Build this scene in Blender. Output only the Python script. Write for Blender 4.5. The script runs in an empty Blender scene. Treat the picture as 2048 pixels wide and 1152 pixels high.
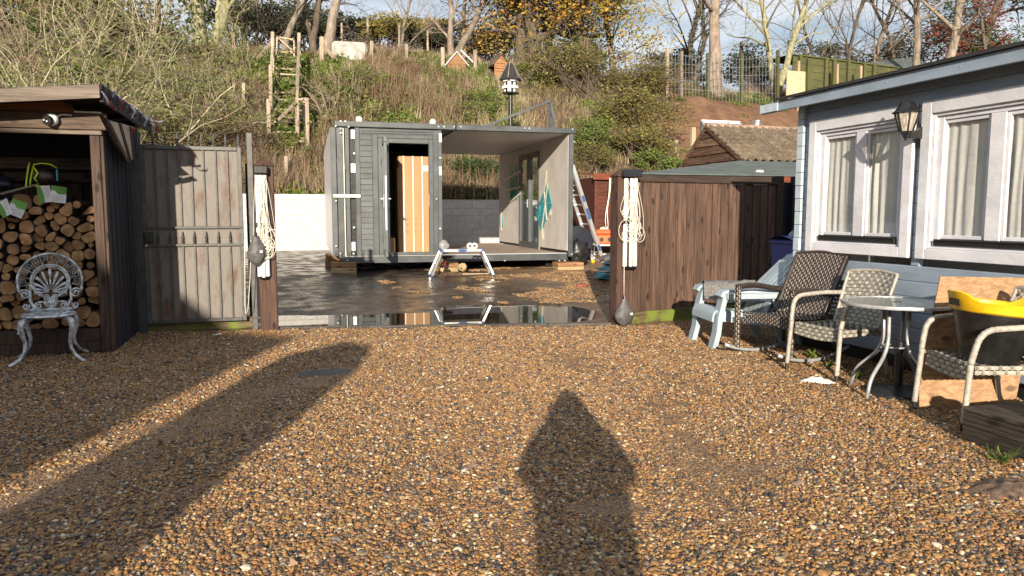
import bpy, bmesh, math, random
import numpy as np
from mathutils import Vector, Matrix, Euler, noise as mnoise
S = bpy.context.scene; C = S.collection
R = math.radians; PI = math.pi
# ---------------------------------------------------------------- camera
EYE = Vector((0, 0, 1.35)); FPX = 1480.0
PITCH = math.atan(148 / FPX); YAW = R(17.5)
FW = Vector((math.sin(YAW) * math.cos(PITCH), math.cos(YAW) * math.cos(PITCH), -math.sin(PITCH)))
RT = Vector((math.cos(YAW), -math.sin(YAW), 0)); UP = RT.cross(FW)
cd = bpy.data.cameras.new('camera'); cam = bpy.data.objects.new('camera', cd); C.objects.link(cam)
cd.sensor_width = 36; cd.lens = FPX / 2048 * 36; cd.clip_start = .05; cd.clip_end = 2000
cam.matrix_world = Matrix(((RT.x, UP.x, -FW.x, EYE.x), (RT.y, UP.y, -FW.y, EYE.y), (RT.z, UP.z, -FW.z, EYE.z), (0, 0, 0, 1)))
S.camera = cam
# ---------------------------------------------------------------- sky, sun, exposure
SUN_EL = 15.5; SUN_AZ = 20.0                      # light travels towards +Y, turned SUN_AZ towards +X
w = bpy.data.worlds.new('World'); S.world = w; w.use_nodes = True
nt = w.node_tree; N = nt.nodes; L = nt.links; N.clear()
out = N.new('ShaderNodeOutputWorld'); bg = N.new('ShaderNodeBackground'); sky = N.new('ShaderNodeTexSky')
sky.sky_type = 'NISHITA'; sky.sun_disc = False; sky.sun_elevation = R(SUN_EL); sky.sun_rotation = R(180 + SUN_AZ)
sky.air_density = 1.0; sky.dust_density = 1.2; sky.ozone_density = 1.6
tc = N.new('ShaderNodeTexCoord'); mp = N.new('ShaderNodeMapping'); mp.inputs['Scale'].default_value = (2.2, 2.2, 7)
nz = N.new('ShaderNodeTexNoise'); nz.inputs['Scale'].default_value = 2.2; nz.inputs['Detail'].default_value = 7
cr = N.new('ShaderNodeValToRGB'); cr.color_ramp.elements[0].position = .28; cr.color_ramp.elements[1].position = .58
cr.color_ramp.elements[1].color = (.85, .85, .85, 1)
mx = N.new('ShaderNodeMix'); mx.data_type = 'RGBA'; mx.inputs['B'].default_value = (8.6, 9.0, 9.6, 1)
L.new(tc.outputs['Generated'], mp.inputs[0]); L.new(mp.outputs[0], nz.inputs['Vector']); L.new(nz.outputs['Fac'], cr.inputs[0])
L.new(cr.outputs[0], mx.inputs['Factor']); L.new(sky.outputs[0], mx.inputs['A']); L.new(mx.outputs['Result'], bg.inputs[0])
bg.inputs['Strength'].default_value = .06; L.new(bg.outputs[0], out.inputs[0])
sd = bpy.data.lights.new('sun', 'SUN'); so = bpy.data.objects.new('sun', sd); C.objects.link(so)
sd.energy = 5.0; sd.angle = R(.55); sd.color = (1, .87, .70)
SDIR = Vector((math.sin(R(SUN_AZ)) * math.cos(R(SUN_EL)), math.cos(R(SUN_AZ)) * math.cos(R(SUN_EL)), -math.sin(R(SUN_EL))))
so.rotation_euler = SDIR.to_track_quat('-Z', 'Y').to_euler(); so.location = (-8, -20, 12)
S.view_settings.view_transform = 'Standard'; S.view_settings.look = 'None'; S.view_settings.gamma = 1
S.view_settings.use_curve_mapping = False; S.view_settings.exposure = .84
S.cycles.max_bounces = 6; S.cycles.transparent_max_bounces = 12; S.cycles.caustics_reflective = False; S.cycles.caustics_refractive = False
# ---------------------------------------------------------------- measuring helpers (photo pixel + a known plane -> metres)
def ray(x, y): return FW + RT * ((x - 1024) / FPX) + UP * ((576 - y) / FPX)
def onz(x, y, z=0.): d = ray(x, y); return EYE + d * ((z - EYE.z) / d.z)
def onX(x, y, X): d = ray(x, y); return EYE + d * (X / d.x)
def onY(x, y, Y): d = ray(x, y); return EYE + d * (Y / d.y)
def dep(x, y, D): return EYE + ray(x, y) * D
# ---------------------------------------------------------------- mesh builder
class MB:
    def __init__(s): s.v = []; s.f = []; s.mi = []; s.m = 0; s.col = None
    def add(s, vs, fs):
        o = len(s.v); s.v += [tuple(v) for v in vs]
        for f in fs: s.f.append(tuple(i + o for i in f)); s.mi.append(s.m)
        return s
    def box(s, x0, x1, y0, y1, z0, z1, c=0.):
        return s.obox(((x0 + x1) / 2, (y0 + y1) / 2, (z0 + z1) / 2), (1, 0, 0), (0, 1, 0), (0, 0, 1), abs(x1 - x0) / 2, abs(y1 - y0) / 2, abs(z1 - z0) / 2, c)
    def obox(s, ce, ax, ay, az, a, b, d, c=0.):
        ce = Vector(ce); ax = Vector(ax); ay = Vector(ay); az = Vector(az)
        if c <= 0:
            vs = [ce + ax * (a * i) + ay * (b * j) + az * (d * k) for i in (-1, 1) for j in (-1, 1) for k in (-1, 1)]
            return s.add(vs, [(0, 1, 3, 2), (4, 6, 7, 5), (0, 4, 5, 1), (2, 3, 7, 6), (0, 2, 6, 4), (1, 5, 7, 3)])
        c = min(c, a * .9, b * .9, d * .9); vs = []; idx = {}
        for i in (-1, 1):
            for j in (-1, 1):
                for k in (-1, 1):
                    for n, (ca, cb, cc) in enumerate(((0, c, c), (c, 0, c), (c, c, 0))):
                        idx[i, j, k, n] = len(vs); vs.append(ce + ax * (i * (a - ca)) + ay * (j * (b - cb)) + az * (k * (d - cc)))
        fs = []
        q = lambda *t: fs.append(tuple(idx[u] for u in t))
        for e in (-1, 1):
            q((e, -1, -1, 0), (e, 1, -1, 0), (e, 1, 1, 0), (e, -1, 1, 0)); q((-1, e, -1, 1), (1, e, -1, 1), (1, e, 1, 1), (-1, e, 1, 1)); q((-1, -1, e, 2), (1, -1, e, 2), (1, 1, e, 2), (-1, 1, e, 2))
            for g in (-1, 1):
                q((e, g, -1, 0), (e, g, 1, 0), (e, g, 1, 1), (e, g, -1, 1)); q((e, -1, g, 0), (e, 1, g, 0), (e, 1, g, 2), (e, -1, g, 2)); q((-1, e, g, 1), (1, e, g, 1), (1, e, g, 2), (-1, e, g, 2))
                for h in (-1, 1): q((e, g, h, 0), (e, g, h, 1), (e, g, h, 2))
        return s.add(vs, fs)
    def bar(s, p, q, wd, th, upv=(0, 0, 1), c=0.):
        p = Vector(p); q = Vector(q); az = (q - p); l = az.length; az.normalize()
        ax = az.cross(Vector(upv))
        if ax.length < 1e-4: ax = az.cross(Vector((0, 1, 0)))
        ax.normalize(); ay = ax.cross(az)
        return s.obox((p + q) / 2, ax, ay, az, wd / 2, th / 2, l / 2, c)
    def tube(s, pts, r, n=8, cap=True, sq=1.):
        pts = [Vector(p) for p in pts]; m = len(pts)
        if not hasattr(r, '__len__'): r = [r] * m
        vs = []; t0 = None; u = None
        for i, p in enumerate(pts):
            t = (pts[min(i + 1, m - 1)] - pts[max(i - 1, 0)])
            if t.length < 1e-9: t = Vector((0, 0, 1))
            t.normalize()
            if u is None:
                u = t.cross(Vector((0, 0, 1)) if abs(t.z) < .9 else Vector((1, 0, 0)))
            else: u = u - t * u.dot(t)
            if u.length < 1e-6: u = t.orthogonal()
            u = u.normalized(); v = t.cross(u)
            for k in range(n):
                a = 2 * PI * k / n; vs.append(p + u * (math.cos(a) * r[i]) + v * (math.sin(a) * r[i] * sq))
        fs = [(i * n + k, i * n + (k + 1) % n, (i + 1) * n + (k + 1) % n, (i + 1) * n + k) for i in range(m - 1) for k in range(n)]
        if cap: fs += [tuple(range(n - 1, -1, -1)), tuple((m - 1) * n + k for k in range(n))]
        return s.add(vs, fs)
    def lathe(s, prof, n=16, o=(0, 0, 0), sx=1., sy=1., ph=0.):
        o = Vector(o); vs = []
        for r_, z in prof:
            for k in range(n):
                a = 2 * PI * k / n + ph; vs.append(o + Vector((r_ * math.cos(a) * sx, r_ * math.sin(a) * sy, z)))
        m = len(prof)
        fs = [(i * n + k, i * n + (k + 1) % n, (i + 1) * n + (k + 1) % n, (i + 1) * n + k) for i in range(m - 1) for k in range(n)]
        if prof[0][0] > 1e-4: fs.append(tuple(range(n - 1, -1, -1)))
        if prof[-1][0] > 1e-4: fs.append(tuple((m - 1) * n + k for k in range(n)))
        return s.add(vs, fs)
    def prism(s, poly, d, back=True):
        poly = [Vector(p) for p in poly]; d = Vector(d); n = len(poly)
        fs = [tuple(range(n - 1, -1, -1)), tuple(range(n, 2 * n))] + [(i, (i + 1) % n, n + (i + 1) % n, n + i) for i in range(n)]
        return s.add(poly + [p + d for p in poly], fs)
    def grid(s, P, nu, nv):
        vs = [P(i / nu, j / nv) for j in range(nv + 1) for i in range(nu + 1)]
        return s.add(vs, [(j * (nu + 1) + i, j * (nu + 1) + i + 1, (j + 1) * (nu + 1) + i + 1, (j + 1) * (nu + 1) + i) for j in range(nv) for i in range(nu)])
    def ball(s, c, r, n=8, m=6, sc=(1, 1, 1)):
        c = Vector(c)
        return s.lathe([(r * math.sin(PI * i / m) if 0 < i < m else 0, -r * math.cos(PI * i / m)) for i in range(m + 1)], n, c) if sc == (1, 1, 1) else s.add(
            [c + Vector((r * math.sin(PI * i / m) * math.cos(2 * PI * k / n) * sc[0], r * math.sin(PI * i / m) * math.sin(2 * PI * k / n) * sc[1], -r * math.cos(PI * i / m) * sc[2])) for i in range(m + 1) for k in range(n)],
            [(i * n + k, i * n + (k + 1) % n, (i + 1) * n + (k + 1) % n, (i + 1) * n + k) for i in range(m) for k in range(n)])
    def xf(s, M, i0=0):
        s.v[i0:] = [tuple(M @ Vector(v)) for v in s.v[i0:]]; return s
    def mesh(s, name, mats, off=(0, 0, 0), smooth=False):
        me = bpy.data.meshes.new(name); off = Vector(off)
        v = np.array(s.v, dtype=np.float64).reshape(-1, 3) - np.array(off) if s.v else np.zeros((0, 3))
        me.from_pydata(v.tolist(), [], s.f)
        for m_ in (mats if isinstance(mats, (list, tuple)) else [mats]): me.materials.append(m_)
        if any(s.mi): me.polygons.foreach_set('material_index', s.mi)
        if smooth:
            me.polygons.foreach_set('use_smooth', [True] * len(me.polygons))
            if smooth != 'all':
                try: me.set_sharp_from_angle(angle=R(smooth if smooth > 1 else 40))
                except Exception: pass
        me.update(); return me
def tag(o, label=None, cat=None, group=None, kind=None):
    if label: o['label'] = label
    if cat: o['category'] = cat
    if group: o['group'] = group
    if kind: o['kind'] = kind
    return o
def thing(name, label, cat, loc=(0, 0, 0), rz=0., group=None):
    o = bpy.data.objects.new(name, None); o.empty_display_size = .1; C.objects.link(o); o.location = loc; o.rotation_euler = (0, 0, rz)
    return tag(o, label, cat, group)
def wloc(o): return Vector(o.location) + (wloc(o.parent) if o.parent else Vector((0, 0, 0)))
def part(name, mb, mat, parent=None, smooth=False, world=False, loc=None, rot=None):
    """link a mesh object; world=True: the builder holds world coordinates (only for unrotated things)"""
    me = mb if isinstance(mb, bpy.types.Mesh) else mb.mesh(name, mat, wloc(parent) if (world and parent) else (0, 0, 0), smooth)
    o = bpy.data.objects.new(name, me); C.objects.link(o)
    if parent: o.parent = parent
    if loc is not None: o.location = loc
    if rot is not None: o.rotation_euler = rot
    return o
def solo(name, mb, mat, label, cat, base=(0, 0, 0), group=None, smooth=False):
    me = mb.mesh(name, mat, base, smooth); o = bpy.data.objects.new(name, me); C.objects.link(o); o.location = base
    return tag(o, label, cat, group)
def copy_tree(o, parent=None):
    c = o.copy(); C.objects.link(c)
    if parent: c.parent = parent
    for ch in list(o.children): copy_tree(ch, c)
    return c
rng = random.Random(7)
# ---------------------------------------------------------------- materials
def nodes(name):
    m = bpy.data.materials.new(name); m.use_nodes = True; t = m.node_tree
    return m, t, t.nodes['Principled BSDF'], t.nodes.new, t.links.new
def ramp(n, pts):
    e = n.color_ramp.elements
    while len(e) < len(pts): e.new(.5)
    for i, (p, c) in enumerate(pts): e[i].position = p; e[i].color = (*c, 1) if len(c) == 3 else c
    return n
def mul(c, k): return tuple(min(1, x * k) for x in c[:3])
def M(name, col, rough=.6, var=.25, scale=6., stretch=(1, 1, 1), bump=.15, metal=0., col2=None, rnd=.12, detail=6, spec=.5, fine=0., dist=.01, low=.38, high=.64):
    m, t, b, nn, ln = nodes(name)
    tc = nn('ShaderNodeTexCoord'); oi = nn('ShaderNodeObjectInfo'); ad = nn('ShaderNodeVectorMath'); ad.operation = 'MULTIPLY_ADD'
    ln(oi.outputs['Random'], ad.inputs[0]); ad.inputs[1].default_value = (7.3, 11.1, 5.7); ln(tc.outputs['Object'], ad.inputs[2])
    mp = nn('ShaderNodeMapping'); mp.inputs['Scale'].default_value = stretch; ln(ad.outputs[0], mp.inputs[0])
    nz = nn('ShaderNodeTexNoise'); nz.inputs['Scale'].default_value = scale; nz.inputs['Detail'].default_value = detail; nz.inputs['Roughness'].default_value = .62
    ln(mp.outputs[0], nz.inputs['Vector'])
    cr = ramp(nn('ShaderNodeValToRGB'), [(low, mul(col, 1 - var)), (.5, col[:3]), (high, col2 if col2 else mul(col, 1 + var))]); ln(nz.outputs['Fac'], cr.inputs[0])
    hv = nn('ShaderNodeHueSaturation'); ln(cr.outputs[0], hv.inputs['Color'])
    mr = nn('ShaderNodeMapRange'); mr.inputs['To Min'].default_value = 1 - rnd; mr.inputs['To Max'].default_value = 1 + rnd
    wn = nn('ShaderNodeTexWhiteNoise'); wn.noise_dimensions = '1D'; ln(oi.outputs['Random'], wn.inputs['W']); ln(wn.outputs['Value'], mr.inputs['Value'])
    ln(mr.outputs[0], hv.inputs['Value']); ln(hv.outputs[0], b.inputs['Base Color'])
    b.inputs['Roughness'].default_value = rough; b.inputs['Metallic'].default_value = metal; b.inputs['Specular IOR Level'].default_value = spec
    rr = nn('ShaderNodeMapRange'); rr.inputs['To Min'].default_value = max(0, rough - .12); rr.inputs['To Max'].default_value = min(1, rough + .12)
    ln(nz.outputs['Fac'], rr.inputs['Value']); ln(rr.outputs[0], b.inputs['Roughness'])
    if bump:
        bp = nn('ShaderNodeBump'); bp.inputs['Strength'].default_value = bump; bp.inputs['Distance'].default_value = dist
        src = nz
        if fine:
            n2 = nn('ShaderNodeTexNoise'); n2.inputs['Scale'].default_value = fine; n2.inputs['Detail'].default_value = 4; ln(mp.outputs[0], n2.inputs['Vector']); src = n2
        ln(src.outputs['Fac'], bp.inputs['Height']); ln(bp.outputs[0], b.inputs['Normal'])
    return m
def WOOD(name, col, dark, axis='z', rough=.75, knots=True, rnd=.18, bump=.35, gloss=.3, moss=None):
    """board with grain along axis, knots and a tone of its own"""
    m, t, b, nn, ln = nodes(name)
    tc = nn('ShaderNodeTexCoord'); oi = nn('ShaderNodeObjectInfo'); ad = nn('ShaderNodeVectorMath'); ad.operation = 'MULTIPLY_ADD'
    ln(oi.outputs['Random'], ad.inputs[0]); ad.inputs[1].default_value = (17.3, 13.1, 15.7); ln(tc.outputs['Object'], ad.inputs[2])
    mp = nn('ShaderNodeMapping'); sc = {'x': (1.2, 22, 22), 'y': (22, 1.2, 22), 'z': (22, 22, 1.2)}[axis]; mp.inputs['Scale'].default_value = sc; ln(ad.outputs[0], mp.inputs[0])
    nz = nn('ShaderNodeTexNoise'); nz.inputs['Scale'].default_value = 1.6; nz.inputs['Detail'].default_value = 7; nz.inputs['Roughness'].default_value = .65; nz.inputs['Distortion'].default_value = .6; ln(mp.outputs[0], nz.inputs['Vector'])
    cr = ramp(nn('ShaderNodeValToRGB'), [(.3, dark), (.47, mul([(a + c) / 2 for a, c in zip(col, dark)], 1.)), (.56, col), (.75, mul(col, 1.3))]); ln(nz.outputs['Fac'], cr.inputs[0])
    last = cr.outputs[0]
    if knots:
        k = {'x': (.42, 1, 1), 'y': (1, .42, 1), 'z': (1, 1, .42)}[axis]
        m2 = nn('ShaderNodeMapping'); m2.inputs['Scale'].default_value = k; ln(ad.outputs[0], m2.inputs[0])
        vo = nn('ShaderNodeTexVoronoi'); vo.inputs['Scale'].default_value = 9.; ln(m2.outputs[0], vo.inputs['Vector'])
        kr = ramp(nn('ShaderNodeValToRGB'), [(.0, (1, 1, 1)), (.13, (.85, .85, .85)), (.24, (0, 0, 0))]); ln(vo.outputs['Distance'], kr.inputs[0])
        mk = nn('ShaderNodeMix'); mk.data_type = 'RGBA'; mk.inputs['B'].default_value = (*mul(dark, .55), 1); ln(kr.outputs[0], mk.inputs['Factor']); ln(last, mk.inputs['A']); last = mk.outputs['Result']
    n3 = nn('ShaderNodeTexNoise'); n3.inputs['Scale'].default_value = 2.2; n3.inputs['Detail'].default_value = 4; ln(ad.outputs[0], n3.inputs['Vector'])
    hv = nn('ShaderNodeHueSaturation'); ln(last, hv.inputs['Color'])
    wn = nn('ShaderNodeTexWhiteNoise'); wn.noise_dimensions = '1D'; ln(oi.outputs['Random'], wn.inputs['W'])
    s1 = nn('ShaderNodeMath'); s1.operation = 'MULTIPLY_ADD'; ln(wn.outputs['Value'], s1.inputs[0]); s1.inputs[1].default_value = 2 * rnd; s1.inputs[2].default_value = .75 - rnd
    s2 = nn('ShaderNodeMath'); s2.operation = 'MULTIPLY_ADD'; ln(n3.outputs['Fac'], s2.inputs[0]); s2.inputs[1].default_value = .5; ln(s1.outputs[0], s2.inputs[2]); ln(s2.outputs[0], hv.inputs['Value'])
    last = hv.outputs[0]
    if moss:
        n4 = nn('ShaderNodeTexNoise'); n4.inputs['Scale'].default_value = 5; n4.inputs['Detail'].default_value = 6; ln(ad.outputs[0], n4.inputs['Vector'])
        mr = ramp(nn('ShaderNodeValToRGB'), [(.42, (0, 0, 0)), (.6, (1, 1, 1))]); ln(n4.outputs['Fac'], mr.inputs[0])
        mk = nn('ShaderNodeMix'); mk.data_type = 'RGBA'; mk.inputs['B'].default_value = (*moss, 1); ln(mr.outputs[0], mk.inputs['Factor']); ln(last, mk.inputs['A']); last = mk.outputs['Result']
    ln(last, b.inputs['Base Color']); b.inputs['Roughness'].default_value = rough; b.inputs['Specular IOR Level'].default_value = gloss
    bp = nn('ShaderNodeBump'); bp.inputs['Strength'].default_value = bump; bp.inputs['Distance'].default_value = .004; ln(nz.outputs['Fac'], bp.inputs['Height']); ln(bp.outputs[0], b.inputs['Normal'])
    return m
def LEAF(name, cols, rough=.55, trans=.25):
    """leaf-sized faces; every leaf (mesh island) takes its own colour, some light comes through"""
    m, t, b, nn, ln = nodes(name)
    ge = nn('ShaderNodeNewGeometry'); oi = nn('ShaderNodeObjectInfo'); ad = nn('ShaderNodeMath'); ad.operation = 'ADD'
    ln(ge.outputs['Random Per Island'], ad.inputs[0]); ln(oi.outputs['Random'], ad.inputs[1]); fr = nn('ShaderNodeMath'); fr.operation = 'FRACT'; ln(ad.outputs[0], fr.inputs[0])
    n = len(cols); cr = ramp(nn('ShaderNodeValToRGB'), [(i / max(1, n - 1), c) for i, c in enumerate(cols)]); ln(fr.outputs[0], cr.inputs[0])
    ln(cr.outputs[0], b.inputs['Base Color']); b.inputs['Roughness'].default_value = rough; b.inputs['Specular IOR Level'].default_value = .3
    tr = nn('ShaderNodeBsdfTranslucent'); ln(cr.outputs[0], tr.inputs['Color']); ms = nn('ShaderNodeMixShader'); ms.inputs[0].default_value = trans
    ln(b.outputs[0], ms.inputs[1]); ln(tr.outputs[0], ms.inputs[2]); ln(ms.outputs[0], t.nodes['Material Output'].inputs['Surface'])
    return m
def GLASS(name, tint=(.985, .99, .985), refl=1.0, rough=.02, opac=0., ocol=(.5, .55, .55)):
    m, t, b, nn, ln = nodes(name); t.nodes.remove(b)
    fr = nn('ShaderNodeFresnel'); fr.inputs['IOR'].default_value = 1.5; tp = nn('ShaderNodeBsdfTransparent'); tp.inputs[0].default_value = (*tint, 1)
    ge = nn('ShaderNodeNewGeometry'); ri = nn('ShaderNodeMapRange'); ri.inputs['To Min'].default_value = 1.5; ri.inputs['To Max'].default_value = 1 / 1.5; ln(ge.outputs['Backfacing'], ri.inputs['Value']); ln(ri.outputs[0], fr.inputs['IOR'])   # same reflectance from both sides of a thin pane
    gl = nn('ShaderNodeBsdfGlossy'); gl.inputs['Roughness'].default_value = rough; gl.inputs['Color'].default_value = (refl, refl, refl, 1)
    ms = nn('ShaderNodeMixShader'); ln(fr.outputs[0], ms.inputs[0]); ln(gl.outputs[0], ms.inputs[2])
    if opac:
        df = nn('ShaderNodeBsdfDiffuse'); df.inputs['Color'].default_value = (*ocol, 1); m2 = nn('ShaderNodeMixShader'); m2.inputs[0].default_value = opac
        ln(tp.outputs[0], m2.inputs[1]); ln(df.outputs[0], m2.inputs[2]); ln(m2.outputs[0], ms.inputs[1])
    else: ln(tp.outputs[0], ms.inputs[1])
    ln(ms.outputs[0], t.nodes['Material Output'].inputs['Surface']); return m
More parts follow.
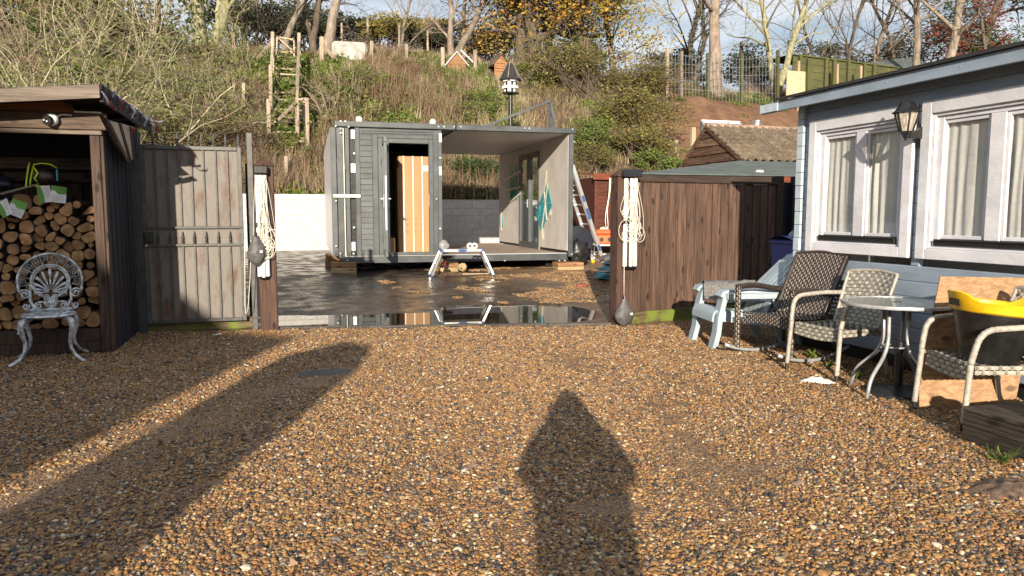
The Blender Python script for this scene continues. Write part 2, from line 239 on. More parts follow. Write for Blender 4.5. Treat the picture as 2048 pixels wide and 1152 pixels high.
MT = dict(
    pale_paint=M('pale_window_paint', (.60, .605, .65), .5, .10, 5, (1, .5, 1), bump=.25, fine=40, rnd=.03),
    siding=M('blue_grey_siding_paint', (.235, .295, .37), .5, .10, 9, (1, .3, 1), bump=.15, rnd=.05),
    siding_light=M('light_corner_paint', (.42, .50, .56), .5, .10, 12, bump=.2, rnd=.05),
    felt=M('roofing_felt', (.085, .105, .10), .85, .2, 3, bump=.3, fine=90, rnd=.05),
    felt_dark=M('dark_felt_edge', (.02, .02, .022), .9, .3, 6, rnd=.1),
    black=M('black_plastic', (.012, .012, .013), .38, .2, 20, bump=.05, rnd=.1),
    black_metal=M('black_painted_metal', (.018, .018, .02), .35, .3, 24, bump=.15, metal=.2),
    dark_gap=M('dark_interior_lining', (.03, .026, .024), .9, .3),
    anthracite=M('anthracite_steel', (.062, .072, .078), .45, .26, 2.6, bump=.10, rnd=.05),
    pvc=M('anthracite_frame', (.075, .085, .09), .38, .08, 7, bump=.03, rnd=.04),
    panel_white=M('pale_insulated_panel', (.58, .55, .525), .5, .10, 2, bump=.06, rnd=.02),
    ceil_panel=M('pale_ceiling_panel', (.56, .53, .51), .4, .05, 3, bump=.03, rnd=.02),
    side_panel=M('scuffed_side_panel', (.50, .49, .50), .35, .12, 5, bump=.1),
    floor_board=M('dusty_floor_sheet', (.40, .32, .26), .55, .18, 3, bump=.1),
    zinc=M('zinc_plate', (.55, .57, .58), .4, .12, 40, bump=.2, metal=.6),
    steel=M('galvanised_steel', (.42, .43, .44), .42, .2, 14, bump=.1, metal=.85),
    alu=M('aluminium', (.80, .81, .81), .34, .08, 10, (1, 1, .1), bump=.08, metal=.75),
    screw=M('screw_heads', (.55, .55, .52), .35, .1, metal=.4),
    card=M('brown_cardboard', (.36, .21, .10), .75, .05, 4, (1, 1, .2), bump=.05, rnd=.08),
    card_dark=M('printed_brown_ink', (.22, .12, .06), .8, .1),
    strap=M('cream_packing_strap', (.82, .76, .66), .5, .05),
    paper=M('white_paper', (.78, .78, .80), .6, .05), paper_green=M('green_print', (.12, .30, .05), .55, .15), paper_grey=M('grey_print', (.42, .44, .48), .6, .1),
    teal=M('teal_protective_film', (.04, .30, .36), .3, .25, 5, bump=.3, dist=.02), tape=M('cream_masking_tape', (.70, .66, .52), .5, .08, 12),
    clear_film=GLASS('clear_plastic_film', (.93, .93, .93), 1, .12, .16, (.8, .8, .8)),
    glass=GLASS('window_glass'), glass_dark=GLASS('door_glass', (.75, .8, .8)), table_glass=GLASS('frosted_table_glass', (.75, .82, .8), .9, .12, .45, (.36, .42, .41)),
    lamp_glass=GLASS('clouded_lamp_glass', (.95, .9, .82), .8, .15, .35, (.75, .68, .56)),
    curtain=M('pale_curtain_cloth', (.60, .595, .575), .85, .06, 30, bump=.1, rnd=.02),
    shed_wood=WOOD('dark_stained_timber', (.07, .045, .033), (.022, .015, .012), 'z'), shed_wood_x=WOOD('dark_stained_beam', (.10, .07, .05), (.03, .021, .017), 'x'),
    fascia_wood=WOOD('weathered_fascia_timber', (.20, .16, .13), (.065, .05, .042), 'x'), infill=WOOD('orange_stained_timber', (.33, .135, .05), (.14, .05, .02), 'x'),
    fence_wood=WOOD('brown_fence_timber', (.118, .072, .052), (.04, .025, .019), 'z', rnd=.16), gravel_board=WOOD('algae_covered_board', (.13, .10, .05), (.05, .04, .02), 'x', moss=(.13, .165, .025)),
    post_wood=WOOD('stained_post_timber', (.09, .05, .037), (.04, .022, .017), 'z'), clad_dark=WOOD('black_stained_cladding', (.024, .023, .032), (.012, .012, .018), 'z', rnd=.1, knots=False),
    red_wood=WOOD('red_brown_shed_board', (.10, .032, .022), (.05, .017, .012), 'x', knots=False), red_fascia=WOOD('red_fascia_board', (.23, .062, .03), (.12, .03, .018), 'x', knots=False),
    dark_fascia=WOOD('dark_brown_fascia', (.055, .036, .028), (.025, .018, .015), 'x', knots=False),
    old_board=WOOD('weathered_barn_board', (.16, .09, .055), (.035, .022, .017), 'y', rnd=.35), pale_wood=WOOD('pale_sawn_timber', (.46, .36, .25), (.25, .18, .11), 'z', knots=False, rnd=.2),
    grey_wood=WOOD('silvered_rough_timber', (.40, .33, .25), (.17, .13, .10), 'z', knots=False, rnd=.25), mossy=WOOD('mossy_green_board', (.09, .085, .045), (.04, .038, .02), 'x', knots=False, moss=(.07, .085, .02)),
    ply=WOOD('plywood_face', (.36, .21, .10), (.20, .10, .045), 'x', rough=.6), osb=M('chipboard_flakes', (.50, .38, .25), .7, .35, 28, bump=.2), sleeper=WOOD('dark_wet_decking', (.055, .046, .036), (.02, .017, .014), 'y', rough=.55, rnd=.2),
    block_timber=WOOD('wet_orange_timber', (.28, .155, .075), (.17, .085, .04), 'x'), block_pale=WOOD('pale_packing_timber', (.42, .31, .17), (.24, .17, .10), 'x'),
    tile=M('mossy_concrete_tile', (.15, .115, .085), .85, .35, 11, bump=.4, rnd=.22, col2=(.20, .165, .10)), ridge=M('ridge_tile', (.28, .19, .14), .85, .3, 10, rnd=.2), brick_red=M('rusty_red_sheet', (.22, .06, .04), .7, .3, 12, (1, 1, .2)),
    wall_white=M('whitewashed_block', (.50, .49, .47), .8, .10, 8, bump=.35, fine=60, rnd=.05), mortar=M('whitewashed_mortar', (.44, .43, .41), .9, .15, 20, bump=.4),
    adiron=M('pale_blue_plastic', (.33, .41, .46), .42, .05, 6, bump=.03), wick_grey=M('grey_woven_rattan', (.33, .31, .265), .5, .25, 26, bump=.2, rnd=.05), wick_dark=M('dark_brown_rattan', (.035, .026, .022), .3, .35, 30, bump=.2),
    grey_tube=M('grey_painted_tube', (.36, .37, .38), .4, .15, 18, bump=.1, metal=.3), fleece=M('grey_fleece', (.17, .165, .16), .95, .4, 60, bump=1, dist=.02),
    bin_blue=M('blue_bin_plastic', (.018, .055, .27), .42, .15), yellow=M('yellow_plastic', (.68, .42, .01), .38, .08), tub_black=M('black_tub_plastic', (.012, .012, .012), .32, .3, 9, bump=.05),
    cast=M('worn_silver_cast_metal', (.42, .44, .46), .42, .55, 20, bump=.5, metal=.45, low=.33, high=.6, fine=70),
    gate_metal=M('grey_painted_gate_steel', (.075, .075, .072), .5, .3, 12, bump=.15, metal=.2), gate_sheet=M('rust_stained_sheet', (.155, .14, .122), .6, .2, 3.4, (1.6, 1, .5), bump=.12, col2=(.10, .05, .03), rnd=.03, high=.66, detail=10),
    gate_dark=M('dark_gate_post', (.05, .055, .06), .5, .3, 14, metal=.2), white_plastic=M('white_plastic', (.80, .80, .78), .35, .05), airer=M('white_enamel_tube', (.78, .77, .72), .35, .1, 12), cord=M('cream_cord', (.70, .67, .58), .7, .1, 60),
    bag=M('grey_nylon_bag', (.085, .082, .085), .55, .3, 14, bump=.5, dist=.02), navy=M('navy_cap', (.012, .014, .022), .4, .1), red_cloth=M('red_cloth', (.26, .02, .028), .7, .2), white_cloth=M('white_cloth', (.70, .68, .70), .7, .1), bunting=M('dark_printed_cloth', (.10, .085, .11), .8, .6, 10, col2=(.42, .36, .42)),
    bark=M('log_bark', (.085, .06, .045), .95, .45, 16, (1, .25, 1), bump=1, dist=.02, rnd=.3), cut=M('cut_log_face', (.31, .165, .07), .75, .25, 11, (1, 3, 1), bump=.25, rnd=.3, col2=(.43, .27, .13)),
    neon=M('lime_strap', (.55, .75, .03), .4, .05), helmet=M('black_red_shell', (.02, .012, .012), .35, .6, 7, col2=(.10, .01, .014)), orange=M('orange_paint', (.62, .105, .02), .45, .15), blue_foam=M('blue_insulation_board', (.13, .36, .46), .7, .15), label_blue=M('blue_print', (.02, .08, .24), .5, .1),
    red_ball=M('red_plastic', (.5, .02, .03), .4, .1), rag=M('dirty_white_rag', (.72, .68, .60), .9, .2, 30, bump=.6, dist=.02), concrete=M('concrete_strip', (.085, .075, .066), .75, .25, 12, bump=.3, fine=60),
    trunk_grey=M('grey_tree_bark', (.20, .165, .13), .95, .4, 7, (1, 1, .35), bump=.9, dist=.04, rnd=.2), trunk_dark=M('dark_tree_bark', (.10, .078, .058), .95, .4, 7, (1, 1, .35), bump=.9, dist=.04), trunk_pink=M('pinkish_tree_bark', (.22, .175, .14), .9, .35, 6, (1, 1, .4), bump=.7, dist=.04),
    trunk_lichen=M('lichen_tree_bark', (.26, .25, .15), .95, .4, 9, (1, 1, .4), bump=.9, dist=.04), twig=M('bare_twig', (.22, .17, .125), .9, .3, 4), twig_green=M('lichen_twig', (.27, .265, .145), .9, .4, 3, col2=(.22, .17, .11)), twig_dark=M('dark_twig', (.10, .075, .055), .9, .3, 4),
    tank_grey=M('weathered_pale_tank', (.34, .33, .30), .85, .3, 3, bump=.3), wick_grey2=M('dark_rattan_warp', (.215, .195, .155), .5, .25, 26), pale_stem=M('pale_lichen_stem', (.40, .38, .25), .9, .35, 3, col2=(.30, .24, .16)), wick_dark2=M('pale_rattan_warp', (.26, .225, .19), .4, .2, 30), straw=LEAF('dead_straw_stem', [(.44, .36, .23), (.30, .23, .14), (.54, .46, .31), (.22, .165, .11), (.34, .33, .16)], .8, .15), weed=LEAF('green_weed_leaf', [(.11, .165, .03), (.18, .235, .05), (.07, .11, .022), (.24, .26, .07)]),  # darker and paler rattan tones that set the warp strands off from the weave
    brown_stalk=LEAF('brown_dead_stalk', [(.20, .135, .09), (.13, .085, .06), (.29, .20, .13), (.16, .11, .075)], .9, .1), bramble=LEAF('bramble_leaf', [(.08, .105, .028), (.14, .125, .042), (.17, .105, .048), (.065, .085, .025), (.23, .20, .05)]),
    oak=LEAF('autumn_oak_leaf', [(.46, .23, .04), (.54, .33, .06), (.36, .16, .03), (.38, .31, .07), (.26, .23, .05)]), oak_green=LEAF('yellow_green_leaf', [(.26, .26, .05), (.44, .34, .07), (.17, .20, .045), (.48, .29, .05)]),
    hedge=LEAF('mixed_hedge_leaf', [(.10, .12, .03), (.18, .155, .05), (.30, .26, .07), (.075, .095, .026), (.21, .115, .055)]), ivy=LEAF('dark_ivy_leaf', [(.03, .055, .015), (.045, .075, .02), (.025, .04, .012)], .4, .1), ever=LEAF('evergreen_leaf', [(.035, .06, .018), (.05, .08, .025), (.07, .085, .03)], .5, .1), redleaf=LEAF('red_leaf', [(.26, .05, .03), (.18, .035, .025), (.30, .09, .05)]), yellow_leaf=LEAF('yellow_vine_leaf', [(.34, .28, .07), (.22, .20, .05), (.42, .33, .09), (.14, .14, .04)]),
    far_green=LEAF('far_shrub_leaf', [(.045, .06, .03), (.06, .08, .04), (.08, .085, .045)], .6, .1), scrub_leaf=LEAF('sparse_green_leaf', [(.15, .19, .045), (.22, .25, .07), (.10, .13, .03)]))
# ================================================================ GROUND
def lerp(a, b, t): return a + (b - a) * t
def smooth(t): t = max(0, min(1, t)); return t * t * (3 - 2 * t)
def interp(x, pts):
    if x <= pts[0][0]: return pts[0][1]
    for (a, u), (b, v) in zip(pts, pts[1:]):
        if x <= b: return u + (v - u) * (x - a) / (b - a)
    return pts[-1][1]
def nz3(x, y, z=0., o=3): return mnoise.fractal(Vector((x, y, z)), .9, 2.1, o)
WZ = -.012
PUD = [tuple(onz(x, y, WZ)[:2]) for x, y in ((545, 657), (700, 655), (860, 651), (1030, 648), (1160, 645), (1197, 633), (1190, 622), (1148, 613), (1060, 610), (905, 610), (866, 621), (760, 628), (650, 630), (545, 631))]
def sdpoly(x, y, P):
    ins = False; d = 1e9; n = len(P)
    for i in range(n):
        ax, ay = P[i]; bx, by = P[(i + 1) % n]; ex, ey = bx - ax, by - ay
        t = max(0, min(1, ((x - ax) * ex + (y - ay) * ey) / (ex * ex + ey * ey))); d = min(d, math.hypot(x - ax - ex * t, y - ay - ey * t))
        if (ay > y) != (by > y) and x < ax + ex * (y - ay) / ey: ins = not ins
    return -d if ins else d
GATE_L = Vector((-.13, 9.04)); GATE_R = Vector((4.0, 8.12))
def gside(x, y):                                  # > 0 beyond the gate line
    d = (GATE_R - GATE_L).normalized(); return d.x * (y - GATE_L.y) - d.y * (x - GATE_L.x)
def gh(x, y):
    h = .02 * smooth((y - 9) / 2) + .19 * smooth((y - 10.5) / 4.2) + .07 * smooth((y - 16) / 6)
    h += .016 * nz3(x * .7, y * .7, 3) * smooth((y - 2) / 3)
    if -1.2 < x < 5.6 and 7.4 < y < 12:
        s = sdpoly(x, y, PUD) + .09 * nz3(x * 3, y * 3, 9, 4)
        k = smooth(1 - max(0, s) / .75); g = gside(x, y)
        tgt = WZ + max(-.05, min(.03, s * (.14 if g > .3 else .3)))
        h = lerp(h, min(h, tgt + .004 * nz3(x * 9, y * 9, 2)) if g > -.1 else h, k)
    return h
def axis_pts(a, b, spans, base):
    out = [a]
    while out[-1] < b:
        st = base
        for lo, hi, s_ in spans:
            if lo <= out[-1] < hi: st = s_
        out.append(out[-1] + st)
    return out
gxs = [-400, -120, -45] + axis_pts(-16, 26, [(-1.2, 5.2, .055), (-4, -1.2, .2), (5.2, 8, .2)], 1.) + [50, 130, 400]
gys = [-400, -120, -40] + axis_pts(-14, 23.6, [(8.0, 11.2, .05), (2, 8.0, .12), (11.2, 16, .12), (16, 23.6, .4)], 1.)
vs = [(x, y, gh(x, y)) for y in gys for x in gxs]; nx = len(gxs); gm = MB(); gm.v = vs
for j in range(len(gys) - 1):
    for i in range(nx - 1):
        cx, cy = (gxs[i] + gxs[i + 1]) / 2, (gys[j] + gys[j + 1]) / 2
        gm.f.append((j * nx + i, j * nx + i + 1, (j + 1) * nx + i + 1, (j + 1) * nx + i)); gm.mi.append(1 if gside(cx, cy) > 0 else 0)
def polyd(x, y, P): return min(math.hypot(x - a[0] - (b[0] - a[0]) * t, y - a[1] - (b[1] - a[1]) * t) for a, b in zip(P, P[1:]) for t in [max(0, min(1, ((x - a[0]) * (b[0] - a[0]) + (y - a[1]) * (b[1] - a[1])) / ((b[0] - a[0]) ** 2 + (b[1] - a[1]) ** 2)))])
TRACKS = [[tuple(onz(x, y)[:2]) for x, y in L_] for L_ in (((1080, 690), (1190, 740), (1300, 820), (1380, 920), (1470, 1020)), ((40, 1010), (260, 905), (420, 830), (560, 775), (700, 735)), ((1080, 1080), (1250, 1010), (1400, 960), (1560, 930)))]
def trod(x, y):                                   # wheel and foot tracks: finer, browner, pressed in
    return max(math.exp(-(polyd(x, y, T_) / w_) ** 2) for T_, w_ in zip(TRACKS, (.26, .30, .22))) * (.75 + .9 * nz3(x * 2.2, y * 1.4, 8))
def gravel_bed():
    m, t, b, nn, ln = nodes('gravel_bed')
    tc = nn('ShaderNodeTexCoord'); vo = nn('ShaderNodeTexVoronoi'); vo.inputs['Scale'].default_value = 105; ln(tc.outputs['Object'], vo.inputs['Vector'])
    sp = nn('ShaderNodeSeparateColor'); ln(vo.outputs['Color'], sp.inputs[0])
    cr = ramp(nn('ShaderNodeValToRGB'), [(0, (.03, .026, .024)), (.3, (.13, .074, .038)), (.6, (.24, .135, .06)), (.85, (.31, .19, .09)), (1, (.40, .29, .17))]); ln(sp.outputs[0], cr.inputs[0])
    n1 = nn('ShaderNodeTexNoise'); n1.inputs['Scale'].default_value = .9; n1.inputs['Detail'].default_value = 5; ln(tc.outputs['Object'], n1.inputs['Vector'])
    mr = ramp(nn('ShaderNodeValToRGB'), [(.5, (0, 0, 0)), (.7, (.7, .7, .7))]); ln(n1.outputs['Fac'], mr.inputs[0])
    mk = nn('ShaderNodeMix'); mk.data_type = 'RGBA'; mk.inputs['B'].default_value = (.17, .10, .052, 1); ln(mr.outputs[0], mk.inputs['Factor']); ln(cr.outputs[0], mk.inputs['A']); ln(mk.outputs['Result'], b.inputs['Base Color'])
    bp = nn('ShaderNodeBump'); bp.inputs['Strength'].default_value = .8; bp.inputs['Distance'].default_value = .008; bp.invert = True; ln(vo.outputs['Distance'], bp.inputs['Height']); ln(bp.outputs[0], b.inputs['Normal'])
    b.inputs['Roughness'].default_value = .65; return m
def wet_yard():
    m, t, b, nn, ln = nodes('wet_yard_surface')
    tc = nn('ShaderNodeTexCoord'); P = tc.outputs['Object']
    vo = nn('ShaderNodeTexVoronoi'); vo.inputs['Scale'].default_value = 48; ln(P, vo.inputs['Vector']); sp = nn('ShaderNodeSeparateColor'); ln(vo.outputs['Color'], sp.inputs[0])
    grav = ramp(nn('ShaderNodeValToRGB'), [(0, (.05, .035, .025)), (.4, (.17, .095, .045)), (.75, (.28, .165, .08)), (1, (.38, .27, .15))]); ln(sp.outputs[0], grav.inputs[0])
    n1 = nn('ShaderNodeTexNoise'); n1.inputs['Scale'].default_value = 1.7; n1.inputs['Detail'].default_value = 7; n1.inputs['Roughness'].default_value = .65; ln(P, n1.inputs['Vector'])
    mud = ramp(nn('ShaderNodeValToRGB'), [(.35, (.022, .019, .017)), (.5, (.05, .036, .027)), (.66, (.085, .058, .038))]); ln(n1.outputs['Fac'], mud.inputs[0])
    sx = nn('ShaderNodeSeparateXYZ'); ln(P, sx.inputs[0])
    # drier gravelly towards the right-hand fence, wet mud on the left
    a = nn('ShaderNodeMapRange'); a.inputs['From Min'].default_value = 2.2; a.inputs['From Max'].default_value = 6.4; ln(sx.outputs['X'], a.inputs['Value'])
    n2 = nn('ShaderNodeTexNoise'); n2.inputs['Scale'].default_value = 1.1; n2.inputs['Detail'].default_value = 6; ln(P, n2.inputs['Vector'])
    ad = nn('ShaderNodeMath'); ad.operation = 'ADD'; ln(a.outputs[0], ad.inputs[0]); ln(n2.outputs['Fac'], ad.inputs[1])
    rp = ramp(nn('ShaderNodeValToRGB'), [(.62, (0, 0, 0)), (.98, (1, 1, 1))]); sc = nn('ShaderNodeMath'); sc.operation = 'MULTIPLY'; sc.inputs[1].default_value = .8; ln(ad.outputs[0], sc.inputs[0]); ln(sc.outputs[0], rp.inputs[0])
    mk = nn('ShaderNodeMix'); mk.data_type = 'RGBA'; ln(rp.outputs[0], mk.inputs['Factor']); ln(mud.outputs[0], mk.inputs['A']); ln(grav.outputs[0], mk.inputs['B']); ln(mk.outputs['Result'], b.inputs['Base Color'])
    n3 = nn('ShaderNodeTexNoise'); n3.inputs['Scale'].default_value = 3.2; n3.inputs['Detail'].default_value = 5; ln(P, n3.inputs['Vector'])
    wr = ramp(nn('ShaderNodeValToRGB'), [(.36, (.10, .10, .10)), (.5, (.30, .30, .30)), (.62, (.55, .55, .55))]); ln(n3.outputs['Fac'], wr.inputs[0])
    mw = nn('ShaderNodeMath'); mw.operation = 'MULTIPLY_ADD'; ln(rp.outputs[0], mw.inputs[0]); mw.inputs[1].default_value = .3; ln(wr.outputs[0], mw.inputs[2]); ln(mw.outputs[0], b.inputs['Roughness'])
    bp = nn('ShaderNodeBump'); bp.inputs['Strength'].default_value = .55; bp.inputs['Distance'].default_value = .03; ln(n1.outputs['Fac'], bp.inputs['Height'])
    b2 = nn('ShaderNodeBump'); b2.inputs['Strength'].default_value = .35; b2.inputs['Distance'].default_value = .006; ln(vo.outputs['Distance'], b2.inputs['Height']); ln(bp.outputs[0], b2.inputs['Normal']); ln(b2.outputs[0], b.inputs['Normal'])
    return m
ground = part('ground', gm, [gravel_bed(), wet_yard()], smooth='all'); tag(ground, 'brown gravel driveway running on into a wet muddy yard', kind='structure')
wm, t_, b_, nn_, ln_ = nodes('puddle_water'); b_.inputs['Base Color'].default_value = (.02, .017, .013, 1); b_.inputs['Roughness'].default_value = .015; b_.inputs['IOR'].default_value = 2.3; b_.inputs['Specular IOR Level'].default_value = 1.0
wb = MB(); wb.add([(-1.4, 8.0, WZ), (5.4, 8.0, WZ), (5.4, 11.4, WZ), (-1.4, 11.4, WZ)], [(0, 1, 2, 3)])
wb = MB(); wp = []
for (px_, py_), (qx, qy) in zip(PUD, PUD[1:] + PUD[:1]): wp.append(Vector((px_, py_, WZ)))
cen = sum(wp, Vector()) / len(wp); wb.add([cen + (p - cen) * 1.0 + (p - cen).normalized() * .22 for p in wp], [tuple(range(len(wp)))])
part('water', wb, wm); tag(bpy.data.objects['water'], 'still puddle across the gateway mirroring the container', kind='structure')
kb = MB(); d2 = (GATE_R - GATE_L).normalized(); p0 = GATE_L + d2 * .1; p1 = GATE_R - d2 * .1
for k in range(5):
    a = p0.lerp(p1, k / 5 + .002); b = p0.lerp(p1, (k + 1) / 5 - .002)
    kb.bar((a.x, a.y + .12, .0 + rng.uniform(-.006, .004)), (b.x, b.y + .12, .0), .08, .034, c=.008)
part('threshold_strip', kb, MT['concrete']); tag(bpy.data.objects['threshold_strip'], 'low dark concrete strip across the gateway', kind='structure')
# ---------------------------------------------------------------- scattering of stuff (geometry nodes on a point mesh)
def scatter(name, pts, rots, scls, protos, label):
    col = bpy.data.collections.new(name + '_kinds'); os_ = []
    for i, me in enumerate(protos):
        o = bpy.data.objects.new('%s_kind_%02d' % (name, i), me); col.objects.link(o)
    me = bpy.data.meshes.new(name); me.from_pydata([tuple(p) for p in pts], [], [])
    at = me.attributes.new('rot', 'FLOAT_VECTOR', 'POINT'); at.data.foreach_set('vector', np.array(rots, dtype=np.float32).ravel())
    at = me.attributes.new('scl', 'FLOAT_VECTOR', 'POINT'); at.data.foreach_set('vector', np.array([s if hasattr(s, '__len__') else (s, s, s) for s in scls], dtype=np.float32).ravel())
    at = me.attributes.new('kindno', 'INT', 'POINT'); at.data.foreach_set('value', np.array([rng.randrange(len(protos)) for _ in pts], dtype=np.int32))
    o = bpy.data.objects.new(name, me); C.objects.link(o)
    g = bpy.data.node_groups.new(name, 'GeometryNodeTree'); g.interface.new_socket('Geometry', in_out='INPUT', socket_type='NodeSocketGeometry'); g.interface.new_socket('Geometry', in_out='OUTPUT', socket_type='NodeSocketGeometry')
    nn = g.nodes.new; ln = g.links.new; gi = nn('NodeGroupInput'); go = nn('NodeGroupOutput'); ci = nn('GeometryNodeCollectionInfo'); ip = nn('GeometryNodeInstanceOnPoints')
    ci.inputs['Collection'].default_value = col; ci.inputs['Separate Children'].default_value = True; ci.inputs['Reset Children'].default_value = True
    ip.inputs['Pick Instance'].default_value = True
    def at_(nm, ty):
        a = nn('GeometryNodeInputNamedAttribute'); a.data_type = ty; a.inputs['Name'].default_value = nm; return a.outputs['Attribute']
    ln(gi.outputs[0], ip.inputs['Points']); ln(ci.outputs[0], ip.inputs['Instance']); ln(at_('kindno', 'INT'), ip.inputs['Instance Index'])
    er = nn('FunctionNodeEulerToRotation'); ln(at_('rot', 'FLOAT_VECTOR'), er.inputs[0]); ln(er.outputs[0], ip.inputs['Rotation']); ln(at_('scl', 'FLOAT_VECTOR'), ip.inputs['Scale'])
    ln(ip.outputs[0], go.inputs[0]); md = o.modifiers.new('scatter', 'NODES'); md.node_group = g
    return tag(o, label, kind='stuff')
def pebble_mat():
    m, t, b, nn, ln = nodes('flint_pebbles')
    ge = nn('ShaderNodeNewGeometry'); oi = nn('ShaderNodeObjectInfo'); ad = nn('ShaderNodeMath'); ad.operation = 'ADD'; ln(ge.outputs['Random Per Island'], ad.inputs[0]); ln(oi.outputs['Random'], ad.inputs[1])
    wn = nn('ShaderNodeTexWhiteNoise'); wn.noise_dimensions = '1D'; ln(ad.outputs[0], wn.inputs['W'])
    cr = nn('ShaderNodeValToRGB'); ramp(cr, [(0, (.04, .036, .036)), (.12, (.085, .07, .062)), (.21, (.15, .09, .052)), (.31, (.25, .13, .052)), (.47, (.33, .175, .068)), (.62, (.25, .145, .07)), (.73, (.38, .235, .105)), (.83, (.19, .16, .135)), (.90, (.44, .32, .18)), (.968, (.58, .50, .37))]); cr.color_ramp.interpolation = 'CONSTANT'; ln(wn.outputs['Value'], cr.inputs[0])
    tc = nn('ShaderNodeTexCoord'); n1 = nn('ShaderNodeTexNoise'); n1.inputs['Scale'].default_value = 90; n1.inputs['Detail'].default_value = 4; ln(tc.outputs['Object'], n1.inputs['Vector'])
    mk = nn('ShaderNodeMix'); mk.data_type = 'RGBA'; mk.blend_type = 'OVERLAY'; mk.inputs['Factor'].default_value = .5; ln(cr.outputs[0], mk.inputs['A']); ln(n1.outputs['Color'], mk.inputs['B'])
    hs = nn('ShaderNodeHueSaturation'); hs.inputs['Saturation'].default_value = 1.05; hs.inputs['Value'].default_value = .90; ln(mk.outputs['Result'], hs.inputs['Color']); ln(hs.outputs[0], b.inputs['Base Color'])
    b.inputs['Roughness'].default_value = .5; b.inputs['Specular IOR Level'].default_value = .4
    bp = nn('ShaderNodeBump'); bp.inputs['Strength'].default_value = .3; bp.inputs['Distance'].default_value = .003; ln(n1.outputs['Fac'], bp.inputs['Height']); ln(bp.outputs[0], b.inputs['Normal'])
    return m
PM = pebble_mat()
def ico(sub):
    b = bmesh.new(); bmesh.ops.create_icosphere(b, subdivisions=sub, radius=1); b.verts.ensure_lookup_table()
    v = [x.co.copy() for x in b.verts]; f = [tuple(q.index for q in p.verts) for p in b.faces]; b.free(); return v, f
IV, IF = ico(2)
def pebble_cluster(seed, n=58, rad=.085):
    r = random.Random(seed); mb = MB()
    for k in range(n):
        a = r.random() * 6.283; d = rad * math.sqrt(r.random()); s = r.uniform(.0036, .0092) * (1.5 if r.random() < .07 else 1)
        sc = Vector((s * r.uniform(1.0, 1.55), s * r.uniform(.8, 1.1), s * r.uniform(.5, .8))); off = Vector((r.random() * 50, r.random() * 50, r.random() * 50))
        E_ = Euler((r.gauss(0, .3), r.gauss(0, .3), r.random() * 6.283)).to_matrix(); c = Vector((d * math.cos(a), d * math.sin(a), sc.z * .55 + r.random() * .008))
        mb.add([E_ @ Vector([q * w for q, w in zip(v * (1 + .40 * mnoise.noise(v * 1.1 + off)), sc)]) + c for v in IV], IF)
    return mb.mesh('pebble_cluster', PM, smooth='all')
peb = [pebble_cluster(100 + i) for i in range(7)]
def in_view(x, y, z=0., mg=.06):
    q = Vector((x, y, z)) - EYE; D = q.dot(FW)
    if D < .3: return False
    return abs(q.dot(RT) / D) < .692 + mg and -.389 - mg < q.dot(UP) / D < .389 + mg
gp_, gr_, gs_ = [], [], []
y = 1.7
while y < 10.2:
    st = .068 if y < 4.5 else (.075 if y < 6.5 else .085); x = -4.
    while x < 6.8:
        px_, py_ = x + rng.uniform(-.5, .5) * st, y + rng.uniform(-.5, .5) * st; x += st
        if not in_view(px_, py_): continue
        g = gside(px_, py_)
        if g > -.04 or (px_ > 5.12 and py_ < 6.4) or (px_ < -1.6 and py_ > 8.0 and py_ < 9.5): continue
        thin = .5 + .5 * nz3(px_ * .5, py_ * .5, 5)
        tr_ = max(0, min(1, trod(px_, py_)))
        if rng.random() < .26 * tr_ or (nz3(px_ * 1.1 + 4, py_ * .35, 1) > .25 and rng.random() < .45): continue
        gp_.append((px_, py_, gh(px_, py_) - .004 - .004 * tr_)); gr_.append((0, 0, rng.random() * 6.283)); gs_.append(rng.uniform(.8, 1.2) * (1 - .32 * tr_) * (1 + .25 * smooth((px_ - 2.5) / 2) * smooth((4.5 - py_) / 2)))
    y += st
n_drive = len(gp_)
for k in range(2600):                                # thinner gravel lying on the yard beyond the gate
    x = rng.uniform(1.2, 6.2); y = rng.uniform(9.4, 15.0)
    if gh(x, y) < WZ + .012 or gside(x, y) < .1: continue
    if nz3(x * .8, y * .8, 11) + .22 * (x - 4.4) < .08: continue
    gp_.append((x, y, gh(x, y) - .005)); gr_.append((0, 0, rng.random() * 6.283)); gs_.append(rng.uniform(.8, 1.2))
scatter('gravel', gp_, gr_, gs_, peb, 'loose orange and grey flint gravel spread over the driveway')
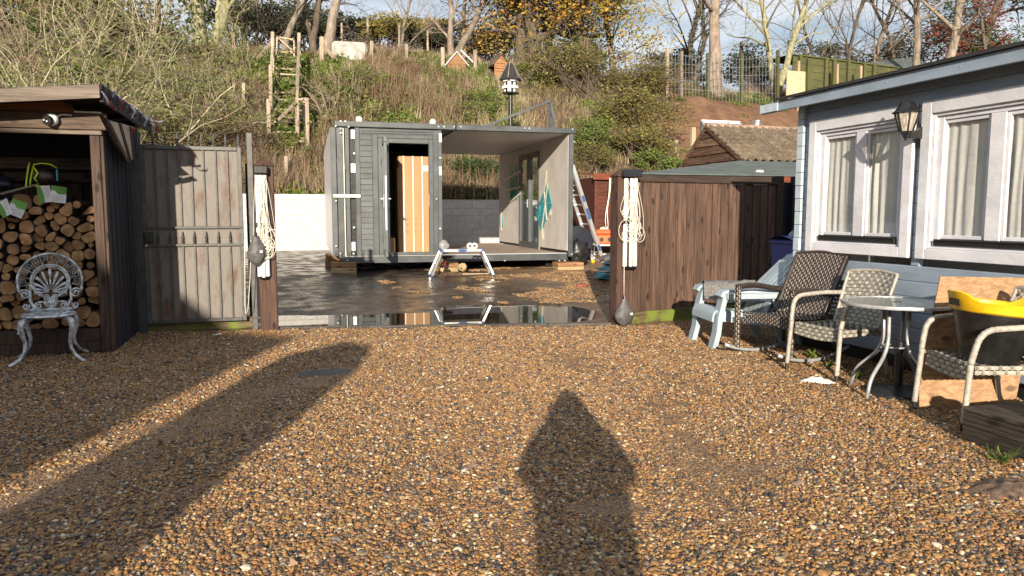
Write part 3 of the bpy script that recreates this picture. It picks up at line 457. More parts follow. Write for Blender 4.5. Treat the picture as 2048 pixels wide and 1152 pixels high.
# ================================================================ HILLSIDE
ZTOP = [(-12, 7.75), (-2.8, 7.83), (3.2, 8.15), (7.5, 8.1), (12.2, 7.9), (17.4, 7.65), (21.6, 7.45), (26, 7.45), (40, 7.9)]
FOOT = 23.05
def hill(x, y):
    zt = interp(x, ZTOP); t = (y - FOOT) / (33 - FOOT); zb = 1.72
    if t <= 1: z = zb + (zt - zb) * (.55 * max(0, t) + .45 * smooth(t))
    else: z = zt + .5 * smooth((y - 33) / 12) - 9 * smooth((y - 46) / 60)
    return z + (.22 * nz3(x * .35, y * .35, 1) + .07 * nz3(x * 1.7, y * 1.7, 4)) * smooth(t * 4)
def bank_soil():
    m, t, b, nn, ln = nodes('bank_soil'); tc = nn('ShaderNodeTexCoord'); P = tc.outputs['Object']
    n1 = nn('ShaderNodeTexNoise'); n1.inputs['Scale'].default_value = 1.3; n1.inputs['Detail'].default_value = 9; n1.inputs['Roughness'].default_value = .7; ln(P, n1.inputs['Vector'])
    earth = ramp(nn('ShaderNodeValToRGB'), [(.3, (.075, .042, .026)), (.5, (.15, .078, .042)), (.68, (.22, .125, .075))]); ln(n1.outputs['Fac'], earth.inputs[0])
    veg = ramp(nn('ShaderNodeValToRGB'), [(.3, (.05, .045, .025)), (.5, (.10, .085, .045)), (.66, (.075, .10, .03))]); ln(n1.outputs['Fac'], veg.inputs[0])
    sx = nn('ShaderNodeSeparateXYZ'); ln(P, sx.inputs[0]); n2 = nn('ShaderNodeTexNoise'); n2.inputs['Scale'].default_value = .5; ln(P, n2.inputs['Vector'])
    ma = nn('ShaderNodeMath'); ma.operation = 'MULTIPLY_ADD'; ln(n2.outputs['Fac'], ma.inputs[0]); ma.inputs[1].default_value = 5; ln(sx.outputs['X'], ma.inputs[2])
    mr = nn('ShaderNodeMapRange'); mr.inputs['From Min'].default_value = 15.5; mr.inputs['From Max'].default_value = 17.5; ln(ma.outputs[0], mr.inputs['Value'])
    mk = nn('ShaderNodeMix'); mk.data_type = 'RGBA'; ln(mr.outputs[0], mk.inputs['Factor']); ln(veg.outputs[0], mk.inputs['A']); ln(earth.outputs[0], mk.inputs['B']); ln(mk.outputs['Result'], b.inputs['Base Color']); b.inputs['Roughness'].default_value = .95
    bp = nn('ShaderNodeBump'); bp.inputs['Strength'].default_value = 1; bp.inputs['Distance'].default_value = .12; ln(n1.outputs['Fac'], bp.inputs['Height']); ln(bp.outputs[0], b.inputs['Normal']); return m
hb = MB(); hx = [-400, -150, -60] + axis_pts(-30, 60, [(-12, 46, .5)], 3) + [90, 180, 400]; hy = axis_pts(FOOT, 46, [(FOOT, 34.5, .4)], 1.2) + [50, 58, 70, 90, 130, 220, 400]
hb.v = [(x, y, hill(x, y)) for y in hy for x in hx]; nx = len(hx)
hb.f = [(j * nx + i, j * nx + i + 1, (j + 1) * nx + i + 1, (j + 1) * nx + i) for j in range(len(hy) - 1) for i in range(nx - 1)]; hb.mi = [0] * len(hb.f)
part('hillside', hb, bank_soil(), smooth='all'); tag(bpy.data.objects['hillside'], 'overgrown earth bank rising behind the yard', kind='structure')
# ================================================================ WHITEWASHED RETAINING WALL
WY = 22.75
rw = thing('retaining_wall', 'low whitewashed concrete block wall at the foot of the overgrown bank', 'wall', (0, WY, 0))
mb = MB(); mb.box(-9, 16, .006, .24, .0, 1.80); part('mortar_core', mb, MT['mortar'], rw)
BW, BH = .44, .215
bme = MB().box(-BW / 2 + .003, BW / 2 - .003, -.006, .05, 0, BH - .006, .004).mesh('block', MT['wall_white'])
for c in range(9):
    z = .02 + c * BH; k0 = -3 if True else 0
    for k in range(-4, 24):
        x = k * BW + (c % 2) * BW / 2 - .3
        if z + BH > (1.95 if x < 2.2 else 1.80): continue
        if not in_view(x, WY, z, .02): continue
        o = part('block', bme, None, rw); o.location = (x + rng.uniform(-.004, .004), rng.uniform(-.003, .003), z)
mb = MB(); mb.box(-9, 2.0, .03, .24, 1.80, 1.93); part('top_course', mb, MT['wall_white'], rw)
# ================================================================ CONTAINER HOUSE (unfolding)
CR = R(-2.2); CO = Vector((1.224, 14.69, .41)); CU = Vector((math.cos(CR), math.sin(CR), 0)); CV = Vector((-math.sin(CR), math.cos(CR), 0))
def cf(x, y, d=0.):                                  # photo pixel -> local x, z on the front plane (d behind it)
    r = ray(x, y); n = CV; k = ((CO + CV * d - EYE).dot(n)) / r.dot(n); p = EYE + r * k - CO; return p.dot(CU), p.z
def cw(x, y, lx):                                    # -> local y, z on the plane local x = lx
    r = ray(x, y); k = ((CO + CU * lx - EYE).dot(CU)) / r.dot(CU); p = EYE + r * k - CO; return p.dot(CV), p.z
ct = thing('container_house', 'dark grey unfolding container cabin standing half open on timber blocks', 'container', CO, CR)
AN, ANP = MT['anthracite'], MT['pvc']; DEP = 5.9
ztop = cf(900, 249)[1]; zr0 = cf(900, 260)[1]; RW = cf(1150, 260)[0]
X_ = lambda p: cf(p, 400)[0]
mb = MB(); mb.box(X_(672), X_(911), -.06, .1, zr0 + .0, ztop, .008); part('roof_beam', mb, AN, ct)
mb = MB(); mb.box(X_(913), RW, -.06, .1, zr0, ztop, .008); part('roof_beam', mb, AN, ct)
mb = MB(); mb.box(X_(672), X_(912) - .005, .103, DEP, zr0 + .02, ztop - .01); part('pod_roof', mb, AN, ct)
mb = MB(); mb.box(X_(912) + .005, RW, .103, DEP, zr0 + .012, ztop - .01); mb.m = 1; mb.box(X_(912) + .01, RW - .02, .11, DEP - .02, zr0 + .002, zr0 + .010); part('wing_roof', mb, [AN, MT['ceil_panel']], ct)
mb = MB(); mb.box(.02, X_(1135), -.02, .08, -.02, .115, .006); part('floor_beam', mb, AN, ct)
mb = MB(); mb.box(.04, X_(1135), .083, DEP, 0, .11); part('floor', mb, MT['floor_board'], ct)
for x0, x1 in ((.1, .25), (1.9, 2.1), (4.2, 4.4)):
    mb = MB(); mb.box(x0, x1, .3, DEP - .2, -.16, -.022); part('under_rail', mb, MT['black_metal'], ct)
mb = MB(); mb.box(.012, X_(1135) - .01, -.026, .2, .117, .122); part('sill_trim', mb, MT['paper'], ct)
# left: stacked folded wing panels
for a, b, y0, zb in ((663.5, 674.5, .0, .12), (675.5, 688, -.012, .02), (692, 700.5, -.01, .11)):
    mb = MB(); mb.box(X_(a), X_(b), y0, y0 + .06, zb, zr0 - .01, .006); part('folded_panel', mb, AN, ct)
mb = MB(); mb.box(X_(688.2), X_(690.2), .005, .05, .12, zr0 - .02); part('seal_strip', mb, MT['tape'], ct)
mb = MB(); mb.box(X_(663.5), X_(666), .05, DEP, .12, zr0 - .02); part('outer_side_panel', mb, MT['side_panel'], ct)
mb = MB(); mb.box(X_(700.5), X_(712), .05, .07, .11, zr0 - .01); part('hinge_recess', mb, MT['black_metal'], ct)
mb = MB(); mb.box(X_(712), X_(721.5), -.016, .06, .12, zr0 - .004, .006); part('corner_post', mb, AN, ct)
for py in (268, 336, 493):
    mb = MB(); x0, z0 = cf(702, py + 9); x1, z1 = cf(711, py - 9); mb.box(x0, x1, .03, .048, z0, z1, .003); part('hinge_plate', mb, MT['zinc'], ct)
for py in (276, 342):
    mb = MB(); x0, z0 = cf(877.5, py + 9); x1, z1 = cf(883, py - 9); mb.box(x0, x1, -.03, -.012, z0, z1, .003); part('hinge_plate', mb, MT['zinc'], ct)
for px_, py in ((708, 307), (708, 455), (707, 507), (880, 316), (880, 457)):
    mb = MB(); x, z = cf(px_, py); mb.tube([(x, .06, z), (x, -.03, z)], .02, 8); part('bolt', mb, MT['screw'], ct)
mb = MB(); x0, z0 = cf(666, 395); x1, z1 = cf(721, 389); mb.box(x0, x1, -.05, -.035, z0, z1, .004); part('transit_bracket', mb, MT['zinc'], ct)
for q in (669, 681, 694, 716):
    m2 = MB(); x, z = cf(q, 392); m2.box(x - .025, x + .025, -.0535, -.051, z - .01, z + .01); part('slot', m2, MT['black_metal'], ct)
for px_, py in ((681, 243), (690, 243), (876, 254), (887, 254), (907, 254), (920, 254), (1048, 257), (1057, 257), (1143, 259), (671, 253), (681, 258), (681, 267), (672, 402), (672, 492), (681, 507), (697, 254), (872, 398), (1117, 521), (1008, 521), (1128, 521), (695, 520), (1147, 284), (1145, 402), (1142, 508), (1145, 381)):
    x, z = cf(px_, py); mb = MB(); mb.tube([(x, -.02, z), (x, -.066, z)], .016, 6); part('screw_head', mb, MT['screw'], ct)
# slatted cladding left of the door
x0, x1 = X_(721.8), X_(745.5); zt_, zb_ = cf(730, 268)[1], .125; ns = 22; hh = (zt_ - zb_) / ns
sm = MB().prism([(0, -.022, 0), (0, .0, hh * .96), (0, .02, hh * .96), (0, .02, 0)], (x1 - x0, 0, 0)).mesh('slat', AN)
for k in range(ns): part('slat', sm, None, ct, loc=(x0, 0, zb_ + k * hh))
mb = MB(); mb.box(X_(721.8), X_(877), .005, .05, zt_ + .004, zr0 - .004); mb.box(X_(727), X_(868), -.012, .004, zt_ + .02, zt_ + .05, .004); mb.box(X_(727), X_(868), -.012, .004, zt_ + .06, zt_ + .09, .004); part('head_panel', mb, AN, ct)
# door frame + reveal
fx0, fx1 = X_(746), X_(876.5); ox0, ox1 = X_(779), X_(858.5); oz0, oz1 = cf(820, 504)[1], cf(820, 287)[1]; hx0 = X_(757)
mb = MB(); mb.box(fx0, hx0, -.014, .06, .125, zt_, .005); part('cover_board', mb, AN, ct)
mb = MB(); mb.box(X_(867), fx1, -.014, .06, .125, zt_, .005); mb.box(hx0 + .002, X_(867) - .002, -.013, .06, cf(800, 277)[1], zt_, .005); part('cover_board', mb, AN, ct)
df = part('door_frame', MB().box(ox1, X_(867) - .003, -.03, .09, .13, cf(800, 277.5)[1], .006).box(hx0 + .003, ox0, -.03, .09, .13, cf(800, 277.5)[1], .006).box(ox0 + .001, ox1 - .001, -.029, .09, oz1, cf(800, 277.5)[1], .006).box(ox0 + .001, ox1 - .001, -.029, .09, .13, oz0, .006), ANP, ct)
x, z = cf(861, 400); part('strike_plate', MB().box(ox1 - .006, ox1 - .001, -.01, .03, z - .12, z + .12), MT['zinc'], df)
mb = MB(); mb.box(X_(877), X_(884), .0, DEP, .11, zr0); part('pod_side_wall', mb, ANP, ct)
mb = MB(); mb.box(.30, .34, .1, DEP - .1, .11, zr0 + .015); mb.box(.34, X_(877), DEP - .12, DEP - .06, .11, zr0 + .015); part('pod_lining', mb, MT['ceil_panel'], ct)
mb = MB(); mb.box(X_(663.5) + .05, .29, DEP - .06, DEP, .11, zr0); part('rear_panel', mb, AN, ct)
# open door leaf: hinge at hx0, swung out
dl = part('door', MB().box(0, .84, -.03, .03, .0, .11, .006).box(0, .84, -.03, .03, oz1 - .20, oz1 - .1, .006).box(0, .1, -.03, .03, .112, oz1 - .202, .006).box(.74, .84, -.03, .03, .112, oz1 - .202, .006), ANP, ct, loc=(ox0 - .11, -.03, .14), rot=(0, 0, R(-93)))
part('pane', MB().box(.1, .74, -.008, .008, .11, oz1 - .2), MT['glass_dark'], dl)
mb = MB(); mb.box(.77, .80, .031, .04, .92, 1.16, .003); mb.tube([(.785, .035, 1.08), (.785, .085, 1.08), (.66, .085, 1.08)], .011, 8); mb.box(.77, .80, -.04, -.031, .92, 1.16, .003); mb.tube([(.785, -.035, 1.08), (.785, -.085, 1.08), (.66, -.085, 1.08)], .011, 8); part('handle', mb, MT['zinc'], dl)
for z in (.25, 1.0, 1.75): part('hinge', MB().tube([(-.01, -.04, z), (-.01, -.04, z + .12)], .014, 8), MT['black_metal'], dl)
part('lock_strip', MB().box(.8405, .843, -.012, .012, .5, 1.5), MT['zinc'], dl)
# right-hand wing wall with glazed door
WX = X_(1140); fy0, wz1 = .02, cf(1140, 270)[1]; wb0 = .17
ry = DEP - .05
dya, dz1 = cw(1078, 303, WX - .05); dyb, dz2 = cw(1038, 311, WX - .05); dz0 = cw(1070, 502, WX - .05)[1]; dtop = (dz1 + dz2) / 2
mb = MB()
mb.box(WX - .04, WX + .04, fy0, dya, wb0, wz1); mb.box(WX - .04, WX + .04, dyb, ry, wb0, wz1); mb.box(WX - .04, WX + .04, dya, dyb, dtop, wz1); mb.box(WX - .04, WX + .04, dya, dyb, wb0, dz0)
part('wing_wall', mb, MT['panel_white'], ct)
mb = MB(); mb.box(WX - .036, WX + .06, -.03, .018, .05, wz1 + .03, .005); part('wall_end_post', mb, AN, ct)
mb = MB(); mb.box(WX - .03, WX + .05, .02, ry, .113, wb0 - .005); part('wall_foot_seal', mb, MT['black'], ct)
gd = part('glazed_door', MB().box(WX - .06, WX + .03, dya + .003, dya + .09, dz0 + .003, dtop - .003, .005).box(WX - .06, WX + .03, dyb - .09, dyb - .003, dz0 + .003, dtop - .003, .005).box(WX - .06, WX + .03, dya + .092, dyb - .092, dtop - .12, dtop - .003, .005).box(WX - .06, WX + .03, dya + .092, dyb - .092, dz0 + .003, dz0 + .2, .005).box(WX - .075, WX + .03, (dya + dyb) / 2 - .09, (dya + dyb) / 2 + .09, dz0 + .202, dtop - .122, .005), ANP, ct)
for a, b in ((dya + .092, (dya + dyb) / 2 - .092), ((dya + dyb) / 2 + .092, dyb - .092)): part('pane', MB().box(WX - .02, WX - .008, a, b, dz0 + .2, dtop - .12), MT['glass_dark'], gd)
part('handle', MB().box(WX - .09, WX - .076, (dya + dyb) / 2 - .015, (dya + dyb) / 2 + .015, 1.1, 1.3).tube([(WX - .1, (dya + dyb) / 2, 1.2), (WX - .12, (dya + dyb) / 2, 1.2), (WX - .12, (dya + dyb) / 2 - .1, 1.2)], .012, 6), MT['zinc'], gd)
def film(name, pts, mat, off=.05, th=.008):
    q = [cw(x, y, WX - off) for x, y in pts]; mb = MB(); mb.prism([(WX - off, a, b) for a, b in q], (th, 0, 0)); return part(name, mb, mat, ct)
film('protective_film', ((1019, 334), (1034, 329), (1034, 398), (1020, 405)), MT['teal']); film('protective_film', ((998, 434), (1005, 432), (1006, 454), (999, 457)), MT['teal'])
film('protective_film', ((1074, 417), (1094, 366), (1103, 410), (1081, 468)), MT['teal'], .055); film('protective_film', ((1071, 428), (1079, 410), (1080, 422), (1076, 442)), MT['teal'], .075, .01)
for a, b in (((1094, 366), (1081, 468)), ((1087, 384), (1092, 440)), ((1080, 402), (1103, 408))): film('tape_strip', (a, (a[0] + 1.6, a[1]), (b[0] + 1.6, b[1]), b), MT['tape'], .062)
for P in (((1007, 358), (1040, 341), (1040, 346), (1008, 363)), ((1011, 379), (1040, 372), (1040, 376), (1011, 383)), ((1090, 340), (1093, 342), (1091, 372), (1087, 386)), ((1080, 462), (1085, 458), (1086, 478), (1083, 486)), ((1000, 424), (1003, 424), (1003, 462), (1000, 462)), ((1018, 402), (1040, 386), (1040, 389), (1020, 406)), ((1069, 432), (1073, 436), (1072, 442), (1069, 440)), ((1096, 428), (1101, 420), (1102, 430), (1099, 434))): film('tape_strip', P, MT['tape'], .064)
for lx, ly in ((2.5, 1.6), (3.1, 2.6), (2.7, 3.4), (3.3, 4.2)): part('ceiling_spot', MB().tube([(lx, ly, zr0 + .001), (lx, ly, zr0 - .012)], .045, 12), MT['paper'], ct)
mb = MB()
for k in range(16):
    y = .5 + k * .33; mb.box(WX - .02, WX + .02, y, y + .03, wz1 + .001, zr0 - .001)
tag(part('roof_clips', mb, MT['screw'], ct), kind='stuff')
for px_ in (721, 867):
    x = X_(px_); part('lifting_lug', MB().prism([(x - .055, .0, ztop), (x + .055, .0, ztop), (x + .055, .0, ztop + .07), (x + .025, .0, ztop + .10), (x - .025, .0, ztop + .10), (x - .055, .0, ztop + .07)], (0, .025, 0)).tube([(x, -.004, ztop + .055), (x, .03, ztop + .055)], .022, 8), MT['screw'], ct)
fr = MB(); P0 = CO + CU * X_(930) + CV * .6; za = 3.18
def rp(x, y, d): r = ray(x, y); k = ((CO + CV * d - EYE).dot(CV)) / r.dot(CV); p = EYE + r * k - CO; return Vector((p.dot(CU), p.dot(CV), p.z))
a1, a2 = rp(938, 247, 1.2), rp(1098, 202, 1.2); b1 = rp(1101, 252, 1.2); c1 = rp(1113, 252, 1.6); c2 = rp(1101, 202, 1.6)
a1.z = ztop - .02; b1.z = ztop - .02; c1.z = ztop - .02
fr.bar(a1, a2, .05, .05); fr.bar(a2 + Vector((.02, .03, .02)), b1, .045, .05); fr.bar(c2, c1, .045, .05); fr.bar(a2, c2, .04, .04)
part('folding_frame', fr, AN, ct)
# timber packs it stands on
def pack(px0, px1, py0, py1, D, mats, lab, dp=.4):
    a = dep(px0, py1, D); b = dep(px1, py1, D); top = dep(px0, py0, D).z; zb = gh(a.x, a.y) - .02; base = Vector(((a.x + b.x) / 2, (a.y + b.y) / 2, zb)); wd = (b - a).length / 2; h = top - zb; n = len(mats)
    t = thing('timber_block', lab, 'timber block', base, CR, 'timber packs under the container')
    for k, m_ in enumerate(mats):
        j = rng.uniform(-.012, .012); part('baulk', MB().box(-wd + j, wd + j, .0, dp, h * k / n, h * (k + 1) / n - .002, .012), m_, t)
pack(665, 713, 524, 546, 14.35, [MT['block_pale'], MT['block_timber']], 'two wet timber baulks stacked under the left front corner of the container')
pack(652, 690, 508, 530, 15.9, [MT['block_timber'], MT['block_timber']], 'orange timber block under the container, behind the left front corner pack')
pack(880, 917, 524, 548, 14.7, [MT['block_pale'], MT['block_timber']], 'timber block under the container behind the folding work platform')
pack(1115, 1170, 525, 544, 15.35, [MT['block_pale'], MT['block_timber']], 'pale timber block under the right front corner of the container')
# things inside / on it (world coordinates through the container's frame)
def cl(x, y, z): return CO + CU * x + CV * y + Vector((0, 0, z))
bx0, bz1 = cf(797, 312, .55); bx1 = cf(872, 312, .55)[0]
bx = thing('cardboard_box', 'tall brown strapped cardboard box standing inside the container doorway', 'box', cl((bx0 + bx1) / 2, .55, .112), CR)
bwd = (bx1 - bx0) / 2; bh = bz1 - .112
part('carton', MB().box(-bwd, bwd, 0, .62, 0, bh, .008), MT['card'], bx)
for q in (808, 826.5, 845):
    x = cf(q, 400, .55)[0] - (bx0 + bx1) / 2; part('strap', MB().box(x - .009, x + .009, -.004, .0, .0, bh), MT['strap'], bx); part('strap', MB().box(x - .009, x + .009, 0, .62, bh, bh + .004), MT['strap'], bx)
x, z = cf(851, 337, .55); x -= (bx0 + bx1) / 2; z -= .112
lb = part('printed_label', MB().box(x - .055, x + .12, -.004, -.001, z - .055, z + .055), MT['paper'], bx)
part('print', MB().box(x - .005, x + .005, -.0065, -.0045, z - .03, z + .03).box(x + .018, x + .026, -.0065, -.0045, z - .03, z + .03).box(x + .026, x + .05, -.0065, -.0045, z + .022, z + .03), MT['paper_grey'], lb)
ink = MT['card_dark']
for i, px_ in enumerate((815, 830, 846)):
    for j, py in enumerate((438, 450, 463)):
        x, z = cf(px_, py, .55); x -= (bx0 + bx1) / 2; z -= .112; mb = MB(); s_ = .032; y0, y1 = -.0025, -.0005
        def ib(a, b, c, d): mb.box(x + a * s_, x + b * s_, y0, y1, z + c * s_, z + d * s_)
        for e in ((-1, 1, -1, -.86), (-1, 1, .86, 1), (-1, -.86, -.84, .84), (.86, 1, -.84, .84)): ib(*e)
        if (i + j) % 3 == 0: ib(-.12, .12, -.6, .1); mb.prism([(x - .4 * s_, y0, z + .12 * s_), (x + .4 * s_, y0, z + .12 * s_), (x, y0, z + .65 * s_)], (0, .002, 0))
        elif (i + j) % 3 == 1: ib(-.08, .08, -.6, .3); ib(-.4, .4, -.6, -.48); mb.prism([(x - .55 * s_, y0, z + .1 * s_), (x + .55 * s_, y0, z + .1 * s_), (x, y0, z + .6 * s_)], (0, .002, 0))
        else: ib(-.35, -.2, -.5, .5); ib(.2, .35, -.5, .5); ib(-.18, .18, -.5, -.36)
        part('print', mb, ink, bx)
x0, z1 = cf(779, 476, .35); x1 = cf(791, 476, .35)[0]
solo('cardboard_box', MB().box(x0, x1 - .01, .35, .6, .112, z1, .006).xf(Matrix.Translation(CO) @ Matrix.Rotation(CR, 4, 'Z')), MT['card'], 'small cardboard box on the floor inside the open container door', 'box', cl(x0, .35, .112))
# ================================================================ BLUE-GREY CABIN
KX = 5.08
cb = thing('cabin', 'blue grey weatherboarded garden cabin with white framed windows and felt roof', 'cabin', (KX, 4.2, 0))
SD, PP = MT['siding'], MT['pale_paint']
y0w, y1w, YA = 1.6, 6.30, 4.2
W1 = (4.928, 6.198); W2 = (4.928 - 1.345, 6.198 - 1.345); WZ0, WZ1 = .982, 2.258
bh_ = .131; k = 0; z = .13
seg = lambda a, b, z0: MB().prism([(0, a, 0), (0, a, bh_ - .002), (.004, a, bh_ - .012), (.0, a, bh_ - .02), (.0, a, .0)][:2] + [(.05, a, bh_ - .002), (.05, a, 0)], (0, b - a, 0))
def board_mesh(a, b):
    m_ = MB(); pr = [(.006, 0), (0, .007), (0, bh_ - .008), (.006, bh_ - .001), (.05, bh_ - .001), (.05, 0)]
    return m_.prism([(x, a, zz) for x, zz in pr][::-1], (0, b - a, 0)).mesh('plank', SD)
full = board_mesh(y0w - YA, y1w - YA); pieces = [board_mesh(a - YA, b - YA) for a, b in ((W1[1] + .001, y1w), (W2[1] + .001, W1[0] - .001), (y0w, W2[0] - .001))]
while z < 2.46:
    inwin = z + bh_ > WZ0 + .06 and z < WZ1 - .06
    for me in (pieces if inwin else [full]): part('plank', me, None, cb, loc=(0, 0, z))
    z += bh_
ce = MB().box(-.055, .0, 0, .09, 0, bh_ - .004, .004).mesh('corner_log', MT['siding_light'])
z = .065
while z < 2.36: part('corner_log', ce, None, cb, loc=(rng.uniform(-.004, .004) + .02, y1w - YA + .003, z)); z += bh_
part('plinth', MB().box(.06, .3, y0w - YA, y1w - YA, -.05, .128), MT['black'], cb)
part('end_wall', MB().prism([(.05, y1w - YA + .02, 0), (4.0, y1w - YA + .02, 0), (4.0, y1w - YA + .02, 3.2), (.05, y1w - YA + .02, 2.42)], (0, .07, 0)), SD, cb)
part('interior', MB().box(.9, .92, y0w - YA, y1w - YA, .2, 2.45).box(.06, .9, y0w - YA, y1w - YA, .2, .22).box(.06, .9, y1w - YA - .03, y1w - YA, .2, 2.45), MT['curtain'], cb)
# roof: fascia, felt, soffit
FX = 4.85 - KX; fz0, fz1 = 2.385, 2.478
part('fascia', MB().box(FX, FX + .03, y0w - YA, 6.45 - YA, fz0, fz1 + .006, .003), MT['siding'], cb)
part('barge_end', MB().box(FX - .01, FX + .06, 6.453 - YA, 6.74 - YA, fz0 + .002, fz1 - .004, .004), MT['siding_light'], cb)
part('soffit', MB().box(FX + .031, .05, y0w - YA, 6.44 - YA, fz0 + .05, fz0 + .062), MT['siding'], cb)
rs = MB(); rs.prism([(FX - .03, y0w - YA, fz1 + .008), (FX - .03, y0w - YA, fz1 + .034), (4, y0w - YA, fz1 + .034 + .21 * 4), (4, y0w - YA, fz1 + .008 + .21 * 4)], (0, 6.5 - y0w, 0)); part('felt_roof', rs, MT['felt_dark'], cb)
part('bare_wire', MB().tube([(FX + .02, 6.73 - YA, fz0), (FX + .02, 6.735 - YA, fz0 - .2)], .003, 4), MT['trunk_pink'], cb)
for yy in (3.5, 4.35, 5.05, 5.7): part('screw_head', MB().tube([(FX - .003, yy - YA, fz0 + .05), (FX + .01, yy - YA, fz0 + .05)], .007, 6), MT['zinc'], cb)
def window(a, b):
    o = -YA; cw_ = .125
    wn_ = part('window', MB(), None and PP, cb) if False else None
    f = MB()
    f.box(-.05, -.001, b + o - cw_ + .03, b + o, WZ0, WZ1, .004); f.box(-.05, -.001, a + o, a + o + cw_ - .03, WZ0, WZ1, .004); f.box(-.03, .02, b + o - cw_, b + o - cw_ + .029, WZ0 + .09, WZ1 - .11, .003); f.box(-.03, .02, a + o + cw_ - .029, a + o + cw_, WZ0 + .09, WZ1 - .11, .003)
    f.box(-.049, -.001, a + o + cw_ - .029, b + o - cw_ + .029, WZ1 - .105, WZ1, .004); f.box(-.028, .02, a + o + cw_ + .001, b + o - cw_ - .001, WZ1 - .13, WZ1 - .106, .003); f.box(-.049, -.001, a + o + cw_ - .029, b + o - cw_ + .029, WZ0, WZ0 + .088, .004); f.box(-.03, .01, a + o + cw_ + .001, b + o - cw_ - .001, WZ0 + .089, WZ0 + .105, .003)
    wn_ = part('window', f, PP, cb)
    a2, b2 = a + cw_ + .001, b - cw_ - .001; z0, z1 = WZ0 + .107, WZ1 - .132
    fr = MB(); fr.box(-.008, .05, a2 + o, a2 + o + .035, z0, z1, .003); fr.box(-.008, .05, b2 + o - .06, b2 + o, z0, z1, .003); fr.box(-.007, .05, a2 + o + .036, b2 + o - .061, z1 - .032, z1, .003)
    fr.box(-.006, .05, a + .558 + o, a + .68 + o, z0 + .06, z1 - .033, .003); fr.box(-.017, .05, a2 + o + .036, b2 + o - .061, z0 + .0, z0 + .004)
    part('frame', fr, PP, wn_)
    for g0, g1 in ((a + .163, a + .556), (a + .682, a + 1.102)):
        s_ = MB(); s_.box(.006, .03, g0 + o, g0 + o + .028, z0 + .062, z1 - .034, .003); s_.box(.006, .03, g1 + o - .028, g1 + o, z0 + .062, z1 - .034, .003); s_.box(.0065, .03, g0 + o + .029, g1 + o - .029, z1 - .062, z1 - .034, .003); s_.box(.0065, .03, g0 + o + .029, g1 + o - .029, z0 + .062, z0 + .092, .003)
        part('sash', s_, PP, wn_); part('pane', MB().box(.018, .022, g0 + o + .026, g1 + o - .026, z0 + .09, z1 - .06), MT['glass'], wn_)
    part('sill', MB().box(-.03, .0, a2 + o + .03, b2 + o - .03, z0 + .006, z0 + .052, .006).tube([(-.034, a2 + o + .05, z0 + .052), (-.034, b2 + o - .05, z0 + .052)], .009, 6), MT['black'], wn_)
window(*W1); window(*W2)
def curtain(y0, y1, label, ph, gap=0.):
    m_ = MB(); nu = int((y1 - y0) / .0065); r_ = random.Random(ph)
    fr_ = [(r_.uniform(60, 105), r_.uniform(0, 6), r_.uniform(.3, 1)) for _ in range(4)]
    def P(u, v):
        y = y0 + (y1 - y0) * u; pin = .55 + .45 * math.sin(PI * min(1, v * 1.1)) ; q = sum(a * math.sin(f * y + p + .5 * math.sin(3 * v + p)) for f, p, a in fr_) / 2.2
        return (KX + .045 + .019 * q * pin, y + .004 * math.sin(7 * v + 20 * u), 1.10 + v * 1.06)
    m_.grid(P, nu, 14); o = solo('curtain', m_, MT['curtain'], label, 'curtain', (KX + .045, (y0 + y1) / 2, 1.10), 'curtains in the cabin windows', 'all'); return o
curtain(5.53, 6.02, 'pale net curtain behind the far sash of the cabin window left of the wall lantern', 1); curtain(5.0, 5.47, 'pale curtain behind the sash right beside the wall lantern', 2)
curtain(4.19, 4.70, 'pale pleated curtain in the far sash of the cabin window right of the wall lantern', 3); curtain(3.5, 4.13, 'pale curtain behind the cabin sash cut off by the right edge of the photo', 4)
# wall lantern
lp = onX(1812, 262, KX - .2); ly_ = lp.y; zt0 = onX(1812, 226, KX - .2).z; zb0 = onX(1812, 263, KX - .2).z; zf = onX(1814, 199, KX - .2).z
la = thing('wall_lantern', 'black six sided carriage lantern on the cabin wall between its two windows', 'lantern', (KX - .2, ly_, zb0))
h_ = zt0 - zb0; rt_, rb_ = .092, .05
mb = MB(); mb.lathe([(.115, h_), (.112, h_ + .012), (.095, h_ + .018), (.05, h_ + .085), (.036, h_ + .09), (0, h_ + .092)], 6); part('roof', mb, MT['black_metal'], la)
part('finial', MB().lathe([(.012, h_ + .09), (.006, h_ + .105), (.013, h_ + .118), (.006, h_ + .13), (0, h_ + .145)], 8), MT['black_metal'], la)
mb = MB()
for k in range(6):
    a = 2 * PI * k / 6; mb.bar((rb_ * math.cos(a), rb_ * math.sin(a), 0), (rt_ * math.cos(a), rt_ * math.sin(a), h_), .012, .012)
part('cage', mb, MT['black_metal'], la); gm_ = MB()
for k in range(6):
    a, b = 2 * PI * k / 6, 2 * PI * (k + 1) / 6; q = .96
    gm_.add([(rb_ * q * math.cos(a), rb_ * q * math.sin(a), .003), (rb_ * q * math.cos(b), rb_ * q * math.sin(b), .003), (rt_ * q * math.cos(b), rt_ * q * math.sin(b), h_ - .003), (rt_ * q * math.cos(a), rt_ * q * math.sin(a), h_ - .003)], [(0, 1, 2, 3)])
part('lamp_glass', gm_, MT['lamp_glass'], la); part('bulb', MB().ball((0, 0, .09), .03, 10, 8, (1, 1, 1.5)), MT['paper'], la)
part('base', MB().lathe([(.0, -.075), (.012, -.07), (.012, -.055), (.028, -.048), (.03, -.03), (.045, -.02), (.052, 0), (0, .002)], 6), MT['black_metal'], la)
part('bracket', MB().prism([(.03, -.018, -.052), (.155, -.018, -.055), (.155, -.018, .045), (.03, -.018, -.03)], (0, .036, 0)), MT['black_metal'], la)
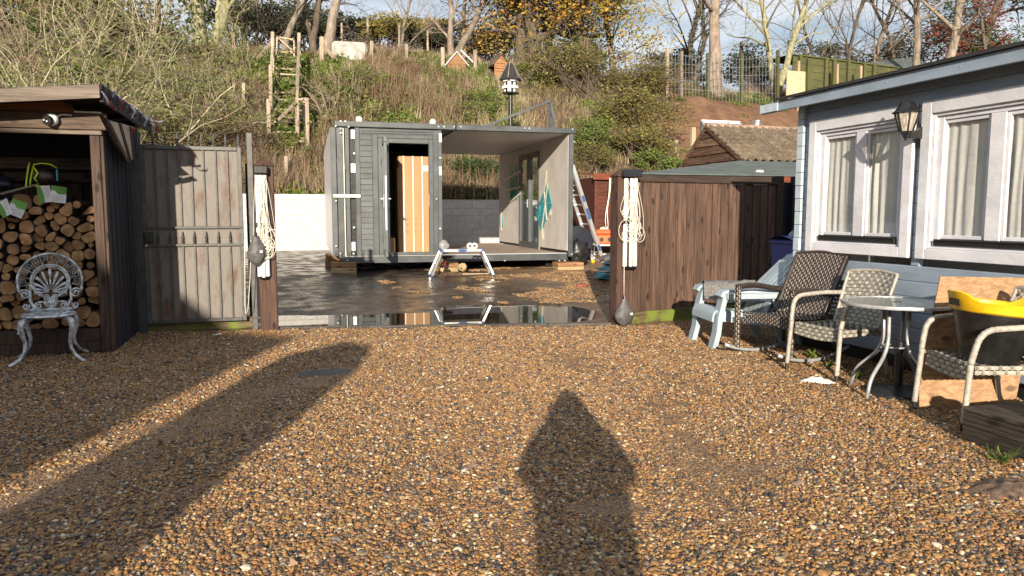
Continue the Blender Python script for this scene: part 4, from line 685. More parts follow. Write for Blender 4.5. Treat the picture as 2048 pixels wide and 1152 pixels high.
part('back_plate', MB().prism([(.16, -.035, -.10), (.16, -.02, -.13), (.16, .02, -.13), (.16, .035, -.10), (.16, .035, .045), (.16, .02, .065), (.16, -.02, .065), (.16, -.035, .045)], (.04, 0, 0)), MT['black_metal'], la)
# ================================================================ WOOD STORE SHED (left)
SY = 7.95; SXR = -1.556; SXL = -4.2
sh = thing('log_store', 'dark timber open fronted log store with sloping roof and CCTV beam', 'shed', (-2.6, SY, 0))
SW, SWX = MT['shed_wood'], MT['shed_wood_x']
def W(name, mb, m, smooth=False): return part(name, mb, m, sh, smooth, True)
W('front_post', MB().box(SXR - .113, SXR - .03, SY, SY + .1, .0, 2.09, .006), SW); W('front_post', MB().box(SXR - .028, SXR, SY + .012, SY + .1, .0, 2.09, .004), SW); W('front_post', MB().box(SXL, SXL + .1, SY, SY + .1, 0, 2.09), SW)
W('beam', MB().box(SXL, -1.515, SY - .04, SY + .03, 2.135, 2.29, .006), SWX); W('beam_trim', MB().box(SXL, -1.56, SY - .02, SY + .06, 2.092, 2.132, .003), MT['fascia_wood'])
W('kick_board', MB().box(SXL, SXR - .115, SY + .01, SY + .05, .02, .125, .005), SW); W('kick_board', MB().box(SXL, SXR - .115, SY + .014, SY + .05, .127, .24, .005), SW)
W('floor', MB().box(SXL, SXR - .06, SY + .06, 9.45, .16, .236), SWX); W('back_wall', MB().box(SXL, SXR - .04, 9.42, 9.45, 0, 2.3), MT['clad_dark'])
W('middle_rail', MB().box(SXL, SXR - .06, 9.33, 9.40, 1.84, 1.96, .004), MT['fascia_wood']); W('middle_rail', MB().box(SXL, SXR - .06, 9.31, 9.37, 1.70, 1.80, .004), SWX)
for x in (-2.35, -2.0, -2.75): W('back_board', MB().box(x, x + .28, 9.38, 9.415, .3, 1.69, .004), SW)
nb = 13; yb = (9.46 - (SY + .11)) / nb; cm = MB().box(0, .03, 0, yb - .012, 0, 2.2, .004).mesh('cladding_board', MT['clad_dark'])
for k in range(nb): part('cladding_board', cm, None, sh, loc=(SXR - .036 + (.006 if k % 2 else 0) + 2.6, SY + .11 + k * yb - SY, .01))
W('side_lining', MB().box(SXR - .075, SXR - .04, SY + .11, 9.44, .0, 2.25), MT['clad_dark'])
W('corner_board', MB().box(-1.70, -1.53, 9.47, 9.5, 0, 1.9, .004), SW)
# roof, tilted: higher on the right
rz = lambda x: 2.504 + (x + 1.487) * .095
def slab(x0, x1, y0_, y1_, dz0, dz1): return MB().prism([(x0, y0_, rz(x0) + dz0), (x1, y0_, rz(x1) + dz0), (x1, y0_, rz(x1) + dz1), (x0, y0_, rz(x0) + dz1)], (0, y1_ - y0_, 0))
W('roof_fascia', slab(SXL - .2, -1.487, 7.56, 7.60, -.118, .0), MT['fascia_wood']); W('roof_deck', slab(SXL - .2, -1.50, 7.603, 10.35, -.07, -.045), SWX); W('roof_felt', slab(SXL - .2, -1.47, 7.575, 10.36, -.043, .006), MT['felt_dark'])
W('verge_board', MB().box(-1.498, -1.468, 7.605, 10.33, rz(-1.48) - .15, rz(-1.48) - .0), MT['clad_dark'])
W('gable_infill', MB().prism([(SXL, SY + .0, 2.292), (-1.79, SY, 2.292), (-1.86, SY, rz(-1.86) - .075), (SXL, SY, rz(SXL) - .075)], (0, .03, 0)), MT['infill'])
W('rafter', MB().bar((-1.78, SY + .0, 2.295), (-1.85, SY + .0, rz(-1.85) - .08), .045, .03), SWX)
for y in (8.3, 9.0, 9.7): W('rafter', MB().bar((SXL, y, rz(SXL) - .1), (-1.52, y, rz(-1.52) - .1), .045, .06), MT['clad_dark'])
W('debris_ledge', MB().box(-1.78, -1.56, SY - .03, SY + .05, 2.2905, 2.305), MT['rag'])
def fl(pts, m, x0=-1.45, th=-.03, nm='side_flap'):
    q = [onX(x, y, x0) for x, y in pts]; W(nm, MB().prism(q, (th, 0, 0)), m)
fl(((212, 236), (219, 240), (259, 322), (255, 326)), SW); fl(((219.5, 241), (238, 246), (261, 318), (258, 320)), MT['floor_board'], -1.46, -.012, 'flap_panel'); fl(((238.5, 245), (243, 246), (264, 321), (260.5, 321)), SW); fl(((243.5, 247), (260, 252), (267, 318), (263.5, 320)), MT['floor_board'], -1.46, -.012, 'flap_panel'); fl(((260.5, 252), (264, 254), (269, 322), (267.5, 322)), SW)
fl(((205, 231), (212, 235), (255, 327), (240, 300)), MT['clad_dark'], -1.47)
# CCTV camera
cp = onY(103, 239, SY - .07)
cc = thing('security_camera', 'round white security camera fixed to the log store beam', 'camera', cp)
part('body', MB().ball((0, 0, 0), .06, 16, 12), MT['white_plastic'], cc, 'all'); part('lens_plate', MB().tube([(-.018, -.046, -.014), (-.024, -.066, -.018)], [.05, .042], 14), MT['black'], cc)
for a in range(3): part('lens', MB().tube([(-.018 + (a - 1) * .024, -.055, -.012 - (a % 2) * .01), (-.022 + (a - 1) * .024, -.071, -.014 - (a % 2) * .01)], .008, 8), MT['zinc'], cc)
part('cable', MB().tube([(.05, 0, .03), (.08, -.0, .045), (.12, .02, .05), (.16, .02, .045)], .006, 6), MT['white_plastic'], cc); part('mount', MB().tube([(0, .0, 0), (0, .06, 0)], .03, 10), MT['white_plastic'], cc)
# bunting wound round the verge
bt = MB(); pts = []; r_ = random.Random(3)
for k in range(60):
    a = k * .9; y = 7.62 + k / 59 * 2.7; pts.append((-1.47 + .03 * math.cos(a), y, rz(-1.47) - .05 + .065 * math.sin(a)))
for p, q in zip(pts, pts[1:]):
    p = Vector(p); q = Vector(q); d = Vector((.012 * r_.uniform(-1, 1), .05, .02)); bt.add([p - d, q - d, q + d, p + d], [(0, 1, 2, 3)])
bo = thing('bunting', 'red and white flag bunting wound round the log store verge', 'bunting', (-1.47, 8.9, 2.45))
part('wound_cloth', bt, MT['bunting'], bo, world=True)
e = onX(300, 240, -1.46); e2 = onX(305, 262, -1.46); q = MB()
def ribbon(a, b, w_, mat, sag=.03):
    m_ = MB(); a = Vector(a); b = Vector(b)
    def P(u, v): p = a.lerp(b, u); return p + Vector((.02 * math.sin(5 * u) + (v - .5) * .01, (v - .5) * w_ * (1 + .3 * math.sin(4 * u)), -sag * math.sin(PI * u)))
    m_.grid(P, 8, 2); part('ribbon', m_, mat, bo, 'all', True)
ribbon(onX(297, 236, -1.45), onX(330, 241, -1.45), .10, MT['white_cloth']); ribbon(onX(306, 242, -1.45), onX(318, 268, -1.45), .16, MT['red_cloth'], 0); ribbon(onX(300, 245, -1.44), onX(312, 264, -1.44), .08, MT['white_cloth'], 0)
ribbon(onX(209, 190, -1.44), onX(236, 218, -1.44), .07, MT['red_cloth'], .06); ribbon(onX(203, 182, -1.43), onX(222, 208, -1.43), .05, MT['white_cloth'], .05); ribbon(onX(262, 252, -1.42), onX(268, 266, -1.42), .12, MT['red_cloth'], 0)
for t in (.2, .45, .75):
    a = Vector((-1.435, lerp(7.7, 10.2, t), rz(-1.47) - .03)); ribbon(a, a + Vector((0, .12, -.1)), .05, MT['white_cloth' if int(t * 20) % 2 else 'red_cloth'], 0)
# ================================================================ STEEL SIDE GATE
GY = 9.22
ga = thing('metal_gate', 'tall grey steel side gate with rust stained sheeting and spear tops', 'gate', (-.95, GY, 0))
def G(name, mb, m, smooth=False): return part(name, mb, m, ga, smooth, True)
gx = lambda p: onY(p, 400, GY).x
gxl, gxr = gx(283), gx(485.5); gzt = onY(385, 292, GY).z; m1, m2 = onY(385, 455, GY).z, onY(385, 490, GY).z; GM = MT['gate_metal']
G('stile', MB().box(gxl, gxl + .05, GY - .02, GY + .02, .10, gzt, .004), GM); G('stile', MB().box(gxr - .045, gxr, GY - .02, GY + .02, .10, gzt, .004), GM)
G('top_rail', MB().box(gxl + .051, gxr - .046, GY - .021, GY + .02, gzt - .045, gzt - .001, .004), GM); G('bottom_rail', MB().box(gxl + .051, gxr - .046, GY - .021, GY + .02, .10, .14, .004), GM)
for z in (m1, m2): G('middle_rail', MB().box(gxl + .02, gxr - .02, GY - .03, GY - .012, z - .014, z + .014, .003), GM)
G('sheet', MB().box(gxl + .04, gxr - .04, GY + .004, GY + .008, .11, gzt - .03), MT['gate_sheet'])
bars = [gx(p) for p in (313, 337.7, 362, 385.6, 409.6, 434, 457.5)]
for x in bars:
    G('bar', MB().box(x - .009, x + .009, GY - .017, GY + .001, m1 + .0145, gzt - .046), GM); G('bar', MB().box(x - .009, x + .009, GY - .017, GY + .001, .141, m2 - .0145), GM)
fin = [(.0, 0), (.016, .002), (.016, .018), (.008, .022), (.017, .036), (.009, .05), (.016, .062), (.012, .09), (.004, .14), (0, .15)]
fm = MB().lathe(fin, 8).mesh('spear_top', GM, smooth=40)
for p in (284, 311, 335.5, 359.6, 383, 407, 431, 455, 480.5): part('spear_top', fm, None, ga, loc=(gx(p) + .95, 0, gzt))
for x in bars: part('spear_top', fm, None, ga, loc=(x + .95, -.02, m2 + .014))
G('lock_box', MB().box(gxl + .012, gxl + .11, GY - .05, GY - .032, m2 + .03, m2 + .15, .008), MT['black']); G('keyhole', MB().tube([(gxl + .035, GY - .03, m2), (gxl + .035, GY - .05, m2)], .012, 8), MT['zinc'])
pl_ = onY(275, 400, 9.2).x; pr_ = onY(502.5, 400, 9.16).x
gp1 = solo('gate_post', MB().box(pl_ - .04, pl_ + .04, 9.16, 9.24, -.05, onY(275, 256, 9.2).z, .004), MT['gate_dark'], 'square steel post beside the log store that the gate latches to', 'post', (pl_, 9.2, 0), 'steel posts of the side gate')
gp2 = solo('gate_post', MB().box(pr_ - .031, pr_ + .031, 9.12, 9.19, -.05, onY(502, 266, 9.16).z, .004), MT['gate_metal'], 'tall grey steel gate post behind the left timber post', 'post', (pr_, 9.16, 0), 'steel posts of the side gate')
solo('gravel_board', MB().box(gxl - .02, pr_, GY + .06, GY + .12, -.05, .13, .004), MT['gravel_board'], 'low mossy board on the ground under the steel gate', 'board', (-.9, GY + .09, 0))
solo('side_fence', MB().box(pr_ - .07, pr_ + .2, 9.5, 9.54, .1, 1.95), MT['clad_dark'], 'dark narrow fence strip in the gap right of the gate', 'fence', (pr_, 9.5, 0))
# ================================================================ TIMBER GATEWAY POSTS
def wpost(x0, x1, y0_, y1_, zt, label):
    t = thing('gateway_post', label, 'post', ((x0 + x1) / 2, (y0_ + y1_) / 2, -.02), 0, 'timber posts either side of the gateway'); hx, hy_ = (x1 - x0) / 2, (y1_ - y0_) / 2
    part('shaft', MB().box(-hx, hx, -hy_, hy_, -.1, zt + .02, .012), MT['post_wood'], t); part('cap', MB().box(-hx - .008, hx + .008, -hy_ - .008, hy_ + .008, zt + .021, zt + .045, .004).add([(-hx, -hy_, zt + .045), (hx, -hy_, zt + .045), (hx, hy_, zt + .045), (-hx, hy_, zt + .045), (0, 0, zt + .14)], [(0, 1, 4), (1, 2, 4), (2, 3, 4), (3, 0, 4)]), MT['post_wood'], t); return t
wpost(-.229, -.027, 9.04, 9.25, 1.90, 'dark brown timber gateway post left of the puddle, with white airer hung on it'); wpost(3.892, 4.11, 8.12, 8.34, 1.795, 'dark brown timber gateway post at the left end of the brown fence')
# ================================================================ CLOSEBOARD FENCE
A_ = Vector((4.13, 8.22, 0)); B_ = Vector((6.42, 8.53, 0)); fd = (B_ - A_).normalized(); fn = Vector((fd.y, -fd.x, 0)); fa = math.atan2(fd.y, fd.x); FL = (B_ - A_).length
fe = thing('board_fence', 'brown vertical board fence right of the gateway with knotty timber', 'fence', A_, fa)
nbd = 17; bw_ = FL / nbd; x = 0
bms = [MB().prism([(0, -.020, .15), (bw_ - .001, -.010, .15), (bw_ - .001, .0, .15), (0, .0, .15)], (0, 0, 1.585 + dz)).mesh('board', MT['fence_wood']) for dz in (0, .006, -.004)]
for k in range(nbd): part('board', bms[k % 3], None, fe, loc=(k * bw_, rng.uniform(-.004, .002), 0), rot=(0, rng.uniform(-.004, .004), 0))
part('capping', MB().box(-.0, FL, -.04, .03, 1.742, 1.775, .004), MT['dark_fascia'], fe); part('gravel_board', MB().box(0, FL, -.035, -.004, -.03, .147, .004), MT['gravel_board'], fe)
for z in (.4, 1.0, 1.55): part('arris_rail', MB().box(0, FL, .004, .06, z, z + .07), MT['post_wood'], fe)
part('end_post', MB().box(FL + .002, FL + .12, -.03, .09, -.02, 1.86, .006), MT['dark_fascia'], fe); part('end_board', MB().box(FL + .122, FL + .9, .05, .075, 0, 1.78), MT['clad_dark'], fe); part('end_post', MB().box(FL + .3, FL + .42, -.02, .045, 0, 1.86, .006), MT['clad_dark'], fe)
# ================================================================ RED SHED, FELT ROOF, BARN
D_ = 18.9; a = dep(1191, 350, D_); b = dep(1344, 350, D_); rsd = thing('red_shed', 'red brown board shed with red fascias behind the fence', 'shed', (a.x, a.y, 0))
wid = 2.05; zt = a.z - .06
for k in range(12): part('board', MB().box(0, wid, 0, .03, .1 + k * .19, .1 + k * .19 + .186, .006), MT['red_wood'], rsd)
part('side_wall', MB().box(-.001, .03, .032, 2.4, .1, zt), MT['red_wood'], rsd); part('corner_trim', MB().box(-.03, .05, -.03, .0, .05, zt, .004), MT['red_wood'], rsd)
part('fascia', MB().prism([(-.12, -.14, zt - .06), (wid + .15, -.14, zt - .06), (wid + .15, -.14, zt + .07), (-.12, -.14, zt + .07)], (0, .04, 0)), MT['red_fascia'], rsd); part('roof', MB().prism([(-.1, -.1, zt + .06), (wid + .12, -.1, zt + .06), (wid + .12, 2.5, zt + .22), (-.1, 2.5, zt + .22)], (0, 0, .03)), MT['red_fascia'], rsd)
# felt-roofed shed
fy = 11.2; p0 = onY(1273, 352, fy); p1 = onY(1600, 347, fy); zE = (p0.z + p1.z) / 2
fs = thing('felt_roof_shed', 'low dark shed with a grey green felt roof between fence and barn', 'shed', (p0.x, fy, 0)); ln_ = p1.x - p0.x + 3
part('fascia', MB().box(0, ln_ - 2.9, -.03, 0, zE - .14, zE - .004, .004), MT['dark_fascia'], fs); part('fascia', MB().box(ln_ - 3.4, ln_, -.05, -.032, zE - .14, zE + .01, .004), MT['red_fascia'], fs); part('front_wall', MB().box(0, ln_, .02, .06, 0, zE - .145), MT['clad_dark'], fs)
rb = onY(1480, 321, 14.2); rl = onY(1345, 349.5, fy)
part('roof', MB().prism([(-.02, -.06, zE), (ln_, -.06, zE + .02), (ln_, 14.2 - fy, rb.z), (rb.x - p0.x, 14.2 - fy, rb.z)], (0, 0, -.02)), MT['felt'], fs)
for t in (.33, .66): part('felt_lap', MB().prism([(lerp(0, rb.x - p0.x, t), lerp(-.06, 14.2 - fy, t), lerp(zE, rb.z, t) + .002), (ln_, lerp(-.06, 14.2 - fy, t), lerp(zE + .02, rb.z, t) + .002), (ln_, lerp(-.06, 14.2 - fy, t) + .03, lerp(zE + .02, rb.z, t) + .007), (lerp(0, rb.x - p0.x, t), lerp(-.06, 14.2 - fy, t) + .03, lerp(zE, rb.z, t) + .007)], (0, 0, .006)), MT['felt'], fs)
p = onY(1520, 340, 11.6); solo('dead_leaf', MB().ball((p.x, 11.6, lerp(zE, rb.z, .13) + .03), .06, 6, 4, (1.6, 1, .5)), MT['rag'], 'pale curled leaf lying on the grey felt roof', 'leaf', (p.x, 11.6, p.z))
# barn
BX = 11.2; ap = Vector((BX, 17.9, 3.725)); ef = Vector((BX, 16.13, 2.67)); er = Vector((BX, 19.3, 2.62)); BLn = 9.
bn = thing('barn', 'old barn with weatherboarded gable and mossy pantile roof', 'barn', (BX, 17.9, 0))
nb_ = 9; zlo = 1.6
for k in range(nb_):
    z0 = zlo + k * (ap.z - zlo - .1) / nb_; z1 = z0 + (ap.z - zlo - .1) / nb_
    def yl(z): return lerp(ef.y, ap.y, (z - ef.z) / (ap.z - ef.z)) if z > ef.z else ef.y + .05
    def yr(z): return lerp(er.y, ap.y, (z - er.z) / (ap.z - er.z)) if z > er.z else er.y - .05
    a0, a1, b0, b1 = yl(z0) + .05, yl(z1) + .05, yr(z0) - .05, yr(z1) - .05
    if b1 - a1 < .05: a1 = b1 = (a1 + b1) / 2
    part('weatherboard', MB().add([(-.035, a0 - 17.9, z0), (-.035, b0 - 17.9, z0), (-.004, b1 - 17.9, z1), (-.004, a1 - 17.9, z1), (.01, a0 - 17.9, z0), (.01, b0 - 17.9, z0)], [(0, 3, 2, 1), (0, 1, 5, 4)]), MT['old_board'], bn)
part('gable_backing', MB().prism([(.012, ef.y - 17.9, 0), (.012, er.y - 17.9, 0), (.012, er.y - 17.9, er.z), (.012, 0, ap.z - .06), (.012, ef.y - 17.9, ef.z)], (.05, 0, 0)), MT['clad_dark'], bn)
part('roof_underlay', MB().prism([(-.02, ef.y - 17.95, ef.z - .06), (-.02, 0, ap.z - .045), (-.02, er.y - 17.85, er.z - .06), (-.02, er.y - 17.85, er.z - .1), (-.02, 0, ap.z - .1), (-.02, ef.y - 17.95, ef.z - .1)], (BLn, 0, 0)), MT['tile'], bn)
sl = (ap - ef); sl_n = sl.normalized(); nc = 9; tw = .235; ct_l = sl.length / nc
upn = Vector((0, -sl_n.z, sl_n.y)) if Vector((0, -sl_n.z, sl_n.y)).z > 0 else Vector((0, sl_n.z, -sl_n.y))
def tile_mesh():
    m_ = MB(); pr = [(0, .0), (.05, .05), (.10, .06), (.15, .028), (.19, .006), (tw, .002)]; vs = []
    for d_, lift in ((-.02, .05), (ct_l * 1.05, .0)):
        for x, h in pr:
            c = sl_n * d_ + upn * (h + lift); vs.append((x, c.y, c.z))
    n = len(pr); fs_ = [(i, i + 1, n + i + 1, n + i) for i in range(n - 1)]
    o = len(vs)
    for x, h in pr: c = sl_n * -.02 + upn * (h + .005); vs.append((x, c.y, c.z))
    fs_ += [(o + i, o + i + 1, i + 1, i) for i in range(n - 1)]
    return m_.add(vs, fs_).mesh('tile', MT['tile'])
tm = tile_mesh(); nt_ = 0; stuff = MB()
for j in range(nc):
    for i in range(int(BLn / tw)):
        c = ef + sl_n * (j * ct_l) - Vector((BX, 17.9, 0)); x = -.04 + i * tw + rng.uniform(-.006, .006)
        if nt_ < 290 and i < 30: part('tile', tm, None, bn, loc=(x, c.y, c.z + rng.uniform(-.006, .01))); nt_ += 1
        elif i >= 30: stuff.box(x, x + tw, c.y, c.y + ct_l * sl_n.y, c.z, c.z + .04)
so_ = part('tile', stuff, MT['tile'], bn); so_['kind'] = 'stuff'
for i in range(22): part('ridge_tile', MB().tube([(-.05 + i * .4, 0, ap.z - .03), (.345 + i * .4, 0, ap.z - .03 + rng.uniform(-.01, .01))], .11, 8), MT['ridge'], bn)
part('barge_board', MB().bar((-.05, ef.y - 17.93, ef.z - .05), (-.05, .0, ap.z - .03), .03, .09), MT['old_board'], bn); part('barge_board', MB().bar((-.05, er.y - 17.87, er.z - .05), (-.05, .0, ap.z - .03), .03, .09), MT['old_board'], bn)
part('rusty_sheet', MB().prism([(-.07, 1.0, 1.9), (-.07, 1.55, 1.9), (-.07, 1.5, 2.45), (-.07, 1.0, 2.5)], (.03, 0, 0)), MT['brick_red'], bn)
part('flue', MB().tube([(2.0, .6, 3.3), (2.0, .6, 4.0)], .11, 12).tube([(2.0, .6, 3.98), (2.0, .6, 4.02)], .125, 12), MT['steel'], bn)
# glazed cold-frame roof behind the barn
gr = thing('glass_lean_to', 'aluminium framed glazed lean to roof just behind the barn ridge', 'glasshouse', (dep(1400, 262, 22).x, dep(1400, 262, 22).y, 0))
q0 = dep(1403, 242, 22.5); q1 = dep(1479, 245, 22.5); q2 = dep(1415, 262, 21.2); q3 = dep(1488, 264, 21.2); base_ = Vector(gr.location)
q0 = Vector((q0.x, q0.y, q0.z)); m_ = MB()
for a, b in ((q0, q1), (q0, q2), (q1, q3), (q0.lerp(q1, .36), q2.lerp(q3, .36)), (q0.lerp(q1, .68), q2.lerp(q3, .68)), (q2, q3)): m_.bar(a - base_, b - base_, .06, .06)
for p in (q0, q1, q2, q3): m_.bar(p - base_, Vector((p.x, p.y, 1.8)) - base_, .06, .06)
part('frame', m_, MT['alu'], gr); part('pane', MB().add([q0 - base_, q1 - base_, q3 - base_, q2 - base_], [(0, 1, 2, 3)]), MT['table_glass'], gr)
m_ = MB(); p = dep(1386, 262, 21); solo('fence_stake', m_.box(p.x - .06, p.x + .06, p.y - .06, p.y + .06, 1.5, p.z + .1, .01), MT['pale_wood'], 'pale square stake by the back corner of the barn gable', 'stake', (p.x, p.y, 1.5))
# ================================================================ FIREWOOD in the store
def clip(poly, px_, py_, nx_, ny_):
    o = []; n = len(poly)
    for i in range(n):
        a, b = poly[i], poly[(i + 1) % n]; da = (a[0] - px_) * nx_ + (a[1] - py_) * ny_; db = (b[0] - px_) * nx_ + (b[1] - py_) * ny_
        if da <= 0: o.append(a)
        if da * db < 0: t = da / (da - db); o.append((a[0] + (b[0] - a[0]) * t, a[1] + (b[1] - a[1]) * t))
    return o
lr = random.Random(21); LX0, LX1, LZ0 = -3.3, -1.69, .245
def ltop(x): return 1.44 + .07 * math.sin(x * 5) + (.05 if x > -1.95 else 0)
seeds = []
row = 0; z = LZ0 + .05
while z < 1.60:
    x = LX0 + (.05 if row % 2 else .0)
    while x < LX1 + .02:
        seeds.append([x + lr.uniform(-.036, .036), z + lr.uniform(-.034, .034), lr.uniform(-.0022, .0026), row]); x += lr.uniform(.098, .135)
    z += .092; row += 1
LG = dict(r='round', h='half', w='split')
ORD = 'first second third fourth fifth sixth seventh eighth ninth tenth eleventh twelfth thirteenth fourteenth fifteenth sixteenth seventeenth eighteenth nineteenth twentieth'.split()
seeds = [q for q in seeds if not (q[1] > ltop(q[0]) or q[0] > LX1)]
for i, (sx_, sz_, sw_, row_) in enumerate(seeds):
    pos_ = sum(1 for q in seeds if q[3] == row_ and q[0] > sx_)
    poly = [(sx_ - .2, sz_ - .2), (sx_ + .2, sz_ - .2), (sx_ + .2, sz_ + .2), (sx_ - .2, sz_ + .2)]
    poly = clip(poly, LX1, sz_, 1, 0); poly = clip(poly, sx_, ltop(sx_) + .035, 0, 1); poly = clip(poly, sx_, LZ0 - .002, 0, -1)
    for j, (ox, oz, ow, _) in enumerate(seeds):
        if j == i: continue
        dx, dz = ox - sx_, oz - sz_; d2 = dx * dx + dz * dz
        if d2 > .09: continue
        t = .5 + (sw_ - ow) / (2 * d2); poly = clip(poly, sx_ + dx * t, sz_ + dz * t, dx, dz)
    if len(poly) < 3: continue
    if lr.random() < .42:
        a_ = lr.random() * 6.28; q_ = clip(poly, sx_ + .022 * math.cos(a_), sz_ + .022 * math.sin(a_), math.cos(a_), math.sin(a_)); poly = q_ if len(q_) > 2 else poly
    cx = sum(p[0] for p in poly) / len(poly); cz = sum(p[1] for p in poly) / len(poly); rad = min(math.hypot(p[0] - cx, p[1] - cz) for p in poly)
    k = lr.random(); n = 18; prof = []
    for q in range(n):
        a = 2 * PI * q / n; dx, dz = math.cos(a), math.sin(a); rr = 1e9
        for e in range(len(poly)):
            a0, a1 = poly[e], poly[(e + 1) % len(poly)]; ex, ez = a1[0] - a0[0], a1[1] - a0[1]; den = dx * ez - dz * ex
            if abs(den) < 1e-9: continue
            t = ((a0[0] - cx) * ez - (a0[1] - cz) * ex) / den; u = ((a0[0] - cx) * dz - (a0[1] - cz) * dx) / den
            if t > 0 and -1e-6 <= u <= 1 + 1e-6: rr = min(rr, t)
        prof.append(rr)
    inr = min(prof)
    if k < .2: prof = [min(r_ * .97, inr * 1.12) for r_ in prof]; kind_ = 'round'
    else:
        prof = [r_ * .955 for r_ in prof]; prof = [(prof[q - 1] + 2 * prof[q] + prof[(q + 1) % n]) / 4 for q in range(n)]; kind_ = 'split'
    y0 = 8.12 + lr.uniform(-.045, .05); ln2 = lr.uniform(.30, .40); mb = MB()
    ring = lambda y, s: [(cx + prof[q] * s * math.cos(2 * PI * q / n), y + .006 * mnoise.noise(Vector((q, i, y * 5))), cz + prof[q] * s * math.sin(2 * PI * q / n)) for q in range(n)]
    mb.m = 1; mb.add([(cx, y0 + lr.uniform(-.008, .012), cz)] + ring(y0, .93), [(0, 1 + (q + 1) % n, 1 + q) for q in range(n)])
    mb.m = 0; mb.add(ring(y0 - .0, .93) + ring(y0 + .006, 1.0) + ring(y0 + ln2, 1.0), [(s * n + q, s * n + (q + 1) % n, (s + 1) * n + (q + 1) % n, (s + 1) * n + q) for s in (0, 1) for q in range(n)])
    solo('firewood_log', mb, [MT['bark'], MT['cut']], {'round': 'round firewood log', 'split': 'split firewood log'}[kind_] + ', %s from the right hand post in the %s layer up' % (ORD[pos_], ORD[row_]), 'log', (cx, y0 + .15, cz), 'firewood logs stacked in the log store')
# leaflets and helmet on the stack
def leaflet(base, rz_, tilt, label, sc=1.):
    t = thing('leaflet', label, 'leaflet', base, rz_, 'folded leaflets on the firewood')
    for s_ in (-1, 1):
        Mx = Matrix.Rotation(s_ * R(28), 4, 'Z') @ Matrix.Rotation(tilt * s_, 4, 'Y'); m_ = MB(); m_.box(0, .085 * s_ * sc, -.001, .001, -.05 * sc, .05 * sc); m_.xf(Mx); pg = part('page', m_, MT['paper'], t)
        m_ = MB(); y_ = -.0022
        if s_ < 0: m_.prism([(-.085 * sc, y_, -.05 * sc), (-.05 * sc, y_, -.05 * sc), (-.045 * sc, y_, -.02 * sc), (-.05 * sc, y_, .02 * sc), (-.06 * sc, y_, .05 * sc), (-.085 * sc, y_, .05 * sc)], (0, .0008, 0))
        else: m_.prism([(.0, y_, .05 * sc), (.085 * sc, y_, .05 * sc), (.085 * sc, y_, .006 * sc), (.04 * sc, y_, .0), (.02 * sc, y_, .02 * sc), (.0, y_, .02 * sc)], (0, .0008, 0))
        m_.xf(Mx); part('green_print', m_, MT['paper_green'], pg)
        m_ = MB()
        for q in range(5): m_.box(s_ * .008 * sc if s_ > 0 else -.042 * sc, (.075 if s_ > 0 else -.008) * sc, y_, y_ + .0008, (-.012 - q * .007 if s_ > 0 else .035 - q * .012) * sc, (-.0095 - q * .007 if s_ > 0 else .0385 - q * .012) * sc)
        m_.xf(Mx); part('print', m_, MT['paper_grey'], pg)
    return t
leaflet(onY(102, 387, 8.02), R(6), .12, 'white and green folded leaflet below the black helmet on the firewood', 1.55); leaflet(onY(19, 411, 8.0), R(-4), .42, 'tilted white and green leaflet at the left edge of the firewood', 1.5)
hp = onY(84, 352, 8.25)
hm = thing('climbing_helmet', 'black helmet bag with lime straps lying on top of the firewood', 'helmet', hp)
part('shell', MB().ball((0, 0, -.01), .125, 20, 12, (1.15, .85, .88)), MT['helmet'], hm, 'all')
m_ = MB()
for o, r1 in ((-.05, .118), (-.015, .092)): m_.tube([(o + .02 * math.sin(a) - .05 * abs(math.cos(a * .5)), -.118 + .03 * abs(math.cos(a)), .0 + r1 * math.sin(a) * .95) for a in [lerp(-1.5, 1.7, q / 12) for q in range(13)]], .0075, 6)
m_.tube([(-.04, -.105, .1), (.02, -.07, .118), (.09, -.06, .11), (.145, -.05, .075)], .006, 6); m_.tube([(-.03, -.118, .07), (.0, -.125, .02), (-.03, -.13, -.03), (-.01, -.125, -.06)], .008, 6); m_.tube([(-.03, -.12, -.1), (.02, -.125, -.105), (.05, -.12, -.1)], .009, 6)
part('strap', m_, MT['neon'], hm, 'all'); part('buckle', MB().box(.14, .155, -.085, -.07, -.05, .06, .004), MT['teal'], hm)
s0, s1, s2 = onY(2, 388, 8.03), onY(40, 378, 8.02), onY(78, 368, 8.05); solo('bark_strip', MB().tube([s0, s1, s2], [.012, .011, .008], 6), MT['trunk_grey'], 'thin grey branch lying across the top left of the firewood', 'branch', s1)
_jk = MB().ball((0, 0, 0), .12, 18, 12, (1.3, .8, .8)); _jk.v = [tuple((Vector(v) * (1 + .45 * mnoise.noise(Vector(v) * 17))) + onY(-12, 366, 8.3)) for v in _jk.v]; solo('dark_jacket', _jk, MT['navy'], 'dark navy bundle at the left edge on the firewood', 'bundle', onY(-5, 362, 8.3), smooth='all')
# ================================================================ CAST METAL CHAIR with Greek key back
cch = thing('cast_garden_chair', 'worn silver cast metal garden chair with Greek key and palmette back', 'chair', (-2.03, 7.70, gh(-2.03, 7.7)), R(8)); CA = MT['cast']; T = .018
def flat(poly_lines, r, n=6): 
    m_ = MB()
    for pl in poly_lines: m_.tube(pl, r, n)
    return m_
tiltM = Matrix.Translation((0, .19, .44)) @ Matrix.Rotation(R(-11), 4, 'X')
def B3(x, z): return (x, 0, z)
CZ = .275; RO, RI = .262, .155; sxr = 1.0
def arc(r, a0, a1, n=40, cz=CZ): return [B3(r * math.sin(R(lerp(a0, a1, q / n))), cz + r * math.cos(R(lerp(a0, a1, q / n)))) for q in range(n + 1)]
m_ = MB(); m_.tube(arc(RO, -112, 112), .0125, 8); part('outer_rim', m_.xf(tiltM), CA, cch, 'all')
m_ = MB(); m_.tube(arc(RI, -158, 158, 48), .011, 8); m_.tube(arc(RI - .018, -155, 155, 48), .007, 6)
